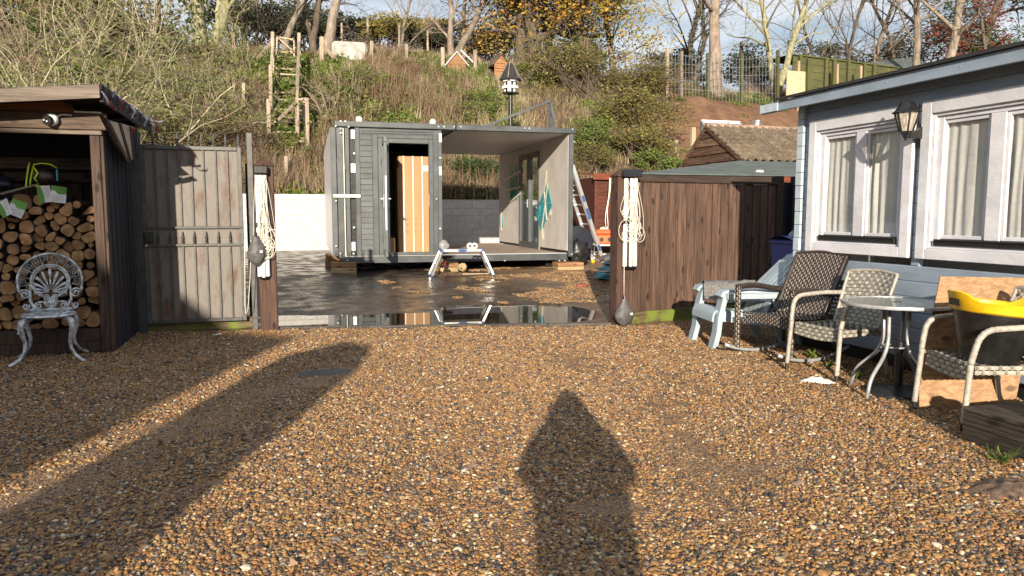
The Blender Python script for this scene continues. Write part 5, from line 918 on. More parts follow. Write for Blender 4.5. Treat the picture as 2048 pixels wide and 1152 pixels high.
for a in range(-150, 151, 10): m_.tube([B3((RI - .018) * math.sin(R(a)), CZ + (RI - .018) * math.cos(R(a))), B3(RI * math.sin(R(a)), CZ + RI * math.cos(R(a)))], .006, 5)
part('inner_ring', m_.xf(tiltM), CA, cch, 'all')
m_ = MB(); nk = 10; da = 200 / nk
r0, r1 = RI + .016, RO - .014; rw_ = (r1 - r0)
for k in range(nk):
    a0 = -100 + k * da; mir = 1 if k < nk / 2 else -1
    key = [(0, .0), (0, 1), (.78, 1), (.78, .32), (.36, .32), (.36, .68), (.56, .68)]
    P = []
    for u, v in key:
        uu = u if mir > 0 else 1 - u; a = a0 + da * (.04 + .92 * uu); r_ = r0 + rw_ * (.08 + .84 * v); P.append(B3(r_ * math.sin(R(a)), CZ + r_ * math.cos(R(a))))
    m_.tube(P, .0068, 4)
    a = a0 + da / 2
    m_.tube([B3(RI * math.sin(R(a0)), CZ + RI * math.cos(R(a0))), B3((r0 + .1 * rw_) * math.sin(R(a0)), CZ + (r0 + .1 * rw_) * math.cos(R(a0)))], .005, 4); m_.tube([B3((r1 - .1 * rw_) * math.sin(R(a)), CZ + (r1 - .1 * rw_) * math.cos(R(a))), B3(RO * math.sin(R(a)), CZ + RO * math.cos(R(a)))], .005, 4)
    m_.tube(arc(r0 + .08 * rw_, a0 - da * .02, a0 + da * .08, 3), .0068, 4)
part('greek_key_fret', m_.xf(tiltM), CA, cch)
m_ = MB(); hub = Vector((0, 0, CZ - .105))
for q in range(-5, 6):
    a = R(q * 16.5); L_ = .235 - abs(q) * .0195 - (.012 if abs(q) == 5 else 0); d = Vector((math.sin(a), 0, math.cos(a))); bend = Vector((math.copysign(1, q) if q else 0, 0, 0)) * abs(math.sin(a)) * .012
    pts = [hub + d * (L_ * t) + bend * (t * t) - Vector((0, 0, .03 * abs(math.sin(a)) * t * t)) for t in (.12, .35, .6, .82, .94, 1.)]
    m_.tube(pts, [.005, .0075, .0115, .0165, .0135, .005], 8)
part('palmette', m_.xf(tiltM), CA, cch, 'all')
def spiral(cx_, cz_, r, a0, turns, s): return [B3(cx_ + s * r * (1 - .8 * t) * math.cos(a0 + turns * 2 * PI * t), cz_ + r * (1 - .8 * t) * math.sin(a0 + turns * 2 * PI * t)) for t in [q / 26 for q in range(27)]]
m_ = MB()
for s in (-1, 1):
    m_.tube(spiral(s * .205, CZ - .118, .048, .3, 1.6, s), .0095, 6)
    m_.tube([B3(s * .238, CZ - .115), B3(s * .262, CZ - .07), B3(s * .245, CZ - .06)], .011, 6); m_.tube([B3(s * .16, CZ - .03), B3(s * .163, CZ - .12), B3(s * .165, CZ - .175), B3(s * .14, CZ - .235), B3(s * .12, CZ - .262)], [.009, .012, .014, .013, .012], 6)
    m_.tube(spiral(s * .20, .045, .03, 2.6, 1.4, s), .009, 6); m_.tube([B3(s * .215, .02), B3(s * .18, .005), B3(s * .13, .02)], .012, 6)
    m_.tube(spiral(s * .10, .048, .036, .8, 1.5, -s), .0085, 6); m_.tube([B3(s * .03, .03), B3(s * .06, .08), B3(s * .1, .085)], .009, 6)
    m_.tube(spiral(s * .036, .118, .03, .9, 1.5, s), .008, 6)
part('scroll', m_.xf(tiltM), CA, cch, 'all')
m_ = MB(); m_.ball((0, 0, .075), .062, 14, 8, (1, .22, .85)); m_.tube([B3(-.19, .0), B3(0, .01), B3(.19, .0)], .016, 6)
for q in range(-2, 3): m_.tube([(q * .01, -.012, .05), (q * .022, -.012, .11)], .006, 5)
part('crest', m_.xf(tiltM), CA, cch, 'all')
m_ = MB(); m_.lathe([(0, .405), (.19, .405), (.215, .41), (.222, .422), (.215, .434), (.2, .436), (.19, .430), (.12, .429), (.11, .434), (.09, .434), (.08, .429), (0, .429)], 36)
for q in range(12): a = q * PI / 6; m_.tube([(.12 * math.cos(a), .12 * math.sin(a), .430), (.15 * math.cos(a + .15), .15 * math.sin(a + .15), .436), (.18 * math.cos(a), .18 * math.sin(a), .431)], .007, 5)
part('seat', m_, CA, cch, 50)
for sx_, sy_ in ((-1, -1), (1, -1), (-1, 1), (1, 1)):
    d = Vector((sx_ * .85, sy_ * .62, 0)).normalized(); o = Vector((sx_ * .12, sy_ * .12, 0)); pr = [(.045, .41), (.085, .38), (.10, .33), (.085, .26), (.065, .19), (.075, .12), (.12, .055), (.18, .02), (.215, .008)]
    m_ = MB(); m_.tube([o + d * a + Vector((0, 0, b)) for a, b in pr], [.02, .03, .028, .021, .017, .015, .015, .017, .013], 8); m_.tube([o + d * .0 + Vector((0, 0, .4)), o + d * .06 + Vector((0, 0, .385))], .018, 6)
    m_.tube([o + d * .10 + Vector((0, 0, .31)), o + d * .125 + Vector((0, 0, .285)), o + d * .10 + Vector((0, 0, .275))], .008, 5)
    part('leg', m_, CA, cch, 'all')
# ================================================================ WOVEN CHAIRS
def weave(m_, P, nu, nv, amp=.004, wu=.88, wv=.8, sub=2, warp=0):
    e = 1e-3
    def Nn(u, v):
        a = Vector(P(min(1, u + e), v)) - Vector(P(max(0, u - e), v)); b = Vector(P(u, min(1, v + e))) - Vector(P(u, max(0, v - e))); n = a.cross(b); return n.normalized() if n.length > 0 else Vector((0, 0, 1))
    for j in range(nv):
        v0, v1 = (j + .5 - wv / 2) / nv, (j + .5 + wv / 2) / nv; vs = []; n = nu * sub
        for i in range(n + 1):
            u = i / n; h = amp * math.cos(PI * (i / sub + j - .5)); nn_2 = Nn(u, (v0 + v1) / 2)
            for v, lift in ((v0, 0), ((v0 + v1) / 2, amp * .5), (v1, 0)): vs.append(Vector(P(u, v)) + nn_2 * (h + lift))
        m_.add(vs, [(i * 3 + k, i * 3 + 3 + k, i * 3 + 4 + k, i * 3 + 1 + k) for i in range(n) for k in (0, 1)])
    for i in range(nu):
        u0, u1 = (i + .5 - wu / 2) / nu, (i + .5 + wu / 2) / nu; vs = []; n = nv * sub
        for j in range(n + 1):
            v = j / n; h = -amp * math.cos(PI * (i + j / sub - .5)); nn_2 = Nn((u0 + u1) / 2, v)
            for u in (u0, u1): vs.append(Vector(P(u, v)) + nn_2 * h)
        m_.m = warp; m_.add(vs, [(j * 2, j * 2 + 1, j * 2 + 3, j * 2 + 2) for j in range(n)]); m_.m = 0
    return m_
def wrapped(pts, r, n=10, step=.022):
    """tube wound with flat rattan: a ripple along its length"""
    P = [Vector(p) for p in pts]; out_ = []
    for a, b in zip(P, P[1:]):
        k = max(2, int((b - a).length / (step / 2)))
        for q in range(k): out_.append(a.lerp(b, q / k))
    out_.append(P[-1]); return MB().tube(out_, [r * (1 + (.10 if q % 2 else -.02)) for q in range(len(out_))], n)
def bend(pts, k=5):
    P = [Vector(p) for p in pts]; out_ = [P[0]]
    for a, b, c in zip(P, P[1:], P[2:]):
        d = min((a - b).length, (c - b).length) * .45; s = b + (a - b).normalized() * d; e = b + (c - b).normalized() * d
        for q in range(k + 1): t = q / k; out_.append(s * (1 - t) ** 2 + b * 2 * t * (1 - t) + e * t * t)
    return out_ + [P[-1]]
def wicker_chair(label, loc, rz_, ncols=15):
    t = thing('wicker_armchair', label, 'chair', loc, rz_, 'grey woven garden armchairs'); m0 = MT['wick_grey']
    def back(u, v): x = (u - .5) * lerp(.46, .50, v); return (x, .21 + .17 * v + .035 * math.cos((u - .5) * PI) - .035, .40 + .47 * v - .02 * (2 * u - 1) ** 2 * v)
    def seat(u, v): return ((u - .5) * .50, -.24 + .50 * v, .425 - .02 * math.sin(PI * v) - .012 * math.sin(PI * u) - .02 * v)
    def apron(u, v): return ((u - .5) * .51, -.255 + .02 * v, .325 + .10 * v - .02 * math.sin(PI * u) * (1 - v))
    def sidea(s): return lambda u, v: (s * .26, -.24 + .5 * u, .36 + .06 * v)
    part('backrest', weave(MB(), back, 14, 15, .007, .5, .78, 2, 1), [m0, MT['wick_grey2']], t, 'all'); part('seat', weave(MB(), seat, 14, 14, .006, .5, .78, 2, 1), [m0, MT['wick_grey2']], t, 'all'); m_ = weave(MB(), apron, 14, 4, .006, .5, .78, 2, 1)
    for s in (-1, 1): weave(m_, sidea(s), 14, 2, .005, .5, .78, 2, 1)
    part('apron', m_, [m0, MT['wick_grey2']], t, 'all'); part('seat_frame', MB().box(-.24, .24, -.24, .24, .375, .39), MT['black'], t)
    rim = [back(0, v / 6) for v in range(7)] + [back(u / 8, 1) for u in range(1, 9)] + [back(1, 1 - v / 6) for v in range(1, 7)]
    part('back_rim', wrapped(rim, .014, 8), m0, t, 'all')
    for s in (-1, 1):
        part('arm', wrapped(bend([(s * .25, .28, .66), (s * .285, .10, .665), (s * .29, -.235, .645), (s * .27, -.275, .43)], 6), .0185), m0, t, 'all')
        m_ = wrapped([(s * .268, -.272, .43), (s * .275, -.30, .06)], .0175); part('leg', m_, m0, t, 'all'); part('foot_cap', MB().tube([(s * .275, -.30, .06), (s * .2752, -.304, .0)], .016, 10), MT['black'], t)
        part('leg', wrapped([(s * .235, .21, .42), (s * .25, .28, .02)], .0165), m0, t, 'all')
    return t
wicker_chair('grey woven armchair between the dark rocking chair and the round glass table', (4.52, 5.09, gh(4.5, 5.07) - .004), R(-85)); wicker_chair('grey woven armchair holding the black and yellow tub', (4.375, 3.60, gh(4.5, 3.7) - .004), R(-107))
# dark rocking chair
rk = thing('rocking_chair', 'dark brown woven rocking chair with high back and curved runners', 'chair', (4.55, 5.82, gh(4.6, 5.9)), R(-78)); m0 = MT['wick_dark']
def rback(u, v): x = (u - .5) * lerp(.54, .56, v); return (x, .20 + .26 * v + .03 * math.cos((u - .5) * PI) - .03 + .03 * v * v, .40 + .56 * v + .02 * math.sin(PI * u) * v)
def rseat(u, v): return ((u - .5) * .54, -.27 + .5 * v, .42 - .02 * math.sin(PI * v) - .03 * v)
def rapron(u, v): return ((u - .5) * .55, -.285, .30 + .12 * v + .06 * math.sin(PI * u) * (1 - v) * .6)
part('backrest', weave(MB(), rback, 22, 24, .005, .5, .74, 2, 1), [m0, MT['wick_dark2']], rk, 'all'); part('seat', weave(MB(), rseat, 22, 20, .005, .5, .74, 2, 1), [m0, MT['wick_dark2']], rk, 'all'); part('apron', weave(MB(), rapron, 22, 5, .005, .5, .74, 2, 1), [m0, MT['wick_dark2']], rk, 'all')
part('seat_pan', MB().box(-.26, .26, -.26, .22, .36, .38), MT['black'], rk); part('back_pan', MB().prism([rback(0, .02), rback(1, .02), rback(1, .98), rback(0, .98)], (0, .02, 0)).xf(Matrix.Translation((0, .035, 0))), MT['black'], rk)
rim = [rback(0, v / 6) for v in range(7)] + [rback(u / 8, 1) for u in range(1, 9)] + [rback(1, 1 - v / 6) for v in range(1, 7)]; part('back_rim', wrapped(rim, .016, 8), m0, rk, 'all')
for s in (-1, 1):
    def legp(u, v, s=s): a = 2 * PI * u; return (s * .315 + .03 * math.cos(a), -.31 + .024 * math.sin(a), .07 + .58 * v)
    part('leg', weave(MB(), legp, 8, 24, .003, .5, .76, 2, 1), [m0, MT['wick_dark2']], rk, 'all'); part('leg', wrapped([(s * .27, .27, .42), (s * .30, .33, .08)], .02), m0, rk, 'all')
    m_ = MB()
    for q in range(2): pass
    pts = bend([(s * .315, -.325, .655), (s * .315, -.1, .665), (s * .30, .18, .615), (s * .285, .36, .60)], 5); m_ = MB().tube(pts, .03, 10, sq=.45) if False else wrapped(pts, .026)
    part('arm', m_, m0, rk, 'all')
    part('runner', MB().tube([(s * .315, lerp(-.46, .52, q / 14), .02 + .17 * (lerp(-.46, .52, q / 14) - .02) ** 2 * 2.2) for q in range(15)], .017, 8, sq=1.), MT['grey_tube'], rk, 'all')
# pale blue slatted recliner (Adirondack form)
ad_ = thing('adirondack_chair', 'pale blue plastic slatted lounge chair with wide arms by the fence end', 'chair', (4.60, 6.62, gh(4.6, 6.5)), R(-100)); m0 = MT['adiron']
def curveband(prof, x0, x1, th): # prof in (y,z)
    n = len(prof); m_ = MB(); P = [Vector((0, a, b)) for a, b in prof]; up_ = []
    for i in range(n):
        t = (P[min(i + 1, n - 1)] - P[max(i - 1, 0)]).normalized(); up_.append(Vector((0, -t.z, t.y)))
    vs = []
    for i in range(n): vs += [P[i] + Vector((x0, 0, 0)), P[i] + Vector((x1, 0, 0)), P[i] + up_[i] * th + Vector((x1, 0, 0)), P[i] + up_[i] * th + Vector((x0, 0, 0))]
    f_ = [(0, 1, 2, 3), tuple((n - 1) * 4 + k for k in (3, 2, 1, 0))] + [(i * 4 + k, i * 4 + 4 + k, i * 4 + 4 + (k + 1) % 4, i * 4 + (k + 1) % 4) for i in range(n - 1) for k in range(4)]
    return m_.add(vs, f_)
for k in range(6):
    x0 = -.25 + k * .084; top_ = .945 - .10 * ((k - 2.5) / 2.5) ** 2; b = .20 + .36 * (top_ - .33) / .6
    part('back_slat', curveband([(.16, .30), (.21, .42), (.30, .60), (.20 + .40 * (top_ - .33) / .6 + .0, top_ - .02), (.215 + .40 * (top_ - .33) / .6, top_)], x0, x0 + .074, .022), m0, ad_, 40)
part('back_shell', MB().prism([(-.245, .205, .36), (.25, .205, .36), (.25, .555, .86), (.12, .60, .93), (-.12, .60, .93), (-.245, .555, .86)], (0, .02, .0)), m0, ad_)
for k in range(6): y = -.36 + k * .092; z = .395 - .10 * (k / 5) ** 1.2; part('seat_slat', MB().obox((0, y + .04, z - .012), (1, 0, 0), (0, .98, -.18), (0, .18, .98), .265, .042, .013, .006), m0, ad_)
part('seat_front', curveband([(-.36, .395), (-.40, .375), (-.42, .33), (-.425, .27)], -.27, .27, .02), m0, ad_, 40)
for s in (-1, 1):
    part('leg', curveband([(-.44, .0), (-.40, .16), (-.385, .33), (-.34, .52), (-.33, .555)], s * .275 - .06, s * .275 + .06, -.05), m0, ad_, 40); part('leg', MB().prism([(s * .30 - .02, .32, .0), (s * .30 - .02, .40, .0), (s * .30 - .02, .26, .34), (s * .30 - .02, .16, .34)], (.04, 0, 0)), m0, ad_)
    part('side_rail', MB().prism([(s * .27 - .015, -.38, .28), (s * .27 - .015, .30, .20), (s * .27 - .015, .26, .30), (s * .27 - .015, -.38, .385)], (.03, 0, 0)), m0, ad_)
    part('arm', curveband([(-.36, .525), (-.34, .56), (-.30, .57), (.36, .56), (.40, .54)], s * .31 - .065, s * .31 + .065, .03), m0, ad_, 40); part('arm_lip', MB().box(s * .31 + s * .05 - .008, s * .31 + s * .05 + .008, -.31, .36, .505, .56, .004), m0, ad_)
    part('arm_strut', MB().bar((s * .31, .16, .55), (s * .30, .34, .28), .05, .03), m0, ad_)
fl_ = MB(); aloc = Vector(ad_.location)
def fleece_(x, y): # draped over far arm and seat, local chair coordinates
    return .0
def FP(u, v):
    x = lerp(-.42, .16, u); y = lerp(-.32, .26, v); z = .63 + .012 * mnoise.noise(Vector((u * 5, v * 5, 1))) if x < -.22 else lerp(.63, .46, smooth((x + .22) / .12)) - .06 * max(0, x)
    if x < -.36: z -= .25 * (-.36 - x) / .06 * .5
    return Matrix.Rotation(R(-100), 4, 'Z') @ Vector((x, y + .03 * math.sin(9 * u), z + .018 * mnoise.noise(Vector((u * 7, v * 7, 4))))) + aloc
fl_.grid(FP, 30, 22); solo('fleece_blanket', fl_, MT['fleece'], 'crumpled grey fleece blanket draped over the pale blue lounge chair', 'blanket', aloc + Vector((0, 0, .5)), smooth='all')
# ================================================================ ROUND GLASS TABLE
tcn = Vector((4.17, 4.40, gh(4.2, 4.4))); tp_ = onz(1794, 606, .69); tcn.x, tcn.y = tp_.x, tp_.y
tb = thing('round_table', 'round frosted glass garden table on bent grey tube legs', 'table', tcn); RT_ = .385
part('tabletop', MB().lathe([(.0, .686), (RT_ - .02, .686), (RT_ - .02, .694), (0.02, .694), (.02, .6865)], 48), MT['table_glass'], tb, 40); part('rim', MB().lathe([(RT_ - .022, .675), (RT_, .675), (RT_ + .004, .686), (RT_, .698), (RT_ - .022, .698), (RT_ - .022, .675)], 48), MT['grey_tube'], tb, 50)
part('umbrella_hole', MB().lathe([(.0, .6945), (.028, .6945), (.028, .697), (0, .697)], 16), MT['black'], tb)
for k in range(4):
    a = R(16 + 90 * k); d = Vector((math.cos(a), math.sin(a), 0)); part('leg', MB().tube(bend([d * .10 + Vector((0, 0, .675)), d * .085 + Vector((0, 0, .34)), d * .30 + Vector((0, 0, .15)), d * .34 + Vector((0, 0, .0))], 6), .0135, 10), MT['grey_tube'], tb, 'all')
part('leg_ring', MB().tube([(.085 * math.cos(2 * PI * q / 20), .085 * math.sin(2 * PI * q / 20), .36) for q in range(21)], .008, 6), MT['grey_tube'], tb, 'all')
pb = onz(1778, 795, .02); pb = Vector((tcn.x + .03, tcn.y - .02, gh(tcn.x, tcn.y)))
ub = thing('parasol_base', 'black parasol base with tube under the round glass table', 'parasol base', pb); part('foot', MB().lathe([(0, .0), (.235, .0), (.245, .012), (.235, .03), (.10, .055), (.05, .07), (0, .07)], 28, sx=1, sy=1), MT['black_metal'], ub, 40); part('tube', MB().tube([(0, 0, .06), (0, 0, .40)], .031, 14), MT['black_metal'], ub, 40)
# plywood board leaning on the cabin
A0 = onz(1826, 814, .015); T0 = onX(1881, 553, 4.86); T1 = onX(2028, 551, 4.96)
A0 = Vector((4.30, 4.08, .01)); wv_ = Vector((.50, -.36, 0)).normalized(); nv_ = Vector((.36, .50, 0)).normalized()
def ply(px0, py0):
    pass
PLA = onz(1826, 816, .0); PLB = PLA + Vector((.56, -.30, 0)); lean = Vector((.16, .22, 0)); PH = .90
PT0 = dep(1881, 553, (PLA - EYE).dot(FW) + .12); PT1 = PT0 + (PLB - PLA)
pn = (PLB - PLA).cross(PT0 - PLA).normalized() * -.014
solo('plywood_sheet', MB().prism([PLA, PLB, PT1, PT0], pn), MT['ply'], 'weathered plywood sheet leaning on the cabin behind the tub chair', 'board', PLA)
# black tub with yellow rim on the near chair
def tub(loc, label, rz_, tiltx=0., tilty=0., sc_=1.1):
    t = thing('flexible_tub', label, 'tub', loc, rz_, 'black and yellow tubs'); t.rotation_euler = (tiltx, tilty, rz_); t.scale = (sc_, sc_, sc_); H_ = .37
    part('body', MB().lathe([(0, .0), (.135, .0), (.15, .012), (.215, H_ - .055), (.206, H_ - .055), (.142, .02), (0, .02)], 36), MT['tub_black'], t, 50)
    m_ = MB(); n = 48; pr = [(.2165, -.06), (.232, -.05), (.236, -.01), (.240, .0), (.232, .006), (.212, .0), (.207, -.06)]
    vs = []; 
    for r_, z in pr:
        for k in range(n):
            a = 2 * PI * k / n; hd = smooth((abs(math.cos(a)) - .80) / .17); vs.append((r_ * math.cos(a) * (1 + .10 * hd * (z > -.04)), r_ * math.sin(a), H_ + z + .048 * hd * (z > -.03)))
    m_.add(vs, [(i * n + k, i * n + (k + 1) % n, (i + 1) * n + (k + 1) % n, (i + 1) * n + k) for i in range(len(pr) - 1) for k in range(n)])
    part('rim', m_, MT['yellow'], t, 50)
    for s in (-1, 1): part('handle_slot', MB().prism([(s * .2385, -.055, H_ - .032), (s * .2385, .055, H_ - .032), (s * .2445, .045, H_ + .006), (s * .2445, -.045, H_ + .006)], (s * .006, 0, 0)), MT['tub_black'], t)
    return t
tub((4.36, 3.585, .375), 'black flexible tub with yellow rim standing on the near woven chair', R(163), 0, R(-5))
tub((3.985, 2.80, .215), 'small second yellow rimmed tub on the decking step, cut off by the right edge', R(100), 0, 0, .42)
# wooden step
stp = thing('timber_step', 'dark wet ribbed decking step in front of the cabin at lower right', 'step', (3.84, 2.6, 0))
for k in range(3):
    z0 = -.06 + k * .083
    m_ = MB(); n = 9
    for q in range(3): m_.box(0, .03, -1.0, .69, z0 + q * .027, z0 + q * .027 + .0255, .004)
    m_.box(.004, .028, -.99, .68, z0, z0 + .081); part('side_board', m_, MT['sleeper'], stp)
part('end_board', MB().box(.031, 1.0, .66, .69, -.05, .186, .004), MT['sleeper'], stp)
for k in range(6): part('top_board', MB().box(.0 + k * .155, .15 + k * .155, -1.0, .692, .189, .213, .005), MT['sleeper'], stp)
# blue wheelie bin
bb = thing('wheelie_bin', 'dark blue wheelie bin between fence end and cabin corner', 'bin', (5.93, 7.36, 0.02), R(-10))
part('body', MB().add([(-.2, -.24, .08), (.2, -.24, .08), (.2, .22, .08), (-.2, .22, .08), (-.25, -.30, 1.0), (.25, -.30, 1.0), (.25, .28, 1.0), (-.25, .28, 1.0)], [(0, 1, 5, 4), (1, 2, 6, 5), (2, 3, 7, 6), (3, 0, 4, 7), (3, 2, 1, 0)]), MT['bin_blue'], bb); part('rim', MB().box(-.27, .27, -.325, .29, .975, 1.02, .012), MT['bin_blue'], bb)
part('lid', MB().grid(lambda u, v: (lerp(-.275, .275, u), lerp(-.335, .32, v), 1.022 + .05 * math.sin(PI * min(1, v * 1.05)) - .0), 6, 8).box(-.275, .275, -.34, -.32, 1.0, 1.03, .006), MT['bin_blue'], bb, 40); part('handle', MB().tube([(-.2, .33, .98), (.2, .33, .98)], .016, 8), MT['bin_blue'], bb)
for s in (-1, 1): part('wheel', MB().tube([(s * .22, .24, .1), (s * .27, .24, .1)], .1, 14), MT['black'], bb, 40)
p = dep(1584, 472, 8.6); solo('junk_mail', MB().obox(p, (.8, .3, .5), (-.3, .9, 0), (-.5, -.1, .8), .05, .002, .05), MT['paper'], 'scrap of white and red paper sticking up beside the blue bin', 'paper', p)
# dirty rag on the gravel, weeds
p = onz(1632, 765, .0); m_ = MB(); m_.grid(lambda u, v: (p.x + lerp(-.13, .15, u), p.y + lerp(-.055, .05, v) * (1 - .6 * abs(2 * u - .9) ** 1.5) + .02 * math.sin(5 * u), gh(p.x, p.y) + .004 + .05 * max(0, math.sin(PI * u) * math.sin(PI * v)) * (.7 + .5 * mnoise.noise(Vector((u * 6, v * 6, 2))))), 22, 10)
solo('rag', m_.xf(Matrix.Translation(p) @ Matrix.Rotation(R(-30), 4, 'Z') @ Matrix.Translation(-p)), MT['rag'], 'dirty white rag lying on the gravel in front of the woven chair', 'rag', p, smooth='all')
def weed(px_, py_, s, label, n=26, thin=False):
    p = onz(px_, py_, .01); r_ = random.Random(int(px_)); m_ = MB()
    for k in range(n):
        a = r_.random() * 6.28; el = r_.uniform(.3, 1.2); d = Vector((math.cos(a) * math.cos(el), math.sin(a) * math.cos(el), math.sin(el))); L_ = s * r_.uniform(.5, 1.2); b0 = p + Vector((r_.gauss(0, s * .15), r_.gauss(0, s * .15), 0)); w2 = d.cross(Vector((0, 0, 1))).normalized() * s * (.06 if thin else .16)
        m_.add([b0, b0 + d * L_ * .55 + w2, b0 + d * L_, b0 + d * L_ * .55 - w2], [(0, 1, 2, 3)])
    solo('weed', m_, MT['weed'], label, 'plant', p, 'small weeds in the gravel')
weed(1627, 716, .09, 'small green weed in the gravel behind the front leg of the woven chair'); weed(1660, 735, .07, 'small low weed just left of the near leg of the woven chair', 18); weed(1715, 757, .08, 'small green weed at the foot of the round table leg'); weed(2000, 925, .13, 'thin green weed growing against the decking step', 30, True)
def litter(px_, py_, sx_, sy_, mat, label, name='litter', rz_=0.): p = onz(px_, py_, gh(0, 5)); p.z = gh(p.x, p.y) + .016; solo(name, MB().obox(p, (math.cos(rz_), math.sin(rz_), .1), (-math.sin(rz_), math.cos(rz_), 0), (-.1, 0, 1), sx_, sy_, .003), mat, label, name.replace('_', ' '), p)
litter(435, 671, .045, .010, MT['paper'], 'white stick of litter on the gravel under the side gate', 'litter', .1); litter(318, 723, .05, .008, MT['ridge'], 'pinkish sliver of tile on the shaded gravel', 'tile_fragment', .4); litter(336, 729, .04, .02, MT['concrete'], 'flat grey stone chip on the shaded gravel', 'stone', -.3); litter(457, 691, .012, .02, MT['paper'], 'tiny white scrap on the shaded gravel by the gate', 'litter', .2)
litter(940, 945, .045, .014, MT['ridge'], 'pinkish red flat shard on the gravel in the middle', 'tile_fragment', .6); litter(1595, 975, .03, .012, MT['ridge'], 'reddish shard on the gravel at right', 'tile_fragment', .2); litter(1173, 677, .02, .014, MT['label_blue'], 'small blue scrap on the gravel near the gateway', 'litter', .5)
m_ = MB(); p = onz(650, 745, 0); m_.grid(lambda u, v: (p.x + lerp(-.28, .22, u), p.y + lerp(-.13, .13, v), gh(p.x, p.y) + .001 + .018 * math.sin(PI * u) * math.sin(PI * v) * (1 + mnoise.noise(Vector((u * 4, v * 4, 0))))), 14, 8); solo('flat_stone', m_, MT['concrete'], 'smooth grey patch of flat stone showing through the shaded gravel', 'stone', p, smooth='all')
# earth showing by the step
p = onz(1990, 985, .0); m_ = MB(); m_.grid(lambda u, v: (p.x + lerp(-.22, .4, u), p.y + lerp(-.16, .16, v), gh(p.x, p.y) - .01 + (.045 * math.sin(PI * u) * math.sin(PI * v)) + .02 * mnoise.noise(Vector((u * 9, v * 9, 0)))), 24, 16); solo('soil_heap', m_, MT['bank_earth'] if 'bank_earth' in MT else M('bare_earth', (.14, .09, .06), .95, .4, 20, bump=1, dist=.02), 'small mound of bare brown earth below the decking step', 'earth', p, smooth='all')
# ================================================================ HANGING AIRERS WITH CORD, BAGS
def airer(px_l, px_r, py_t, py_b, Yp, label, capcol, seed, spread, py_loop):
    a = onY(px_l, py_t, Yp); b = onY(px_r, py_b, Yp); base = Vector(((a.x + b.x) / 2, Yp, b.z)); hgt = a.z - b.z; wd = (b.x - a.x); r_ = random.Random(seed)
    t = thing('folded_airer', label, 'clothes airer', base, 0, 'folded clothes airers hung on the gateway posts')
    for k in range(3): x = (k - 1) * wd * .33; part('tube', MB().tube([(x, -.02 - .025 * (k == 1), .0 if k != 1 else -.01), (x * .92, -.02 - .02 * (k == 1), hgt - .03)], .026 - .004 * (k == 1), 10), MT['airer'], t, 40)
    part('top_cap', MB().box(-wd * .58, wd * .58, -.085, .0, hgt - .015, hgt + .075, .01), capcol, t); part('bottom_cap', MB().lathe([(0, -.035), (wd * .35, -.03), (wd * .5, .0), (0, .01)], 12, (0, -.025, 0), 1, .5), MT['black'], t); part('clip', MB().box(-wd * .6, wd * .6, -.075, -.05, hgt * .48, hgt * .52, .006), MT['black'], t)
    ztop_, zl = hgt - .05, hgt - (py_loop - py_t) / 1480. * (base - EYE).dot(FW)
    m_ = MB()
    for k in range(15):
        x0 = r_.uniform(-wd * .5, wd * .5); sp = spread * r_.uniform(-1, 1); zb_ = zl + r_.uniform(-.08, .26); x1 = x0 * .6 + sp * .4
        pts = [(x0, -.06, ztop_ - r_.uniform(0, .05))]
        for q in range(1, 9): t_ = q / 8; pts.append((x0 + sp * (t_ ** 1.0) * (1 - .25 * t_ ** 3), -.065 - .03 * math.sin(PI * t_), lerp(ztop_, zb_ + .06, t_)))
        xe = pts[-1][0]
        for q in range(1, 7): a_ = PI * q / 6; pts.append((xe - math.copysign(1, sp) * .045 * (1 - math.cos(a_)) / 1, -.09, zb_ + .06 - .06 * math.sin(a_)))
        for q in range(1, 6): t_ = q / 5; pts.append((lerp(pts[14][0], x0 * .5, t_), -.085 + .01 * math.sin(PI * t_), lerp(zb_ + .06, zb_ + .06 + (ztop_ - zb_) * r_.uniform(.3, .6), t_)))
        m_.tube(pts, .0027, 4)
    for k in range(6):
        cx_ = r_.uniform(-spread, spread) * .9; cz_ = zl + r_.uniform(.0, .15); rr = r_.uniform(.05, .10); m_.tube([(cx_ + rr * math.cos(2 * PI * q / 16), -.085 + r_.uniform(-.004, .004), cz_ + rr * 1.3 * math.sin(2 * PI * q / 16)) for q in range(17)], .0032, 4)
    part('cord', m_, MT['cord'], t, 'all'); return t, base
t1, b1_ = airer(509, 540, 345, 552, 9.02, 'folded white airer with tangled cords on the left gateway post', MT['black'], 5, .13, 500)
t2, b2_ = airer(1245, 1273, 352, 532, 8.10, 'folded white airer with looped cords on the post at the fence', MT['navy'], 9, .16, 470)
x = onY(493, 500, 9.0); part('cord', MB().tube([onY(489, 480, 8.97) - b1_, onY(490, 560, 8.96) - b1_, onY(490, 610, 8.96) - b1_, onY(492, 628, 8.96) - b1_, onY(496, 618, 8.96) - b1_, onY(500, 560, 8.97) - b1_, onY(502, 480, 8.97) - b1_], .004, 5), MT['cord'], t1, 'all'); part('cord', MB().tube([onY(1249, 480, 8.06) - b2_, onY(1248, 560, 8.05) - b2_, onY(1248, 592, 8.05) - b2_], .004, 5), MT['cord'], t2, 'all')
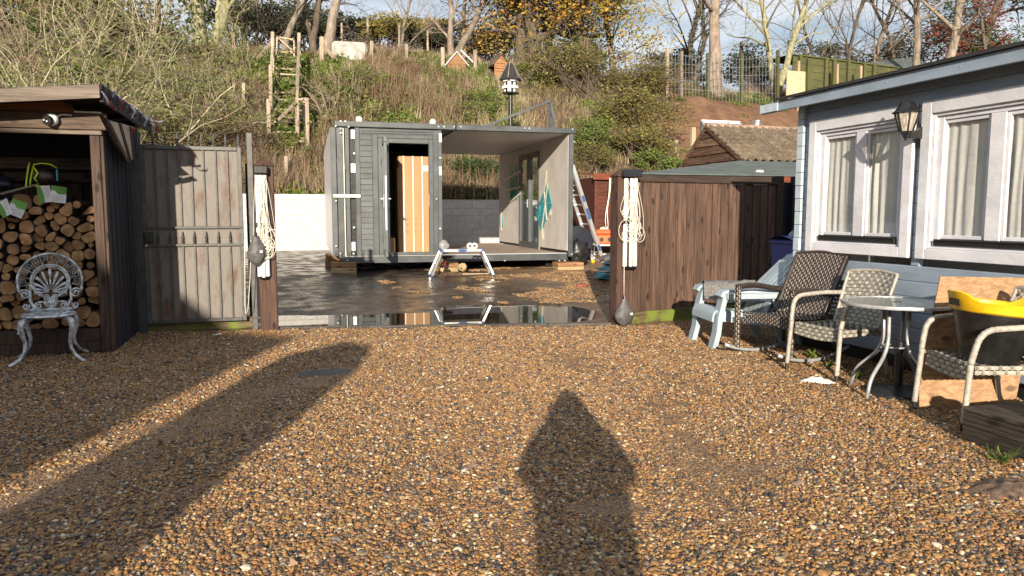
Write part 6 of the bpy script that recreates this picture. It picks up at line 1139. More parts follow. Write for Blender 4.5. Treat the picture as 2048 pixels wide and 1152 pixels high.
def bag(c, sx_, sz_, label, seed):
    m_ = MB(); n = 20; k = 14
    def P(u, v):
        a = 2 * PI * u; z = v; prof = [.12, .55, .85, 1., .98, .86, .62, .40, .22][min(8, int(v * 8))]; f = v * 8 - int(v * 8); pr = [.05, .6, .88, 1., .97, .84, .62, .40, .25, .22]; rr = lerp(pr[min(9, int(v * 8))], pr[min(9, int(v * 8) + 1)], f)
        rr *= 1 + .13 * mnoise.noise(Vector((math.cos(a) * 1.6, math.sin(a) * 1.6 + seed, v * 4))) + .07 * math.sin(9 * a + 4 * v) * v
        return c + Vector((sx_ * rr * math.cos(a), sx_ * .55 * rr * math.sin(a), (v - .5) * sz_ ))
    m_.grid(P, n, k); t = thing('drawstring_bag', label, 'bag', c, 0, 'grey drawstring bags'); part('body', m_, MT['bag'], t, 'all', True); part('patch', MB().box(c.x + sx_ * .35, c.x + sx_ * .65, c.y - sx_ * .53, c.y - sx_ * .52, c.z - .02, c.z + .01), MT['paper_grey'], t, False, True); part('neck_tie', MB().tube([c + Vector((0, 0, sz_ * .45)), c + Vector((-.004, 0, sz_ * .62))], [.02, .012], 8), MT['black'], t, False, True)
bag(onY(513, 502, 8.93), .105, .35, 'dark grey bag hanging from the cords of the left airer', 3); bag(onY(1249, 626, 7.98), .125, .34, 'grey bag hanging on a cord at the foot of the fence post', 8)
# ================================================================ WORK PLATFORM, LADDER AND YARD THINGS
tw0 = dep(882, 500, 13.95); tw1 = dep(963, 500, 13.95); wpz = tw0.z; wb_ = Vector(((tw0.x + tw1.x) / 2, (tw0.y + tw1.y) / 2, gh(3, 13.9))); wl = (tw1 - tw0).length / 2; wh = wpz - wb_.z
wp_ = thing('work_platform', 'folding aluminium work platform standing in front of the container', 'work platform', wb_, R(-4)); AL = MT['alu']
part('deck', MB().box(-wl, wl, -.15, .15, wh - .03, wh + .02, .006), AL, wp_); part('maker_plate', MB().lathe([(0, 0), (.09, 0), (.09, .002), (0, .002)], 20, (0, 0, 0), 1, .28).xf(Matrix.Translation((0, -.151, wh - .004)) @ Matrix.Rotation(R(90), 4, 'X')), MT['label_blue'], wp_)
for s in (-1, 1):
    part('hinge', MB().tube([(s * wl, -.165, wh - .005), (s * wl, .165, wh - .005)], .028, 12), MT['label_blue'], wp_, 40); 
    for sy_ in (-.13, .13):
        f = Vector((s * (wl + .20), sy_ * 1.5, .03)); g = Vector((s * wl, sy_, wh)); part('leg', MB().bar(g, f, .055, .03), AL, wp_); part('foot_cap', MB().bar(f, f + Vector((s * .012, 0, -.022)), .062, .04), MT['label_blue'], wp_)
    for z in (.22, .42):
        q = (wh - z) / (wh - .03) * .20 + wl; part('rung', MB().bar((s * q, -.15, z), (s * q, .15, z), .03, .03), AL, wp_)
def onwp(px_, py_): return dep(px_, py_, 13.95)
p = onwp(888, 478); m_ = MB(); m_.ball((0, 0, 0), .085, 14, 10, (1.1, .7, 1.05)); m_.v = [tuple(Vector(v) * (1 + .35 * mnoise.noise(Vector(v) * 26))) for v in m_.v]; solo('clear_plastic_bag', m_.xf(Matrix.Translation((p.x, p.y, wpz + .09))), MT['clear_film'], 'crumpled clear plastic bag standing on the work platform', 'bag', (p.x, p.y, wpz), smooth=20)
for i, px_ in enumerate((940, 949)):
    p = onwp(px_, 491); p.z = wpz + .075; m_ = MB(); m_.tube([p + Vector((.045 * math.cos(2 * PI * q / 18), 0, .045 * math.sin(2 * PI * q / 18))) for q in range(19)], .018, 8); solo('tape_roll', m_, MT['white_plastic'], ['left roll of white tape standing on the work platform', 'right roll of white tape standing on the work platform'][i], 'tape roll', p, 'tape rolls on the work platform', 'all')
p = dep(893, 520, 14.25); dr = thing('cordless_drill', 'red and black cordless drill hanging under the work platform', 'drill', p); part('body', MB().tube([(-.09, 0, .06), (.07, 0, .06), (.12, 0, .06)], [.04, .035, .015], 10), MT['helmet'], dr, 40); part('grip', MB().bar((-.03, 0, .04), (-.05, 0, -.1), .04, .045, c=.008), MT['red_cloth'], dr); part('battery', MB().box(-.1, .02, -.04, .04, -.15, -.1, .01), MT['helmet'], dr)
m_ = MB(); c = dep(905, 546, 14.3); m_.grid(lambda u, v: (c.x + lerp(-.5, .5, u), c.y + lerp(-.2, .2, v), gh(c.x, c.y) - .01 + .07 * math.sin(PI * u) * math.sin(PI * v) * (.6 + .8 * mnoise.noise(Vector((u * 7, v * 5, 3))))), 30, 12); solo('mud_heap', m_, M('heaped_mud', (.15, .09, .05), .7, .4, 14, bump=1, dist=.03), 'low heap of brown mud under the work platform', 'mud', c, smooth='all')
c = dep(925, 534, 14.4); m_ = MB(); m_.ball((0, 0, 0), .085, 12, 8, (1.1, .9, .9)); m_.v = [tuple(Vector(v) * (1 + .3 * mnoise.noise(Vector(v) * 20))) for v in m_.v]; solo('clay_lump', m_.xf(Matrix.Translation(c)), MT['block_pale'], 'lump of clay and roots beside the middle timber block', 'lump', c)
solo('offcut', MB().bar(dep(925, 548, 14.2), dep(985, 547, 14.4), .03, .02), MT['pale_wood'], 'thin pale timber offcut lying in the mud before the container', 'offcut', dep(955, 548, 14.3))
# ladder
def sol(px_, py_, D): p = dep(px_, py_, D); p.z = gh(p.x, p.y); return p
F1 = dep(1207, 515, 17.6); F1.z = gh(F1.x, F1.y); F2 = dep(1186, 518, 18.1); F2.z = gh(F2.x, F2.y)
U1 = dep(1145, 330, 17.0); U2 = U1 + (F2 - F1)
ld = thing('extension_ladder', 'aluminium extension ladder leaning on the right side of the container', 'ladder', F1, 0)
o = -F1
for a, b in ((F1, U1), (F2, U2)): part('stile', MB().bar(a + o, b + o, .035, .085, c=.004), AL, ld)
off = Vector((-.05, -.0, .10)); 
for a, b in ((F1, U1), (F2, U2)): part('stile', MB().bar(a.lerp(b, .18) + off + o + (F2 - F1) * (.06 if a == F1 else -.06), a.lerp(b, 1.1) + off + o + (F2 - F1) * (.06 if a == F1 else -.06), .03, .075), AL, ld)
for k in range(1, 10): t = k / 10; part('rung', MB().bar(F1.lerp(U1, t) + o, F2.lerp(U2, t) + o, .035, .035), AL, ld)
for t0, t1_ in ((.12, .18), (.45, .56), (.63, .69)):
    a, b = F1.lerp(U1, t0), F1.lerp(U1, t1_); part('sticker', MB().bar(a + o + Vector((0, -.02, 0)), b + o + Vector((0, -.02, 0)), .012, .06), MT['label_blue'], ld)
part('foot_bar', MB().bar(F1 + o + Vector((.02, -.05, .03)), F2 + o + Vector((-.02, .03, .03)), .05, .05), AL, ld)
# generator
g0 = dep(1210, 490, 18.4); gz = gh(g0.x, g0.y); gn = thing('generator', 'orange generator on a steel frame in front of the red shed', 'generator', (g0.x, g0.y, gz), R(-14))
hg = dep(1210, 459, 18.4).z - gz; part('tank', MB().box(-.26, .30, -.2, .2, hg - .12, hg, .03), MT['orange'], gn); part('engine', MB().box(-.24, .28, -.18, .18, hg - .36, hg - .125, .02), MT['orange'], gn)
for x in (-.12, .08): part('vent', MB().tube([(x, -.181, hg - .24), (x, -.2, hg - .24)], .055, 12), MT['black'], gn)
m_ = MB()
for x in (-.3, .33):
    for y in (-.2, .2): m_.bar((x, y, 0), (x, y, hg - .38), .03, .03)
m_.bar((-.3, -.2, hg - .38), (.33, -.2, hg - .38), .03, .03); m_.bar((-.3, .2, hg - .38), (.33, .2, hg - .38), .03, .03); m_.bar((-.3, -.2, .15), (.33, -.2, .15), .03, .03); m_.bar((-.3, -.2, hg - .38), (-.3, .2, hg - .38), .03, .03); m_.bar((.33, -.2, hg - .38), (.33, .2, hg - .38), .03, .03)
part('stand', m_, MT['alu'], gn)
# white cord hanging on the red shed
r0 = dep(1219, 356, 18.6); m_ = MB(); r_ = random.Random(4)
for s in (0, 1): m_.tube([Vector((r0.x + .03 * s + .05 * math.sin(k * .8 + s) * (k / 9) - .012 * k, r0.y - .02, r0.z - k * .155)) for k in range(9)], .011, 5)
m_.tube([Vector((r0.x - .14 + .1 * math.cos(q * .9) * (1 + q % 3 * .2), r0.y - .04, r0.z - 1.28 + .06 * math.sin(q * 1.7))) for q in range(22)], .011, 5); solo('knotted_rope', m_, MT['cord'], 'white knotted rope hanging down the front of the red shed', 'rope', r0, smooth='all')
# black bag by the container
def crumple(c, r, sc, mat, name, label, cat, seed, amp=.3, fr_=9):
    m_ = MB(); m_.ball((0, 0, 0), r, 20, 14, sc); m_.v = [tuple(Vector(v) * (1 + amp * mnoise.noise(Vector(v) * fr_ / r * .4 + Vector((seed, 0, 0))))) for v in m_.v]; return solo(name, m_.xf(Matrix.Translation(c)), mat, label, cat, c, smooth='all')
p = dep(1158, 498, 16.6); p.z = gh(p.x, p.y) + .26; crumple(p, .24, (1, .8, 1.15), MT['black'], 'bin_bag', 'shiny black bin bag beside the right end of the container', 'bag', 2, .55)
p = dep(1156, 470, 17.2); solo('black_disc', MB().lathe([(0, 0), (.36, 0), (.36, .05), (0, .06)], 24).xf(Matrix.Translation((p.x, p.y, p.z - .15)) @ Matrix.Rotation(R(78), 4, 'X')), MT['navy'], 'round black lid standing behind the bin bag by the container', 'lid', p)
p = dep(1186, 512, 17.0); p.z = gh(p.x, p.y) + .05; solo('ball', MB().ball(p, .05, 14, 10), MT['yellow'], 'small yellow ball on the wet yard by the ladder foot', 'ball', p, smooth='all')
p = dep(1164, 500, 15.6); solo('red_balloon', MB().ball((p.x, p.y, gh(p.x, p.y) + .5), .07, 14, 10, (1, 1, 1.15)), MT['red_ball'], 'small red ball by the container end', 'ball', p, smooth='all') if False else None
p = dep(1164, 573, 12.9); p.z = gh(p.x, p.y); crumple(p + Vector((0, 0, .03)), .07, (1.6, .8, .6), MT['brick_red'], 'red_cloth_scrap', 'crumpled red scrap on the yard gravel beyond the puddle', 'scrap', 6)
# blue insulation boards
for k in range(7):
    p = dep(1221 + rng.uniform(-4, 4), 548 - k * 4.2, 13.8); z = gh(p.x, p.y) + .04 + k * .045; solo('insulation_board', MB().obox((p.x + .1, p.y, z), (math.cos(.3 * k - .6), math.sin(.3 * k - .6), -.10 + .05 * (k % 3)), (-math.sin(.3 * k - .6), math.cos(.3 * k - .6), 0), (.10 - .05 * (k % 3), 0, 1), .34 - .02 * k, .2, .018), MT['blue_foam'], ['lowest', 'second lowest', 'third from lowest', 'middle', 'third from top', 'second from top', 'topmost'][k] + ' blue insulation board in the pile by the gateway post', 'insulation board', (p.x, p.y, z), 'blue insulation boards in a pile')
p = dep(1222, 512, 14.6); solo('dark_sack', MB().obox((p.x, p.y, gh(p.x, p.y) + .36), (.9, .2, .28), (-.2, 1, 0), (-.28, 0, .95), .24, .12, .05, .03), MT['bag'], 'dark grey sack lying on top of the insulation boards', 'sack', p)
# ================================================================ DOVECOTE
dz_ = 23.9; dp = dep(1021, 205, dz_); dv = thing('dovecote', 'white painted dovecote with dark hexagonal roof on a black pole', 'dovecote', (dp.x, dp.y, 2.0)); u_ = dz_ / 1480.
zb2 = dep(1021, 188, dz_).z - 2.0; zr_ = dep(1021, 160, dz_).z - 2.0; zp = dep(1021, 129, dz_).z - 2.0
part('pole', MB().tube([(0, 0, -.6), (0, 0, zb2)], .07, 10), MT['black_metal'], dv, 40); part('floor', MB().lathe([(0, zb2), (.29, zb2), (.29, zb2 + .04), (0, zb2 + .04)], 6), MT['black_metal'], dv)
part('house', MB().lathe([(.2, zb2 + .045), (.2, zr_), (0, zr_)], 6), MT['white_plastic'], dv); part('roof', MB().lathe([(0, zr_ - .005), (.37, zr_ - .03), (.38, zr_ - .0), (.10, zp - .02), (.10, zp), (0, zp)], 6), MT['felt_dark'], dv)
part('roof_hips', MB().lathe([(.12, zp + .002), (.12, zp + .02), (0, zp + .08)], 6), MT['trunk_grey'], dv)
for k in range(6): a = PI / 3 * k; part('hip_batten', MB().bar((.375 * math.cos(a), .375 * math.sin(a), zr_ + .01), (.105 * math.cos(a), .105 * math.sin(a), zp + .005), .025, .02), MT['trunk_grey'], dv)
for k in range(6):
    a = PI / 3 * (k + .5); d = Vector((math.cos(a), math.sin(a), 0)); e = Vector((-d.y, d.x, 0))
    for lv in (0, 1):
        z = zb2 + .05 + lv * (zr_ - zb2) * .47; c = d * .185; h = (zr_ - zb2) * .28
        part('arched_opening', MB().prism([c + e * -.04 + Vector((0, 0, z)), c + e * .04 + Vector((0, 0, z)), c + e * .04 + Vector((0, 0, z + h * .6)), c + Vector((0, 0, z + h)), c + e * -.04 + Vector((0, 0, z + h * .6))], d * .006 if True else d), MT['black'], dv)
        part('hood', MB().prism([c + e * -.075 + Vector((0, 0, z + h * .9)), c + e * .075 + Vector((0, 0, z + h * .9)), c + e * .10 + Vector((0, 0, z + h * 1.45)), c - e * .10 + Vector((0, 0, z + h * 1.45))], d * .07), MT['white_plastic'], dv)
# ================================================================ BANK PLANTS (stuff) AND TREES
def tuft(seed, n, h, spread, w_, mat, lean=.35, curve=.3):
    r_ = random.Random(seed); m_ = MB()
    for k in range(n):
        a = r_.random() * 6.28; d0 = spread * math.sqrt(r_.random()); b = Vector((d0 * math.cos(a), d0 * math.sin(a), -.05)); hh = h * r_.uniform(.45, 1.1); la = r_.random() * 6.28; ll = lean * r_.uniform(0, 1); d = Vector((math.cos(la) * ll, math.sin(la) * ll, 1)).normalized(); t = Vector((-math.sin(la + r_.random()), math.cos(la), 0)) * w_ * r_.uniform(.6, 1.2)
        m = b + d * hh * .55; e = b + d * hh + Vector((math.cos(la), math.sin(la), -.4)) * curve * hh * r_.random()
        m_.add([b - t, b + t, m + t * .75, m - t * .75, e], [(0, 1, 2, 3), (3, 2, 4)])
    return m_.mesh('tuft', mat)
def leafclump(seed, n, r, lw, mat, flat_=.7, twigs=0, tmat=None):
    r_ = random.Random(seed); m_ = MB()
    for k in range(n):
        d = Vector((r_.gauss(0, 1), r_.gauss(0, 1), r_.gauss(0, 1))).normalized(); p = d * r * r_.uniform(.25, 1); p.z = abs(p.z) * flat_; s = lw * r_.uniform(.6, 1.3)
        a = Vector((r_.gauss(0, 1), r_.gauss(0, 1), r_.gauss(0, .7))).normalized(); b = a.orthogonal().normalized(); b = (b * math.cos(k) + a.cross(b) * math.sin(k)) * .55
        m_.add([p - a * s, p + b * s, p + a * s, p - b * s], [(0, 1, 2, 3)])
    if twigs:
        m_.m = 1
        for k in range(twigs): a = r_.random() * 6.28; e = Vector((math.cos(a) * r, math.sin(a) * r, r * r_.uniform(.2, 1.1))); m_.tube([Vector((0, 0, 0)), e * .5 + Vector((0, 0, .1 * r)), e], [.012, .008, .004], 3, False)
    return m_.mesh('clump', [mat, tmat or mat])
vr = random.Random(77)
def onbank(n, cond, smin, smax, tilt=.15, x0=-12, x1=33, y0=FOOT + .15, y1=35.5):
    P_, R_, S_ = [], [], []
    k = 0
    while len(P_) < n and k < n * 12:
        k += 1; x, y = vr.uniform(x0, x1), vr.uniform(y0, y1); z = hill(x, y)
        if not in_view(x, y, z + .5, .03) or not cond(x, y): continue
        if 11 < x and y < 25.5 and z < 3.2: pass
        P_.append((x, y, z)); R_.append((vr.gauss(0, tilt), vr.gauss(0, tilt), vr.random() * 6.28)); s = vr.uniform(smin, smax) * (.62 if y > 29.8 else 1); S_.append((s, s, s * vr.uniform(.8, 1.25)))
    return P_, R_, S_
def earth(x, y): return x + 5 * (mnoise.noise(Vector((x * .5, y * .5, 0))) * .5 + .5) > 16.8
# bare red earth lies right of the big hedge; plants stay off its middle
bare = lambda x, y: earth(x, y) and (y < 31.2 or x < 16)
g1 = lambda x, y: nz3(x * .22, y * .3, 2)
st_p = [tuft(i, 22, 1.05, .32, .011, MT['straw']) for i in range(4)]; br_p = [tuft(20 + i, 26, 1.15, .35, .012, MT['brown_stalk'], .5) for i in range(3)]
we_p = [leafclump(40 + i, 70, .42, .075, MT['weed'], .8) for i in range(4)]; bm_p = [leafclump(60 + i, 60, .5, .07, MT['bramble'], .8, 9, MT['twig_dark']) for i in range(3)]
onsteps = lambda x, y: abs(x - lerp(.5, .62, (y - 26.6) / 6) - .0) < .85 and y > 25.0
scatter('dry_stalks', *onbank(3200, lambda x, y: not bare(x, y) and not onsteps(x, y) and (g1(x, y) > -.15 or vr.random() < .25), .4, .95), st_p, 'straw coloured dead stalks and grass all over the bank')
scatter('brown_stalks', *onbank(3000, lambda x, y: not bare(x, y) and not onsteps(x, y) and (y < 27 and vr.random() < .9 or nz3(x * .3 + 9, y * .3, 1) > .1), .5, 1.05), br_p, 'dark brown dead stalks thick at the foot of the bank')
scatter('bank_weeds', *onbank(6800, lambda x, y: not bare(x, y) and nz3(x * .35 + 3, y * .4, 6) > -.2, .5, 1.2, .25), we_p, 'low green weeds growing between the dead stalks')
scatter('bank_brambles', *onbank(1300, lambda x, y: not bare(x, y) and nz3(x * .3 + 13, y * .4, 8) > .05, .6, 1.3, .25), bm_p, 'sprawling brambles with dull leaves on the bank')
scatter('crest_weeds', *onbank(520, lambda x, y: x > 14 and y > 30.6 and y < 33.5 and nz3(x * .5, y * .5, 3) > -.2, .45, .9, .2), we_p, 'bright green weeds along the top of the bare earth slope')
scatter('earth_weeds', *onbank(46, lambda x, y: bare(x, y), .35, .7, .2), we_p + bm_p, 'scattered weeds on the bare red earth slope')
scatter('wall_top_plants', *onbank(700, lambda x, y: y < 24.2 and x < 12, .45, .9, .2, x1=12, y1=24.2), we_p + bm_p, 'green weeds hanging over the top of the whitewashed wall')
# ---------------------------------------------------------------- trees
def grow(r_, p, d, L_, rad, lev, maxl, out_, tips, opt):
    n = [7, 5, 4, 3, 3][min(4, lev)]; pts = [p.copy()]; q = p.copy(); dd = d.copy()
    for k in range(n):
        dd = (dd + Vector((r_.gauss(0, 1), r_.gauss(0, 1), r_.gauss(0, 1))) * opt.get('wob', .12) * (1 + .5 * lev) + Vector((0, 0, opt.get('up', .05))) * (1 if lev else .3)).normalized(); q = q + dd * (L_ / n); pts.append(q.copy())
    tap = opt.get('tap', .45) if lev == 0 else .35
    out_[lev].append((pts, [rad * lerp(1, tap, k / n) * (1 + (.45 * (1 - k / 1.5) if lev == 0 and k < 1.5 and opt.get('flare', 1) else 0)) for k in range(n + 1)]))
    if lev >= maxl: tips.append((pts[-1], dd)); tips.append((pts[-2], dd)); return
    nc_ = opt['nb'][lev]; t0 = opt.get('bare', .45) if lev == 0 else .25
    for k in range(nc_):
        t = lerp(t0, .98, (k + r_.random()) / nc_); i = min(n - 1, int(t * n)); b = pts[i].lerp(pts[i + 1], t * n - i); ax = (pts[i + 1] - pts[i]).normalized(); side = ax.orthogonal().normalized(); side = Matrix.Rotation(r_.random() * 6.28, 3, ax) @ side
        an = r_.uniform(*opt.get('ang', (.5, 1.1))); nd = (ax * math.cos(an) + side * math.sin(an)).normalized(); rr = rad * lerp(1, tap, t) * r_.uniform(.35, .6) if lev else rad * lerp(1, tap, t) * r_.uniform(.3, .55)
        grow(r_, b, nd, L_ * opt.get('lr', .55) * r_.uniform(.6, 1.15), max(.006, rr), lev + 1, maxl, out_, tips, opt)
    grow(r_, pts[-1], dd, L_ * opt.get('lr', .55), max(.006, rad * tap * .9), lev + 1, maxl, out_, tips, opt)
def leaves_mb(r_, tips, n, spread, lw):
    m_ = MB()
    for k in range(n):
        t, d = tips[r_.randrange(len(tips))]; p = t + Vector((r_.gauss(0, spread), r_.gauss(0, spread), r_.gauss(0, spread * .8))); s = lw * r_.uniform(.6, 1.3); a = Vector((r_.gauss(0, 1), r_.gauss(0, 1), r_.gauss(0, .8))).normalized(); b = a.orthogonal().normalized() * .6
        m_.add([p - a * s, p + b * s, p + a * s, p - b * s], [(0, 1, 2, 3)])
    return m_
def tree(name, label, px0, Y, px1, py1, wpx, mats, seed, opt, leaf=None, group=None, ivy=0, cat='tree'):
    """trunk foot under photo column px0 at depth Y, leaning so that it passes photo pixel (px1, py1)"""
    r_ = random.Random(seed); g = onY(px0, 150, Y); base = Vector((g.x, Y, hill(g.x, Y) - .1)); top = onY(px1, py1, Y + opt.get('dy', 0)); d = (top - base); L_ = d.length * opt.get('len', 1.35); d.normalize(); D = (base - EYE).dot(FW); rad = wpx / 2 / FPX * D
    out_ = [[] for _ in range(6)]; tips = []; maxl = opt.get('lev', 3); grow(r_, Vector((0, 0, 0)), d, L_, rad, 0, maxl, out_, tips, opt)
    t = thing(name, label, cat, base, 0, group); m_ = MB()
    for pts, rr in out_[0]: m_.tube(pts, rr, 10)
    part('trunk', m_, mats[0], t, 'all'); m_ = MB()
    for lev, sides in ((1, 6), (2, 4)):
        for pts, rr in out_[lev]: m_.tube(pts, rr, sides, False)
    part('limbs', m_, mats[0], t, 'all'); m_ = MB()
    for lev in (3, 4, 5):
        for pts, rr in out_[lev]: m_.tube(pts, rr, 3, False)
    if m_.v: tag(part('twigs', m_, mats[1], t), kind='stuff')
    if leaf: part('crown', leaves_mb(r_, tips, leaf[1], leaf[2], leaf[3]), leaf[0], t)
    if ivy:
        m_ = MB(); pts, rr = out_[0][0]
        for k in range(ivy):
            i = r_.randrange(len(pts) - 1); c = pts[i].lerp(pts[i + 1], r_.random()); a = r_.random() * 6.28; p = c + Vector((math.cos(a), math.sin(a), 0)) * rr[i] * r_.uniform(1.0, 1.8); s = .075 * r_.uniform(.6, 1.3); u = Vector((r_.gauss(0, 1), r_.gauss(0, 1), r_.gauss(0, 1))).normalized(); v = u.orthogonal().normalized() * .8; m_.add([p - u * s, p + v * s, p + u * s, p - v * s], [(0, 1, 2, 3)])
        part('ivy', m_, MT['ivy'], t)
    return t
TG, TD, TP, TL = MT['trunk_grey'], MT['trunk_dark'], MT['trunk_pink'], MT['trunk_lichen']; TW, TWD, TWG = MT['twig'], MT['twig_dark'], MT['twig_green']
B0 = dict(nb=[9, 6, 5], lev=3, ang=(.4, 1.0), up=.06, bare=.5); B1 = dict(nb=[11, 6, 6], lev=3, ang=(.4, 1.1), up=.05, bare=.2)
tree('bare_tree', 'broad lichen covered twin trunk rising left of the hillside steps, left stem', 396, 34.5, 394, -20, 34, [TL, TWG], 1, dict(B0, bare=.35, lr=.5), None, 'trees along the top of the bank', 500)
tree('bare_tree', 'broad lichen covered twin trunk rising left of the hillside steps, right stem', 416, 34.8, 420, -20, 30, [TL, TWG], 2, dict(B0, bare=.35, lr=.5), None, 'trees along the top of the bank')
tree('bare_tree', 'straight slim brown trunk just above the hillside steps gate', 570, 36, 566, -20, 17, [TG, TW], 3, dict(B0, lr=.5), None, 'trees along the top of the bank')
tree('bare_tree', 'dark slim trunk just left of the leaning pale trunk', 627, 37, 622, -20, 17, [TD, TWD], 4, dict(B0, lr=.5), None, 'trees along the top of the bank'); tree('bare_tree', 'thin dark trunk touching the leaning pale trunk', 642, 37.5, 646, -20, 10, [TD, TWD], 5, dict(B0, lr=.5), None, 'trees along the top of the bank')
tree('bare_tree', 'pale smooth trunk leaning right beside the white tarp block', 645, 33.6, 676, -20, 25, [TG, TW], 6, dict(B0, bare=.6, lr=.45), None, 'trees along the top of the bank')
tree('bare_tree', 'slim upright pale trunk right of the yellow vine hedge', 904, 34.6, 902, -20, 14, [TP, TW], 7, dict(B1, lr=.5), None, 'trees along the top of the bank'); tree('bare_tree', 'pale trunk leaning strongly right between the slim trunk and the oak', 905, 33.8, 968, -10, 17, [TG, TW], 8, dict(B0, lr=.5), None, 'trees along the top of the bank')
tree('bare_tree', 'grey trunk just behind the strongly leaning pale trunk', 927, 36, 932, -20, 11, [TG, TW], 28, dict(B0, lr=.5), None, 'trees along the top of the bank')
OK_ = dict(nb=[9, 6, 5], lev=3, ang=(.6, 1.3), up=.0, bare=.28, lr=.58, len=1.2)
tree('oak_tree', 'dark oak trunk with orange leaves, left stem of the clump behind the dovecote', 1044, 34.2, 1038, -30, 26, [TD, TWD], 9, OK_, (MT['oak'], 4600, .42, .10), 'autumn trees behind the dovecote', 0); tree('oak_tree', 'dark oak trunk with orange leaves, thick middle stem behind the dovecote', 1070, 34.0, 1084, -30, 34, [TD, TWD], 10, OK_, (MT['oak'], 5200, .42, .10), 'autumn trees behind the dovecote')
tree('oak_tree', 'thin dark oak stem leaning right of the clump behind the dovecote', 1100, 34.6, 1122, -30, 18, [TD, TWD], 11, OK_, (MT['oak'], 2600, .38, .10), 'autumn trees behind the dovecote')
tree('ivy_tree', 'ivy clad trunk under a yellow and orange crown right of the oak clump', 1178, 33.6, 1196, -25, 40, [TD, TW], 12, dict(OK_, bare=.22), (MT['oak_green'], 6000, .42, .10), 'autumn trees behind the dovecote', 900); tree('oak_tree', 'grey stem with yellowing leaves on the right edge of the autumn clump', 1226, 34.5, 1252, -10, 14, [TG, TW], 13, dict(OK_, nb=[9, 6, 4], bare=.15), (MT['oak_green'], 4200, .42, .10), 'autumn trees behind the dovecote')
tree('ivy_tree', 'thin ivy clad tree with two leaning stems against the open sky', 1372, 38, 1394, -20, 13, [TD, TWD], 14, dict(B1, lr=.42, bare=.25), None, 'trees along the top of the bank', 500); tree('ivy_tree', 'second thin ivy stem leaning right against the open sky', 1378, 38.2, 1432, 0, 11, [TD, TWD], 15, dict(B1, lr=.42, bare=.3), None, 'trees along the top of the bank', 420)
tree('bare_tree', 'stout pinkish trunk standing right of the wire fence posts', 1432, 31.6, 1446, -20, 29, [TP, TW], 16, dict(B0, bare=.55, lr=.5), None, 'trees along the top of the bank')
tree('bare_tree', 'slim trunk left of a forked pair above the chipboard sheet', 1554, 31.6, 1562, -20, 13, [TL, TWG], 17, dict(B1, bare=.3), None, 'trees along the top of the bank'); tree('bare_tree', 'leaning stem right of the forked pair above the chipboard sheet', 1553, 31.8, 1606, -10, 15, [TL, TWG], 18, dict(B1, bare=.35), None, 'trees along the top of the bank')
tree('bare_tree', 'many twigged bare tree behind the mossy enclosure', 1682, 36, 1690, -20, 8, [TD, TWD], 19, dict(B1, bare=.15, nb=[12, 6, 5]), None, 'trees along the top of the bank'); tree('bare_tree', 'thin brown bare tree behind the right end of the mossy enclosure', 1745, 36, 1738, -20, 10, [TG, TW], 20, dict(B1, bare=.2, nb=[11, 6, 5]), None, 'trees along the top of the bank')
tree('bare_tree', 'fine dark bare tree between the forked pair and the mossy enclosure', 1640, 38, 1630, -30, 7, [TD, TWD], 29, dict(B1, bare=.1, nb=[12, 6, 5]), None, 'trees along the top of the bank'); tree('bare_tree', 'fine bare tree behind the cabin roof slope left of the brown trunk', 1795, 37, 1790, -30, 9, [TD, TWD], 30, dict(B1, bare=.1, nb=[12, 6, 5]), None, 'trees along the top of the bank')
tree('bare_tree', 'brown upright trunk above the cabin roof edge', 1838, 32, 1850, -20, 17, [TG, TW], 21, dict(B0, bare=.4), None, 'trees along the top of the bank'); tree('bare_tree', 'pale brown trunk leaning right above the cabin roof edge', 1880, 32, 1934, -10, 21, [TG, TW], 22, dict(B0, bare=.4), None, 'trees along the top of the bank')
EV = dict(nb=[16, 7, 3], lev=3, ang=(.9, 1.5), up=-.02, bare=.05, lr=.42, len=1.3)
tree('evergreen_tree', 'dark green evergreen behind the leaning trunk above the cabin roof', 1925, 36, 1925, -40, 22, [TD, TWD], 23, EV, (MT['ever'], 9000, .34, .12), 'evergreens at the ends of the bank'); tree('evergreen_tree', 'dark evergreen with orange tinge behind the scrub at far left', 150, 38, 160, -60, 26, [TD, TWD], 24, dict(EV, lr=.5), (MT['bramble'], 8000, .42, .13), 'evergreens at the ends of the bank')
tree('evergreen_tree', 'dark broad evergreen filling the top left corner', 30, 39, 30, -90, 26, [TD, TWD], 34, dict(EV, lr=.5), (MT['ever'], 8000, .45, .13), 'evergreens at the ends of the bank')
tree('red_leaved_tree', 'red leaved shrub tree at the top right above the cabin roof', 2022, 31, 2026, -10, 9, [TD, TWD], 25, dict(EV, lr=.34), (MT['redleaf'], 3600, .3, .09))
tree('bare_tree', 'bare tree with fine branches between the left evergreens and the lichen trunks', 300, 37, 310, -40, 12, [TG, TW], 26, dict(B1, bare=.15, nb=[12, 6, 5]), None, 'trees along the top of the bank'); tree('bare_tree', 'bare thin tree leaning over the fence left of the slim brown trunk', 480, 38, 520, -20, 9, [TD, TWD], 27, dict(B1, bare=.15), None, 'trees along the top of the bank')
tree('bare_tree', 'thin bare tree behind the yellow vine hedge', 800, 39, 790, -30, 8, [TG, TW], 31, dict(B1, bare=.2), None, 'trees along the top of the bank')
tree('bare_tree', 'bare tangled tree in front of the left evergreens', 225, 34.5, 235, -30, 10, [TG, TW], 35, dict(B1, bare=.12, nb=[12, 6, 5]), None, 'trees along the top of the bank')
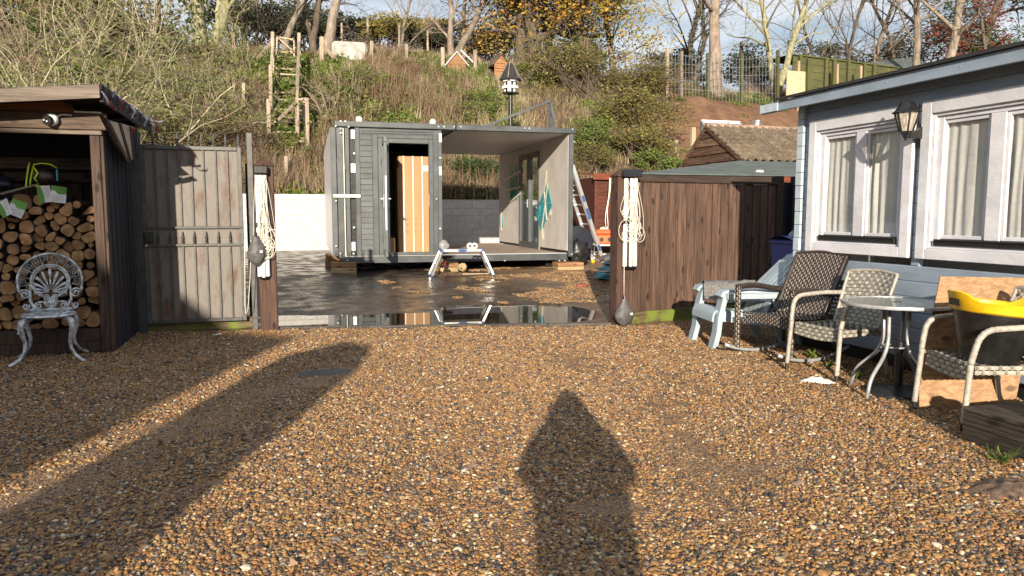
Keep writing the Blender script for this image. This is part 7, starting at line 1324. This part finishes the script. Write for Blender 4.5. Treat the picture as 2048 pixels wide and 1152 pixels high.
# ---------------------------------------------------------------- scrub at left: many arching stems from one foot
def scrub(label, px_, Y, hgt, seed, n, mats, leaf=None, spread=1., group='bare scrub on the left of the bank', droop=.0):
    r_ = random.Random(seed); g = onY(px_, 250, Y); base = Vector((g.x, Y, (hill(g.x, Y) if Y > FOOT else gh(g.x, Y)) - .05)); t = thing('scrub_bush', label, 'bush', base, 0, group); out_ = [[] for _ in range(6)]; tips = []
    for k in range(n):
        a = r_.random() * 6.28; el = r_.uniform(.55, 1.4); d = Vector((math.cos(a) * math.cos(el) * spread, math.sin(a) * math.cos(el) * .7, math.sin(el))).normalized(); grow(r_, Vector((r_.gauss(0, .2), r_.gauss(0, .2), 0)), d, hgt * r_.uniform(.6, 1.05), r_.uniform(.02, .042), 0, 2, out_, tips, dict(nb=[6, 3], wob=.22, up=-.02 - droop, bare=.15, ang=(.4, 1.2), lr=.45, tap=.35, flare=0))
    m_ = MB()
    for pts, rr in out_[0]: m_.tube(pts, rr, 5, False)
    part('stems', m_, mats[0], t, 'all'); m_ = MB()
    for lev in (1, 2):
        for pts, rr in out_[lev]: m_.tube(pts, [x * 1.1 for x in rr], 3, False)
    tag(part('twigs', m_, mats[1], t), kind='stuff')
    if leaf: part('crown', leaves_mb(r_, tips, leaf[1], leaf[2], leaf[3]), leaf[0], t)
SL = MT['scrub_leaf']
for i, (px_, Y, h, n, lf, lab) in enumerate(((20, 26.0, 5.2, 26, 250, 'pale tangled scrub of arching bare stems at the far left edge'), (95, 24.6, 4.8, 26, 300, 'pale arching scrub rising behind the log store roof'), (170, 27.0, 5.0, 26, 420, 'yellow green scrub behind the left half of the log store fascia'), (250, 24.6, 4.6, 26, 800, 'yellow green leafy scrub right behind the log store verge'), (318, 25.6, 4.4, 24, 850, 'leafy tangled scrub above the left end of the steel gate'), (375, 27.5, 3.6, 20, 500, 'low scrub above the middle of the steel gate'), (60, 30.0, 4.4, 22, 260, 'bare scrub higher on the bank at far left'), (200, 31.5, 4.0, 20, 300, 'bare scrub high on the bank left of the lichen trunks'), (300, 31.0, 3.6, 18, 320, 'thin scrub at the foot of the lichen trunks'), (440, 30.5, 2.6, 14, 200, 'thin brown scrub between the lichen trunks and the steps'))):
    scrub(lab, px_, Y, h, 300 + i, int(n * .62), [MT['pale_stem'] if i % 3 else TW, TWG if i % 2 else TW], (SL, int(lf * 1.8), .17, .055), 1.1)
scrub('leaning bare scrub low on the bank left of the steps', 455, 26.5, 2.4, 320, 12, [TW, TW], (SL, 120, .15, .05)); scrub('bare brown scrub right of the hillside steps', 668, 27.5, 2.2, 321, 12, [TW, TW], None)
for i, (px_, h, lab) in enumerate(((1495, 3.6, 'fine bare scrub behind the wire fence'), (1590, 4.2, 'fine bare scrub behind the chipboard sheet'), (1705, 4.6, 'fine bare scrub rising above the mossy enclosure'), (1785, 4.6, 'fine bare scrub behind the brown upright trunk'), (1300, 3.0, 'fine bare scrub at the right edge of the autumn clump'), (1000, 3.0, 'fine bare scrub between the gable huts'), (520, 4.2, 'fine bare scrub behind the slim brown trunk'), (720, 3.2, 'fine bare scrub right of the leaning pale trunk'), (860, 3.4, 'fine bare scrub behind the yellow vine'))):
    scrub(lab, px_, 37.0, h, 340 + i, 9, [TWD, TW if i % 2 else TWD], None, .8, 'fine bare scrub on the crest')
# ---------------------------------------------------------------- leafy bushes
def bush(name, label, px_, py_, Y, rx, ry, rz_, n, lw, mat, seed, tw=40, group=None, tm=None, z0=None, lobes=9):
    r_ = random.Random(seed); c = onY(px_, py_, Y); g = hill(c.x, Y) if z0 is None else z0; base = Vector((c.x, Y, g)); t = thing(name, label, 'bush' if 'hedge' not in name else 'hedge', base, 0, group); zc = c.z - g; m_ = MB(); lob = [(Vector((r_.gauss(0, .45) * rx, r_.gauss(0, .4) * ry, zc + r_.uniform(-.75, .6) * rz_)), r_.uniform(.35, .62)) for _ in range(lobes)]; stems = MB()
    for k in range(n):
        lc, ls = lob[r_.randrange(lobes)]; d = Vector((r_.gauss(0, 1), r_.gauss(0, 1), r_.gauss(0, 1))).normalized() * (r_.random() ** .45) * (1.25 if r_.random() < .12 else 1); p = lc + Vector((d.x * rx * ls, d.y * ry * ls, d.z * rz_ * ls)); s = lw * r_.uniform(.6, 1.35); a = Vector((r_.gauss(0, 1), r_.gauss(0, 1), r_.gauss(0, .8))).normalized(); b = a.orthogonal().normalized() * .6
        m_.add([p - a * s, p + b * s, p + a * s, p - b * s], [(0, 1, 2, 3)])
    for k in range(tw):
        lc, ls = lob[r_.randrange(lobes)]; e = lc + Vector((r_.gauss(0, 1) * rx, r_.gauss(0, 1) * ry, abs(r_.gauss(0, 1)) * rz_)) * ls * .9; stems.tube([Vector((r_.gauss(0, .3) * rx, r_.gauss(0, .2), -.1)), lc * .6 + e * .1, e], [.03, .018, .006], 4, False)
    part('foliage', m_, mat, t); part('stems', stems, tm or TWD, t); return t
bush('mixed_hedge', 'large mottled brown and olive hedge right of the dovecote, upper part', 1195, 165, 29.5, 2.6, 1.4, 1.7, 9000, .06, MT['hedge'], 51, 120); bush('mixed_hedge', 'large mottled olive hedge right of the container, middle part', 1225, 235, 27.0, 2.3, 1.3, 1.4, 9000, .055, MT['hedge'], 52, 100); bush('mixed_hedge', 'reddish bramble hedge by the wire fence', 1290, 150, 29.8, 1.9, 1.1, 1.0, 3600, .05, MT['bramble'], 53, 120)
bush('leafy_bush', 'bright green bush above the red shed', 1330, 325, 24.0, .95, .6, .5, 2600, .05, MT['weed'], 54, 40); bush('leafy_bush', 'green and brown bush between the hedge and the barn gable', 1290, 285, 25.0, 1.5, .8, .8, 4000, .05, MT['hedge'], 55, 70); bush('leafy_bush', 'low dark bush behind the ladder', 1180, 310, 24.5, 1.0, .7, .7, 2600, .05, MT['bramble'], 56, 60); bush('leafy_bush', 'green weeds bush behind the right end of the container roof', 1180, 270, 25.5, 1.2, .8, .7, 2800, .05, MT['weed'], 57, 40)
bush('leafy_bush', 'green climbing bush beside the hillside steps', 528, 142, 31.0, .9, .6, .9, 2200, .055, MT['weed'], 58, 30); bush('leafy_bush', 'dark bush seen through the open container', 940, 350, 24.3, 2.2, .6, .6, 4200, .05, MT['ivy'], 59, 90); bush('leafy_bush', 'dark undergrowth bush at the bank foot behind the steel gate', 330, 265, 24.6, 2.4, .7, .8, 3200, .05, MT['bramble'], 60, 140)
bush('leafy_bush', 'tall green weeds bush in the middle of the bank', 745, 165, 30.0, 1.5, .7, .7, 2200, .055, MT['weed'], 61, 40); bush('leafy_bush', 'green weeds bush low on the bank above the container', 930, 205, 28.0, 1.6, .7, .6, 2200, .05, MT['weed'], 62, 40)
for i, (px_, py_, Y, rx, rz_, n, mat, lab) in enumerate(((40, 150, 31, 2.4, 1.3, 3800, 'ivy', 'dark green undergrowth behind the scrub at far left'), (150, 175, 30, 2.2, 1.2, 3400, 'weed', 'green undergrowth behind the scrub above the log store'), (250, 130, 31.5, 2.4, 1.2, 3600, 'ivy', 'dark undergrowth high behind the left scrub'), (330, 190, 29.5, 2.0, 1.0, 3000, 'weed', 'green undergrowth behind the leafy scrub by the gate'), (110, 90, 33, 2.6, 1.3, 3600, 'ivy', 'dark undergrowth below the left evergreens'), (370, 130, 32.4, 2.0, .8, 2400, 'bramble', 'brown undergrowth at the foot of the lichen trunks'), (460, 150, 31, 1.5, .8, 2200, 'weed', 'green undergrowth left of the hillside steps'))):
    bush('undergrowth_bush', lab, px_, py_, Y, rx, 1.0, rz_, n, .075, MT[mat], 520 + i, 50, 'undergrowth bushes behind the left scrub')
# hedges and shrubs beyond the crest
for i, (px_, py_, Y, rx, rz_, n, mat, lab) in enumerate(((470, 55, 42, 3.4, 1.6, 5000, MT['far_green'], 'dark netted shrubs beyond the crest left of the steps gate'), (600, 60, 43, 3.0, 1.5, 4000, MT['far_green'], 'dark shrubs beyond the crest behind the slim trunks'), (710, 72, 42, 2.6, 1.3, 3600, MT['far_green'], 'dark hedge beyond the crest below the yellow vine'), (830, 78, 42, 2.8, 1.2, 4000, MT['far_green'], 'dark hedge beyond the crest left of the leaning trunk'), (775, 48, 41, 2.2, .75, 2600, MT['yellow_leaf'], 'yellow leaved vine hedge on top of the far fence'), (870, 55, 41, 1.4, .7, 1300, MT['yellow_leaf'], 'small yellow vine clump hanging by the slim pale trunk'), (985, 95, 40, 2.4, 1.0, 2600, MT['far_green'], 'low dark shrubs beyond the crest left of the oaks'), (1150, 110, 40, 2.2, 1.0, 2200, MT['far_green'], 'low shrubs beyond the crest behind the autumn clump'), (1350, 130, 40, 2.6, 1.0, 3000, MT['far_green'], 'dark shrubs beyond the wire fence by the thin ivy tree'), (1520, 130, 37, 2.6, 1.1, 3600, MT['far_green'], 'dark evergreen shrub between the pinkish and the forked trunks'), (1660, 120, 39, 2.8, 1.2, 3000, MT['far_green'], 'dark shrubs behind the mossy enclosure'), (1790, 110, 40, 3.0, 1.4, 3600, MT['bramble'], 'brown leaved shrubs behind the cabin roof slope'), (1990, 90, 38, 3.2, 2.0, 5200, MT['ever'], 'dark evergreen shrubs behind the red leaved tree'), (250, 70, 41, 3.6, 1.8, 4600, MT['bramble'], 'brownish shrubs beyond the crest behind the bare scrub'), (80, 80, 42, 3.6, 2.2, 5000, MT['ever'], 'dark evergreen shrubs beyond the crest at far left'))):
    bush('far_hedge', lab, px_, py_, Y, rx, 1.2, rz_, n, .10, mat, 400 + i, 60, 'hedges beyond the crest of the bank')

# fallen leaves on the driveway and yard
lfm = [leafclump(90 + i, 1, .01, .024, MT['brown_stalk'], .3) for i in range(5)]
P_, R_, S_ = [], [], []
while len(P_) < 150:
    x, y = vr.uniform(-3, 5), vr.uniform(2.4, 9)
    if not in_view(x, y) or gside(x, y) > 0 or (x > 5.0) or (x < -1.6 and y > 7.9) or nz3(x * .6, y * .6, 3) < -.1: continue
    P_.append((x, y, gh(x, y) + .014)); R_.append((vr.gauss(0, .3), vr.gauss(0, .3), vr.random() * 6.28)); S_.append(vr.uniform(.6, 1.3))
scatter('fallen_leaves', P_, R_, S_, lfm, 'small brown leaves scattered on the gravel')
# ================================================================ THINGS ON THE BANK
GW, PW = MT['grey_wood'], MT['pale_wood']
def bpost(px_, py_t, py_b, label, w_=6, Y=None, mat=None, group='fence stakes on the bank'):
    # the foot stands on the bank where the line of sight through (px_, py_b) meets it
    if Y is None:
        Y = FOOT + .2
        while Y < 36:
            p = onY(px_, py_b, Y)
            if p.z <= hill(p.x, Y) + .0: break
            Y += .1
    p = onY(px_, py_b, Y); q = onY(px_, py_t, Y); D = (p - EYE).dot(FW); r = w_ / 2 / FPX * D; z0 = min(p.z, hill(p.x, Y)) - .3
    return solo('fence_stake', MB().bar((p.x, Y, z0), (q.x, Y, q.z), r * 2, r * 2, c=.01), mat or GW, label, 'stake', (p.x, Y, z0), group), p, q, Y
for args in ((393, 176, 228, 'pale stake low on the bank above the left part of the steel gate'), (487, 166, 232, 'pale stake between the gate and the hillside steps'), (572, 312, 372, 'pale stake low on the bank beside the left gateway post', 7), (467, 70, 108, 'stake on the crest between lichen trunks and steps'), (643, 74, 128, 'stake with a brace left of the white tarp block', 8), (743, 82, 122, 'stake at the right end of the white tarp block', 6), (798, 50, 95, 'tall thin stake behind the crest right of the tarp block', 4), (813, 88, 128, 'stake on the crest halfway between tarp block and gable hut', 6), (885, 95, 140, 'stake left of the gable hut', 7), (950, 100, 143, 'stake just right of the gable hut', 7), (1088, 112, 152, 'stake with a long brace right of the dovecote', 7), (1352, 280, 312, 'weathered stake near the barn gable', 8), (1146, 148, 200, 'thin stake in front of the big hedge', 5), (1128, 118, 205, 'thin grey stake left of the big hedge', 4)):
    bpost(*args)
for a, b, lab in (((648, 92), (668, 116), 'short brace leaning on the stake left of the tarp block'), ((1086, 118), (1052, 160), 'long pale brace leaning on the stake right of the dovecote')):
    Y = 32.2; p, q = onY(*a, Y), onY(*b, Y - .8); solo('timber_brace', MB().bar(p, q, .11, .11), PW, lab, 'brace', q)
# wire fence on the right of the crest
Yf = 31.0; wf = thing('wire_fence', 'tall wire mesh fence on grey posts along the crest above the bare earth', 'fence', onY(1335, 180, Yf))
pp = []
for px_, pt, pb, m_w in ((1335, 96, 178, PW), (1363, 102, 178, MT['trunk_pink']), (1416, 106, 182, MT['mossy']), (1484, 110, 184, MT['mossy']), (1556, 100, 188, MT['mossy'])):
    p, q = onY(px_, pb, Yf), onY(px_, pt, Yf); z0 = hill(p.x, Yf) - .3; part('fence_post', MB().bar((p.x, Yf, z0), (q.x, Yf, q.z), .14, .14, c=.02), m_w, wf, False, True); pp.append((p, q))
m_ = MB()
for (p, q), (p2, q2) in zip(pp, pp[1:]):
    n = max(3, int((p2 - p).length / .17))
    for k in range(n): t = k / n; a, b = p.lerp(p2, t), q.lerp(q2, t); m_.bar((a.x, Yf - .08, hill(a.x, Yf)), (b.x, Yf - .08, b.z - .12 + rng.uniform(-.05, .05)), .014, .014)
    for k in range(5): t = k / 4.6; m_.bar(p.lerp(q, t) - Vector((0, .08, 0)), p2.lerp(q2, t) - Vector((0, .08, 0)), .012, .012)
tag(part('wire_mesh', m_, MT['steel'], wf, False, True), kind='stuff')
for px_, pt, pb, lab in ((1483, 84, 150, 'thin dark pole behind the wire fence'), (1612, 98, 140, 'thin dark pole by the chipboard sheet')): bpost(px_, pt, pb, lab, 5, 34, MT['trunk_dark'])
bpost(1617, 118, 190, 'pale green post at the right edge of the chipboard sheet', 8, 30.2, MT['mossy']); bpost(1597, 122, 190, 'pale thin post behind the chipboard sheet', 5, 30.6, PW)
a, b = onY(1574, 141, 30.3), onY(1616, 187, 30.3); solo('chipboard_sheet', MB().box(a.x, b.x, 30.28, 30.32, b.z - .3, a.z), MT['osb'], 'pale chipboard sheet standing against posts on the crest', 'board', (a.x, 30.3, b.z))
# mossy enclosure
Ye = 32.5; en = thing('mossy_enclosure', 'mossy green timber enclosure on the crest behind the cabin roof', 'enclosure', onY(1600, 190, Ye)); x0, x1 = onY(1586, 120, Ye).x, onY(1768, 140, Ye + 1).x; ez = lambda x: lerp(onY(1600, 112, Ye).z, onY(1765, 135, Ye).z, (x - x0) / (x1 - x0))
for k in range(6):
    for s in range(3): xa, xb = lerp(x0, x1, s / 3), lerp(x0, x1, (s + 1) / 3) - .03; dz = .36 * k; part('board', MB().prism([(xa, Ye, ez(xa) - dz - .34), (xb, Ye, ez(xb) - dz - .34), (xb, Ye, ez(xb) - dz), (xa, Ye, ez(xa) - dz)], (0, .04, 0)), MT['mossy'], en, False, True)
for px_ in (1600, 1652, 1668, 1697, 1729, 1748): x = onY(px_, 150, Ye - .1).x; part('upright', MB().box(x - .08, x + .08, Ye - .16, Ye - .02, ez(x) - 2.4, ez(x) + .08, .01), MT['mossy'], en, False, True)
part('roof', MB().prism([(x0 - .1, Ye - .1, ez(x0) + .01), (x1, Ye - .1, ez(x1) + .01), (x1, Ye + 2.2, ez(x1) + .1), (x0 - .1, Ye + 2.2, ez(x0) + .1)], (0, 0, .06)), MT['mossy'], en, False, True)
for px_, pt, pb, lab in ((1675, 128, 178, 'thin pale stake in front of the mossy enclosure'), (1722, 132, 175, 'thin stake before the right end of the mossy enclosure')): bpost(px_, pt, pb, lab, 4, 31.6, PW)
a = onY(1740, 128, 34); solo('dark_tarp_roof', MB().prism([(a.x - .5, 34, a.z - .5), (a.x + 4.5, 34, a.z + .1), (a.x + 4.5, 35.5, a.z + .9), (a.x + 1, 35.5, a.z + .35)], (0, 0, .06)), MT['felt'], 'dark sloping shed roof behind the mossy enclosure', 'roof', a)
# white tarp block, gable huts
a, b = onY(664, 92, 32.2), onY(736, 124, 32.2); m_ = MB(); m_.obox(((a.x + b.x) / 2, 32.6, (a.z + b.z) / 2), (1, 0, .02), (0, 1, 0), (0, 0, 1), (b.x - a.x) / 2, .4, (a.z - b.z) / 2 + .25, .12); solo('white_tank', m_, MT['tank_grey'], 'weathered white block like tank lying on the crest of the bank', 'tank', ((a.x + b.x) / 2, 33.4, b.z), smooth=30)
def hut(px0, px1, py_t, py_e, py_b, Y, label, roofm):
    a, b, c = onY(px0, py_e, Y), onY(px1, py_e, Y), onY((px0 + px1) / 2, py_t, Y); d = onY(px0, py_b, Y); t = thing('gable_hut', label, 'hut', (c.x, Y, d.z - .3), 0, 'small gabled huts on the crest')
    n = 4
    part('gable_front', MB().prism([(a.x, Y, d.z - .3), (b.x, Y, d.z - .3), (b.x, Y, b.z), (c.x, Y, c.z), (a.x, Y, a.z)], (0, .05, 0)), MT['block_timber'], t, False, True)
    for k in range(4): zz = lerp(d.z, a.z, k / 3.4); part('batten', MB().box(a.x + .02, b.x - .02, Y - .02, Y - .001, zz, zz + .03), MT['infill'], t, False, True)
    for e, s in ((a, -1), (b, 1)): part('roof_panel', MB().prism([(c.x, Y - .08, c.z + .03), (e.x + s * .12, Y - .08, e.z - .07), (e.x + s * .12, Y - .08, e.z - .13), (c.x, Y - .08, c.z - .03)], (0, 1.3, 0)), roofm, t, False, True)
hut(895, 931, 104, 127, 140, 31.2, 'small orange gabled hut with pale roof panel right of the stake', MT['side_panel']); hut(989, 1014, 108, 124, 142, 31.2, 'second small orange gabled hut half hidden left of the dovecote', MT['trunk_dark'])
p, q = onY(922, 100, 32.3), onY(956, 134, 32.0); solo('pale_plank', MB().bar(p, q, .12, .05), MT['side_panel'], 'long pale plank sloping down beside the gable hut', 'plank', q)
a = onY(850, 120, 32.2); crumple(a + Vector((0, 0, -.05)), .2, (1, .8, .8), MT['rag'], 'white_sack', 'small pale sack in the stalks left of the gable hut', 'sack', 9)
# dark post with insulators, thin pylon behind
# hillside steps
sp = thing('hillside_steps', 'weathered timber steps climbing the bank up to a small braced gate', 'steps', (onY(575, 250, 27).x, 27, hill(.5, 27)))
sx0, sx1 = 545, 600; ns = 13
def stepY(t): return lerp(26.6, 32.6, t)
xl = lambda Y: onY(lerp(543, 556, (Y - 26.6) / 6), 150, Y).x; xr = lambda Y: onY(lerp(606, 600, (Y - 26.6) / 6), 150, Y).x
for k in range(ns):
    Y = stepY(k / (ns - 1)); z = hill((xl(Y) + xr(Y)) / 2, Y) + .12; part('tread', MB().box(xl(Y), xr(Y), Y - .16, Y + .12, z - .03, z + .03, .006), GW, sp, False, True); part('riser', MB().box(xl(Y) + .02, xr(Y) - .02, Y + .06, Y + .10, z - .30, z - .032), MT['old_board'], sp, False, True)
for px_, pt, pb, Y in ((537, 198, 262, 26.6), (541, 163, 240, 28.0), (545, 64, 205, 30.6), (594, 196, 258, 26.8), (598, 66, 190, 31.0), (614, 196, 258, 26.6), (608, 200, 240, 27.4), (541, 130, 200, 29.0)):
    p, q = onY(px_, pb, Y), onY(px_, pt, Y); part('newel_post', MB().bar((p.x, Y, min(p.z, hill(p.x, Y)) - .2), (q.x, Y, q.z), .15, .13, c=.015), GW, sp, False, True)
for (a, b, ya, yb) in (((541, 165), (545, 96), 28.0, 30.6), ((594, 200), (598, 110), 26.8, 31.0), ((594, 172), (598, 84), 26.8, 31.0), ((614, 198), (594, 200), 26.6, 26.8), ((592, 204), (556, 240), 26.7, 26.5)):
    part('handrail', MB().bar(onY(*a, ya), onY(*b, yb), .09, .09), GW, sp, False, True)
sg = thing('step_gate', 'small pale timber gate with diagonal braces at the top of the hillside steps', 'gate', onY(570, 112, 32.2)); Yg = 32.2
def gpt(x, y): return onY(x, y, Yg)
for a, b, nm in (((554, 74), (589, 80), 'rail'), ((553, 104), (589, 106), 'rail'), ((554, 74), (553, 118), 'stile'), ((588, 78), (588, 120), 'stile'), ((556, 76), (588, 104), 'brace'), ((556, 122), (586, 100), 'brace')): part(nm, MB().bar(gpt(*a), gpt(*b), .09, .06), PW, sg, False, True)
p, q = onY(545, 82, 31.4), onY(514, 120, 31.0); solo('timber_brace', MB().bar(p, q, .10, .10), PW, 'sloping pale brace left of the small hillside gate', 'brace', q)
# far netting posts beyond the crest
for i, (px_, t) in enumerate(((735, 30), (683, 46), (620, 40), (855, 60), (905, 75), (960, 88))):
    p = onY(px_, 100, 39.5); z0 = hill(p.x, 39.5) - .3; q = onY(px_, t, 39.5); solo('netting_pole', MB().bar((p.x, 39.5, z0), (q.x, 39.5, q.z), .09, .09), GW, ['netting pole beyond the crest above the tarp block', 'netting pole beyond the crest by the leaning pale trunk', 'netting pole beyond the crest behind the dark slim trunk', 'netting pole beyond the crest at the yellow vine', 'netting pole beyond the crest behind the slim pale trunk', 'netting pole beyond the crest above the second gable hut'][i], 'pole', (p.x, 39.5, z0), 'netting poles beyond the crest')
# ================================================================ BEHIND THE CAMERA: unseen blocks added for the long shadows, and the photographer
nS = Vector((math.cos(R(SUN_AZ)), -math.sin(R(SUN_AZ)), 0)); tS = Vector((math.sin(R(SUN_AZ)), math.cos(R(SUN_AZ)), 0)); TE = math.tan(R(SUN_EL))
def caster(name, label, cat, prof, t0, th, mat):
    m_ = MB(); P = [nS * s + tS * t0 + Vector((0, 0, (h - TE * t0) if h > 0 else 0)) for s, h in prof]; m_.prism(P, tS * -th); return solo(name, m_, mat, label, cat, nS * prof[0][0] + tS * t0)
caster('wide_shade_caster', 'unseen block added behind the photographer, stepped outline shaped to cast the shade at left', 'shadow caster', [(-14, 0), (-2.74, 0), (-2.72, 2.2), (-3.67, 2.3), (-4.25, 2.8), (-4.55, 3.98), (-14, 4.3)], -7, 3, MT['shed_wood_x'])  # added unseen block, outline shaped for the shade on log store and gate
caster('narrow_shade_caster', 'unseen narrow block added behind the photographer to cast a band of shade at left', 'cupboard', [(-2.46, 0), (-1.64, 0), (-1.62, 1.8), (-1.74, 2.06), (-2.1, 2.14), (-2.46, 1.92)], -3.2, .5, MT['shed_wood'])  # added unseen block, shaped for the shadow band across the gravel
# the photographer, standing behind the camera and seen only by the shadow
pv = thing('person', 'person in dark clothes holding up a phone, seen only as a shadow on the gravel', 'person', (.05, -.38, 0), -YAW)
def skin(name, verts, edges, mat, parent, sub=2):
    me = bpy.data.meshes.new(name); me.from_pydata([v[:3] for v in verts], edges, []); o = bpy.data.objects.new(name, me); C.objects.link(o); o.parent = parent; md = o.modifiers.new('skin', 'SKIN')
    for i, v in enumerate(verts): me.skin_vertices[0].data[i].radius = (v[3], v[4] if len(v) > 4 else v[3]); me.skin_vertices[0].data[i].use_root = (i == 0)
    md.use_smooth_shade = True; sb = o.modifiers.new('sub', 'SUBSURF'); sb.levels = sb.render_levels = sub; me.materials.append(mat); return o
V = [(0, 0, .90, .235, .14), (0, 0, 1.08, .25, .14), (0, 0, 1.24, .255, .14), (0, 0, 1.36, .215, .13), (0, .02, 1.45, .172, .12), (0, .03, 1.55, .105, .11), (0, .02, 1.65, .05, .06)]
Ed = [(0, 1), (1, 2), (2, 3), (3, 4), (4, 5), (5, 6)]
for s in (-1, 1):
    o = len(V); V += [(s * .09, 0, .80, .13, .12), (s * .11, .02, .50, .065), (s * .12, -.02, .10, .045), (s * .13, .14, .045, .045, .03), (s * .22, 0, 1.26, .08), (s * .265, .05, 1.10, .06), (s * .13, .26, 1.28, .04), (s * .07, .31, 1.33, .03)]
    Ed += [(0, o), (o, o + 1), (o + 1, o + 2), (o + 2, o + 3), (2, o + 4), (o + 4, o + 5), (o + 5, o + 6), (o + 6, o + 7)]
skin('body', V, Ed, MT['bag'], pv)
# (end)
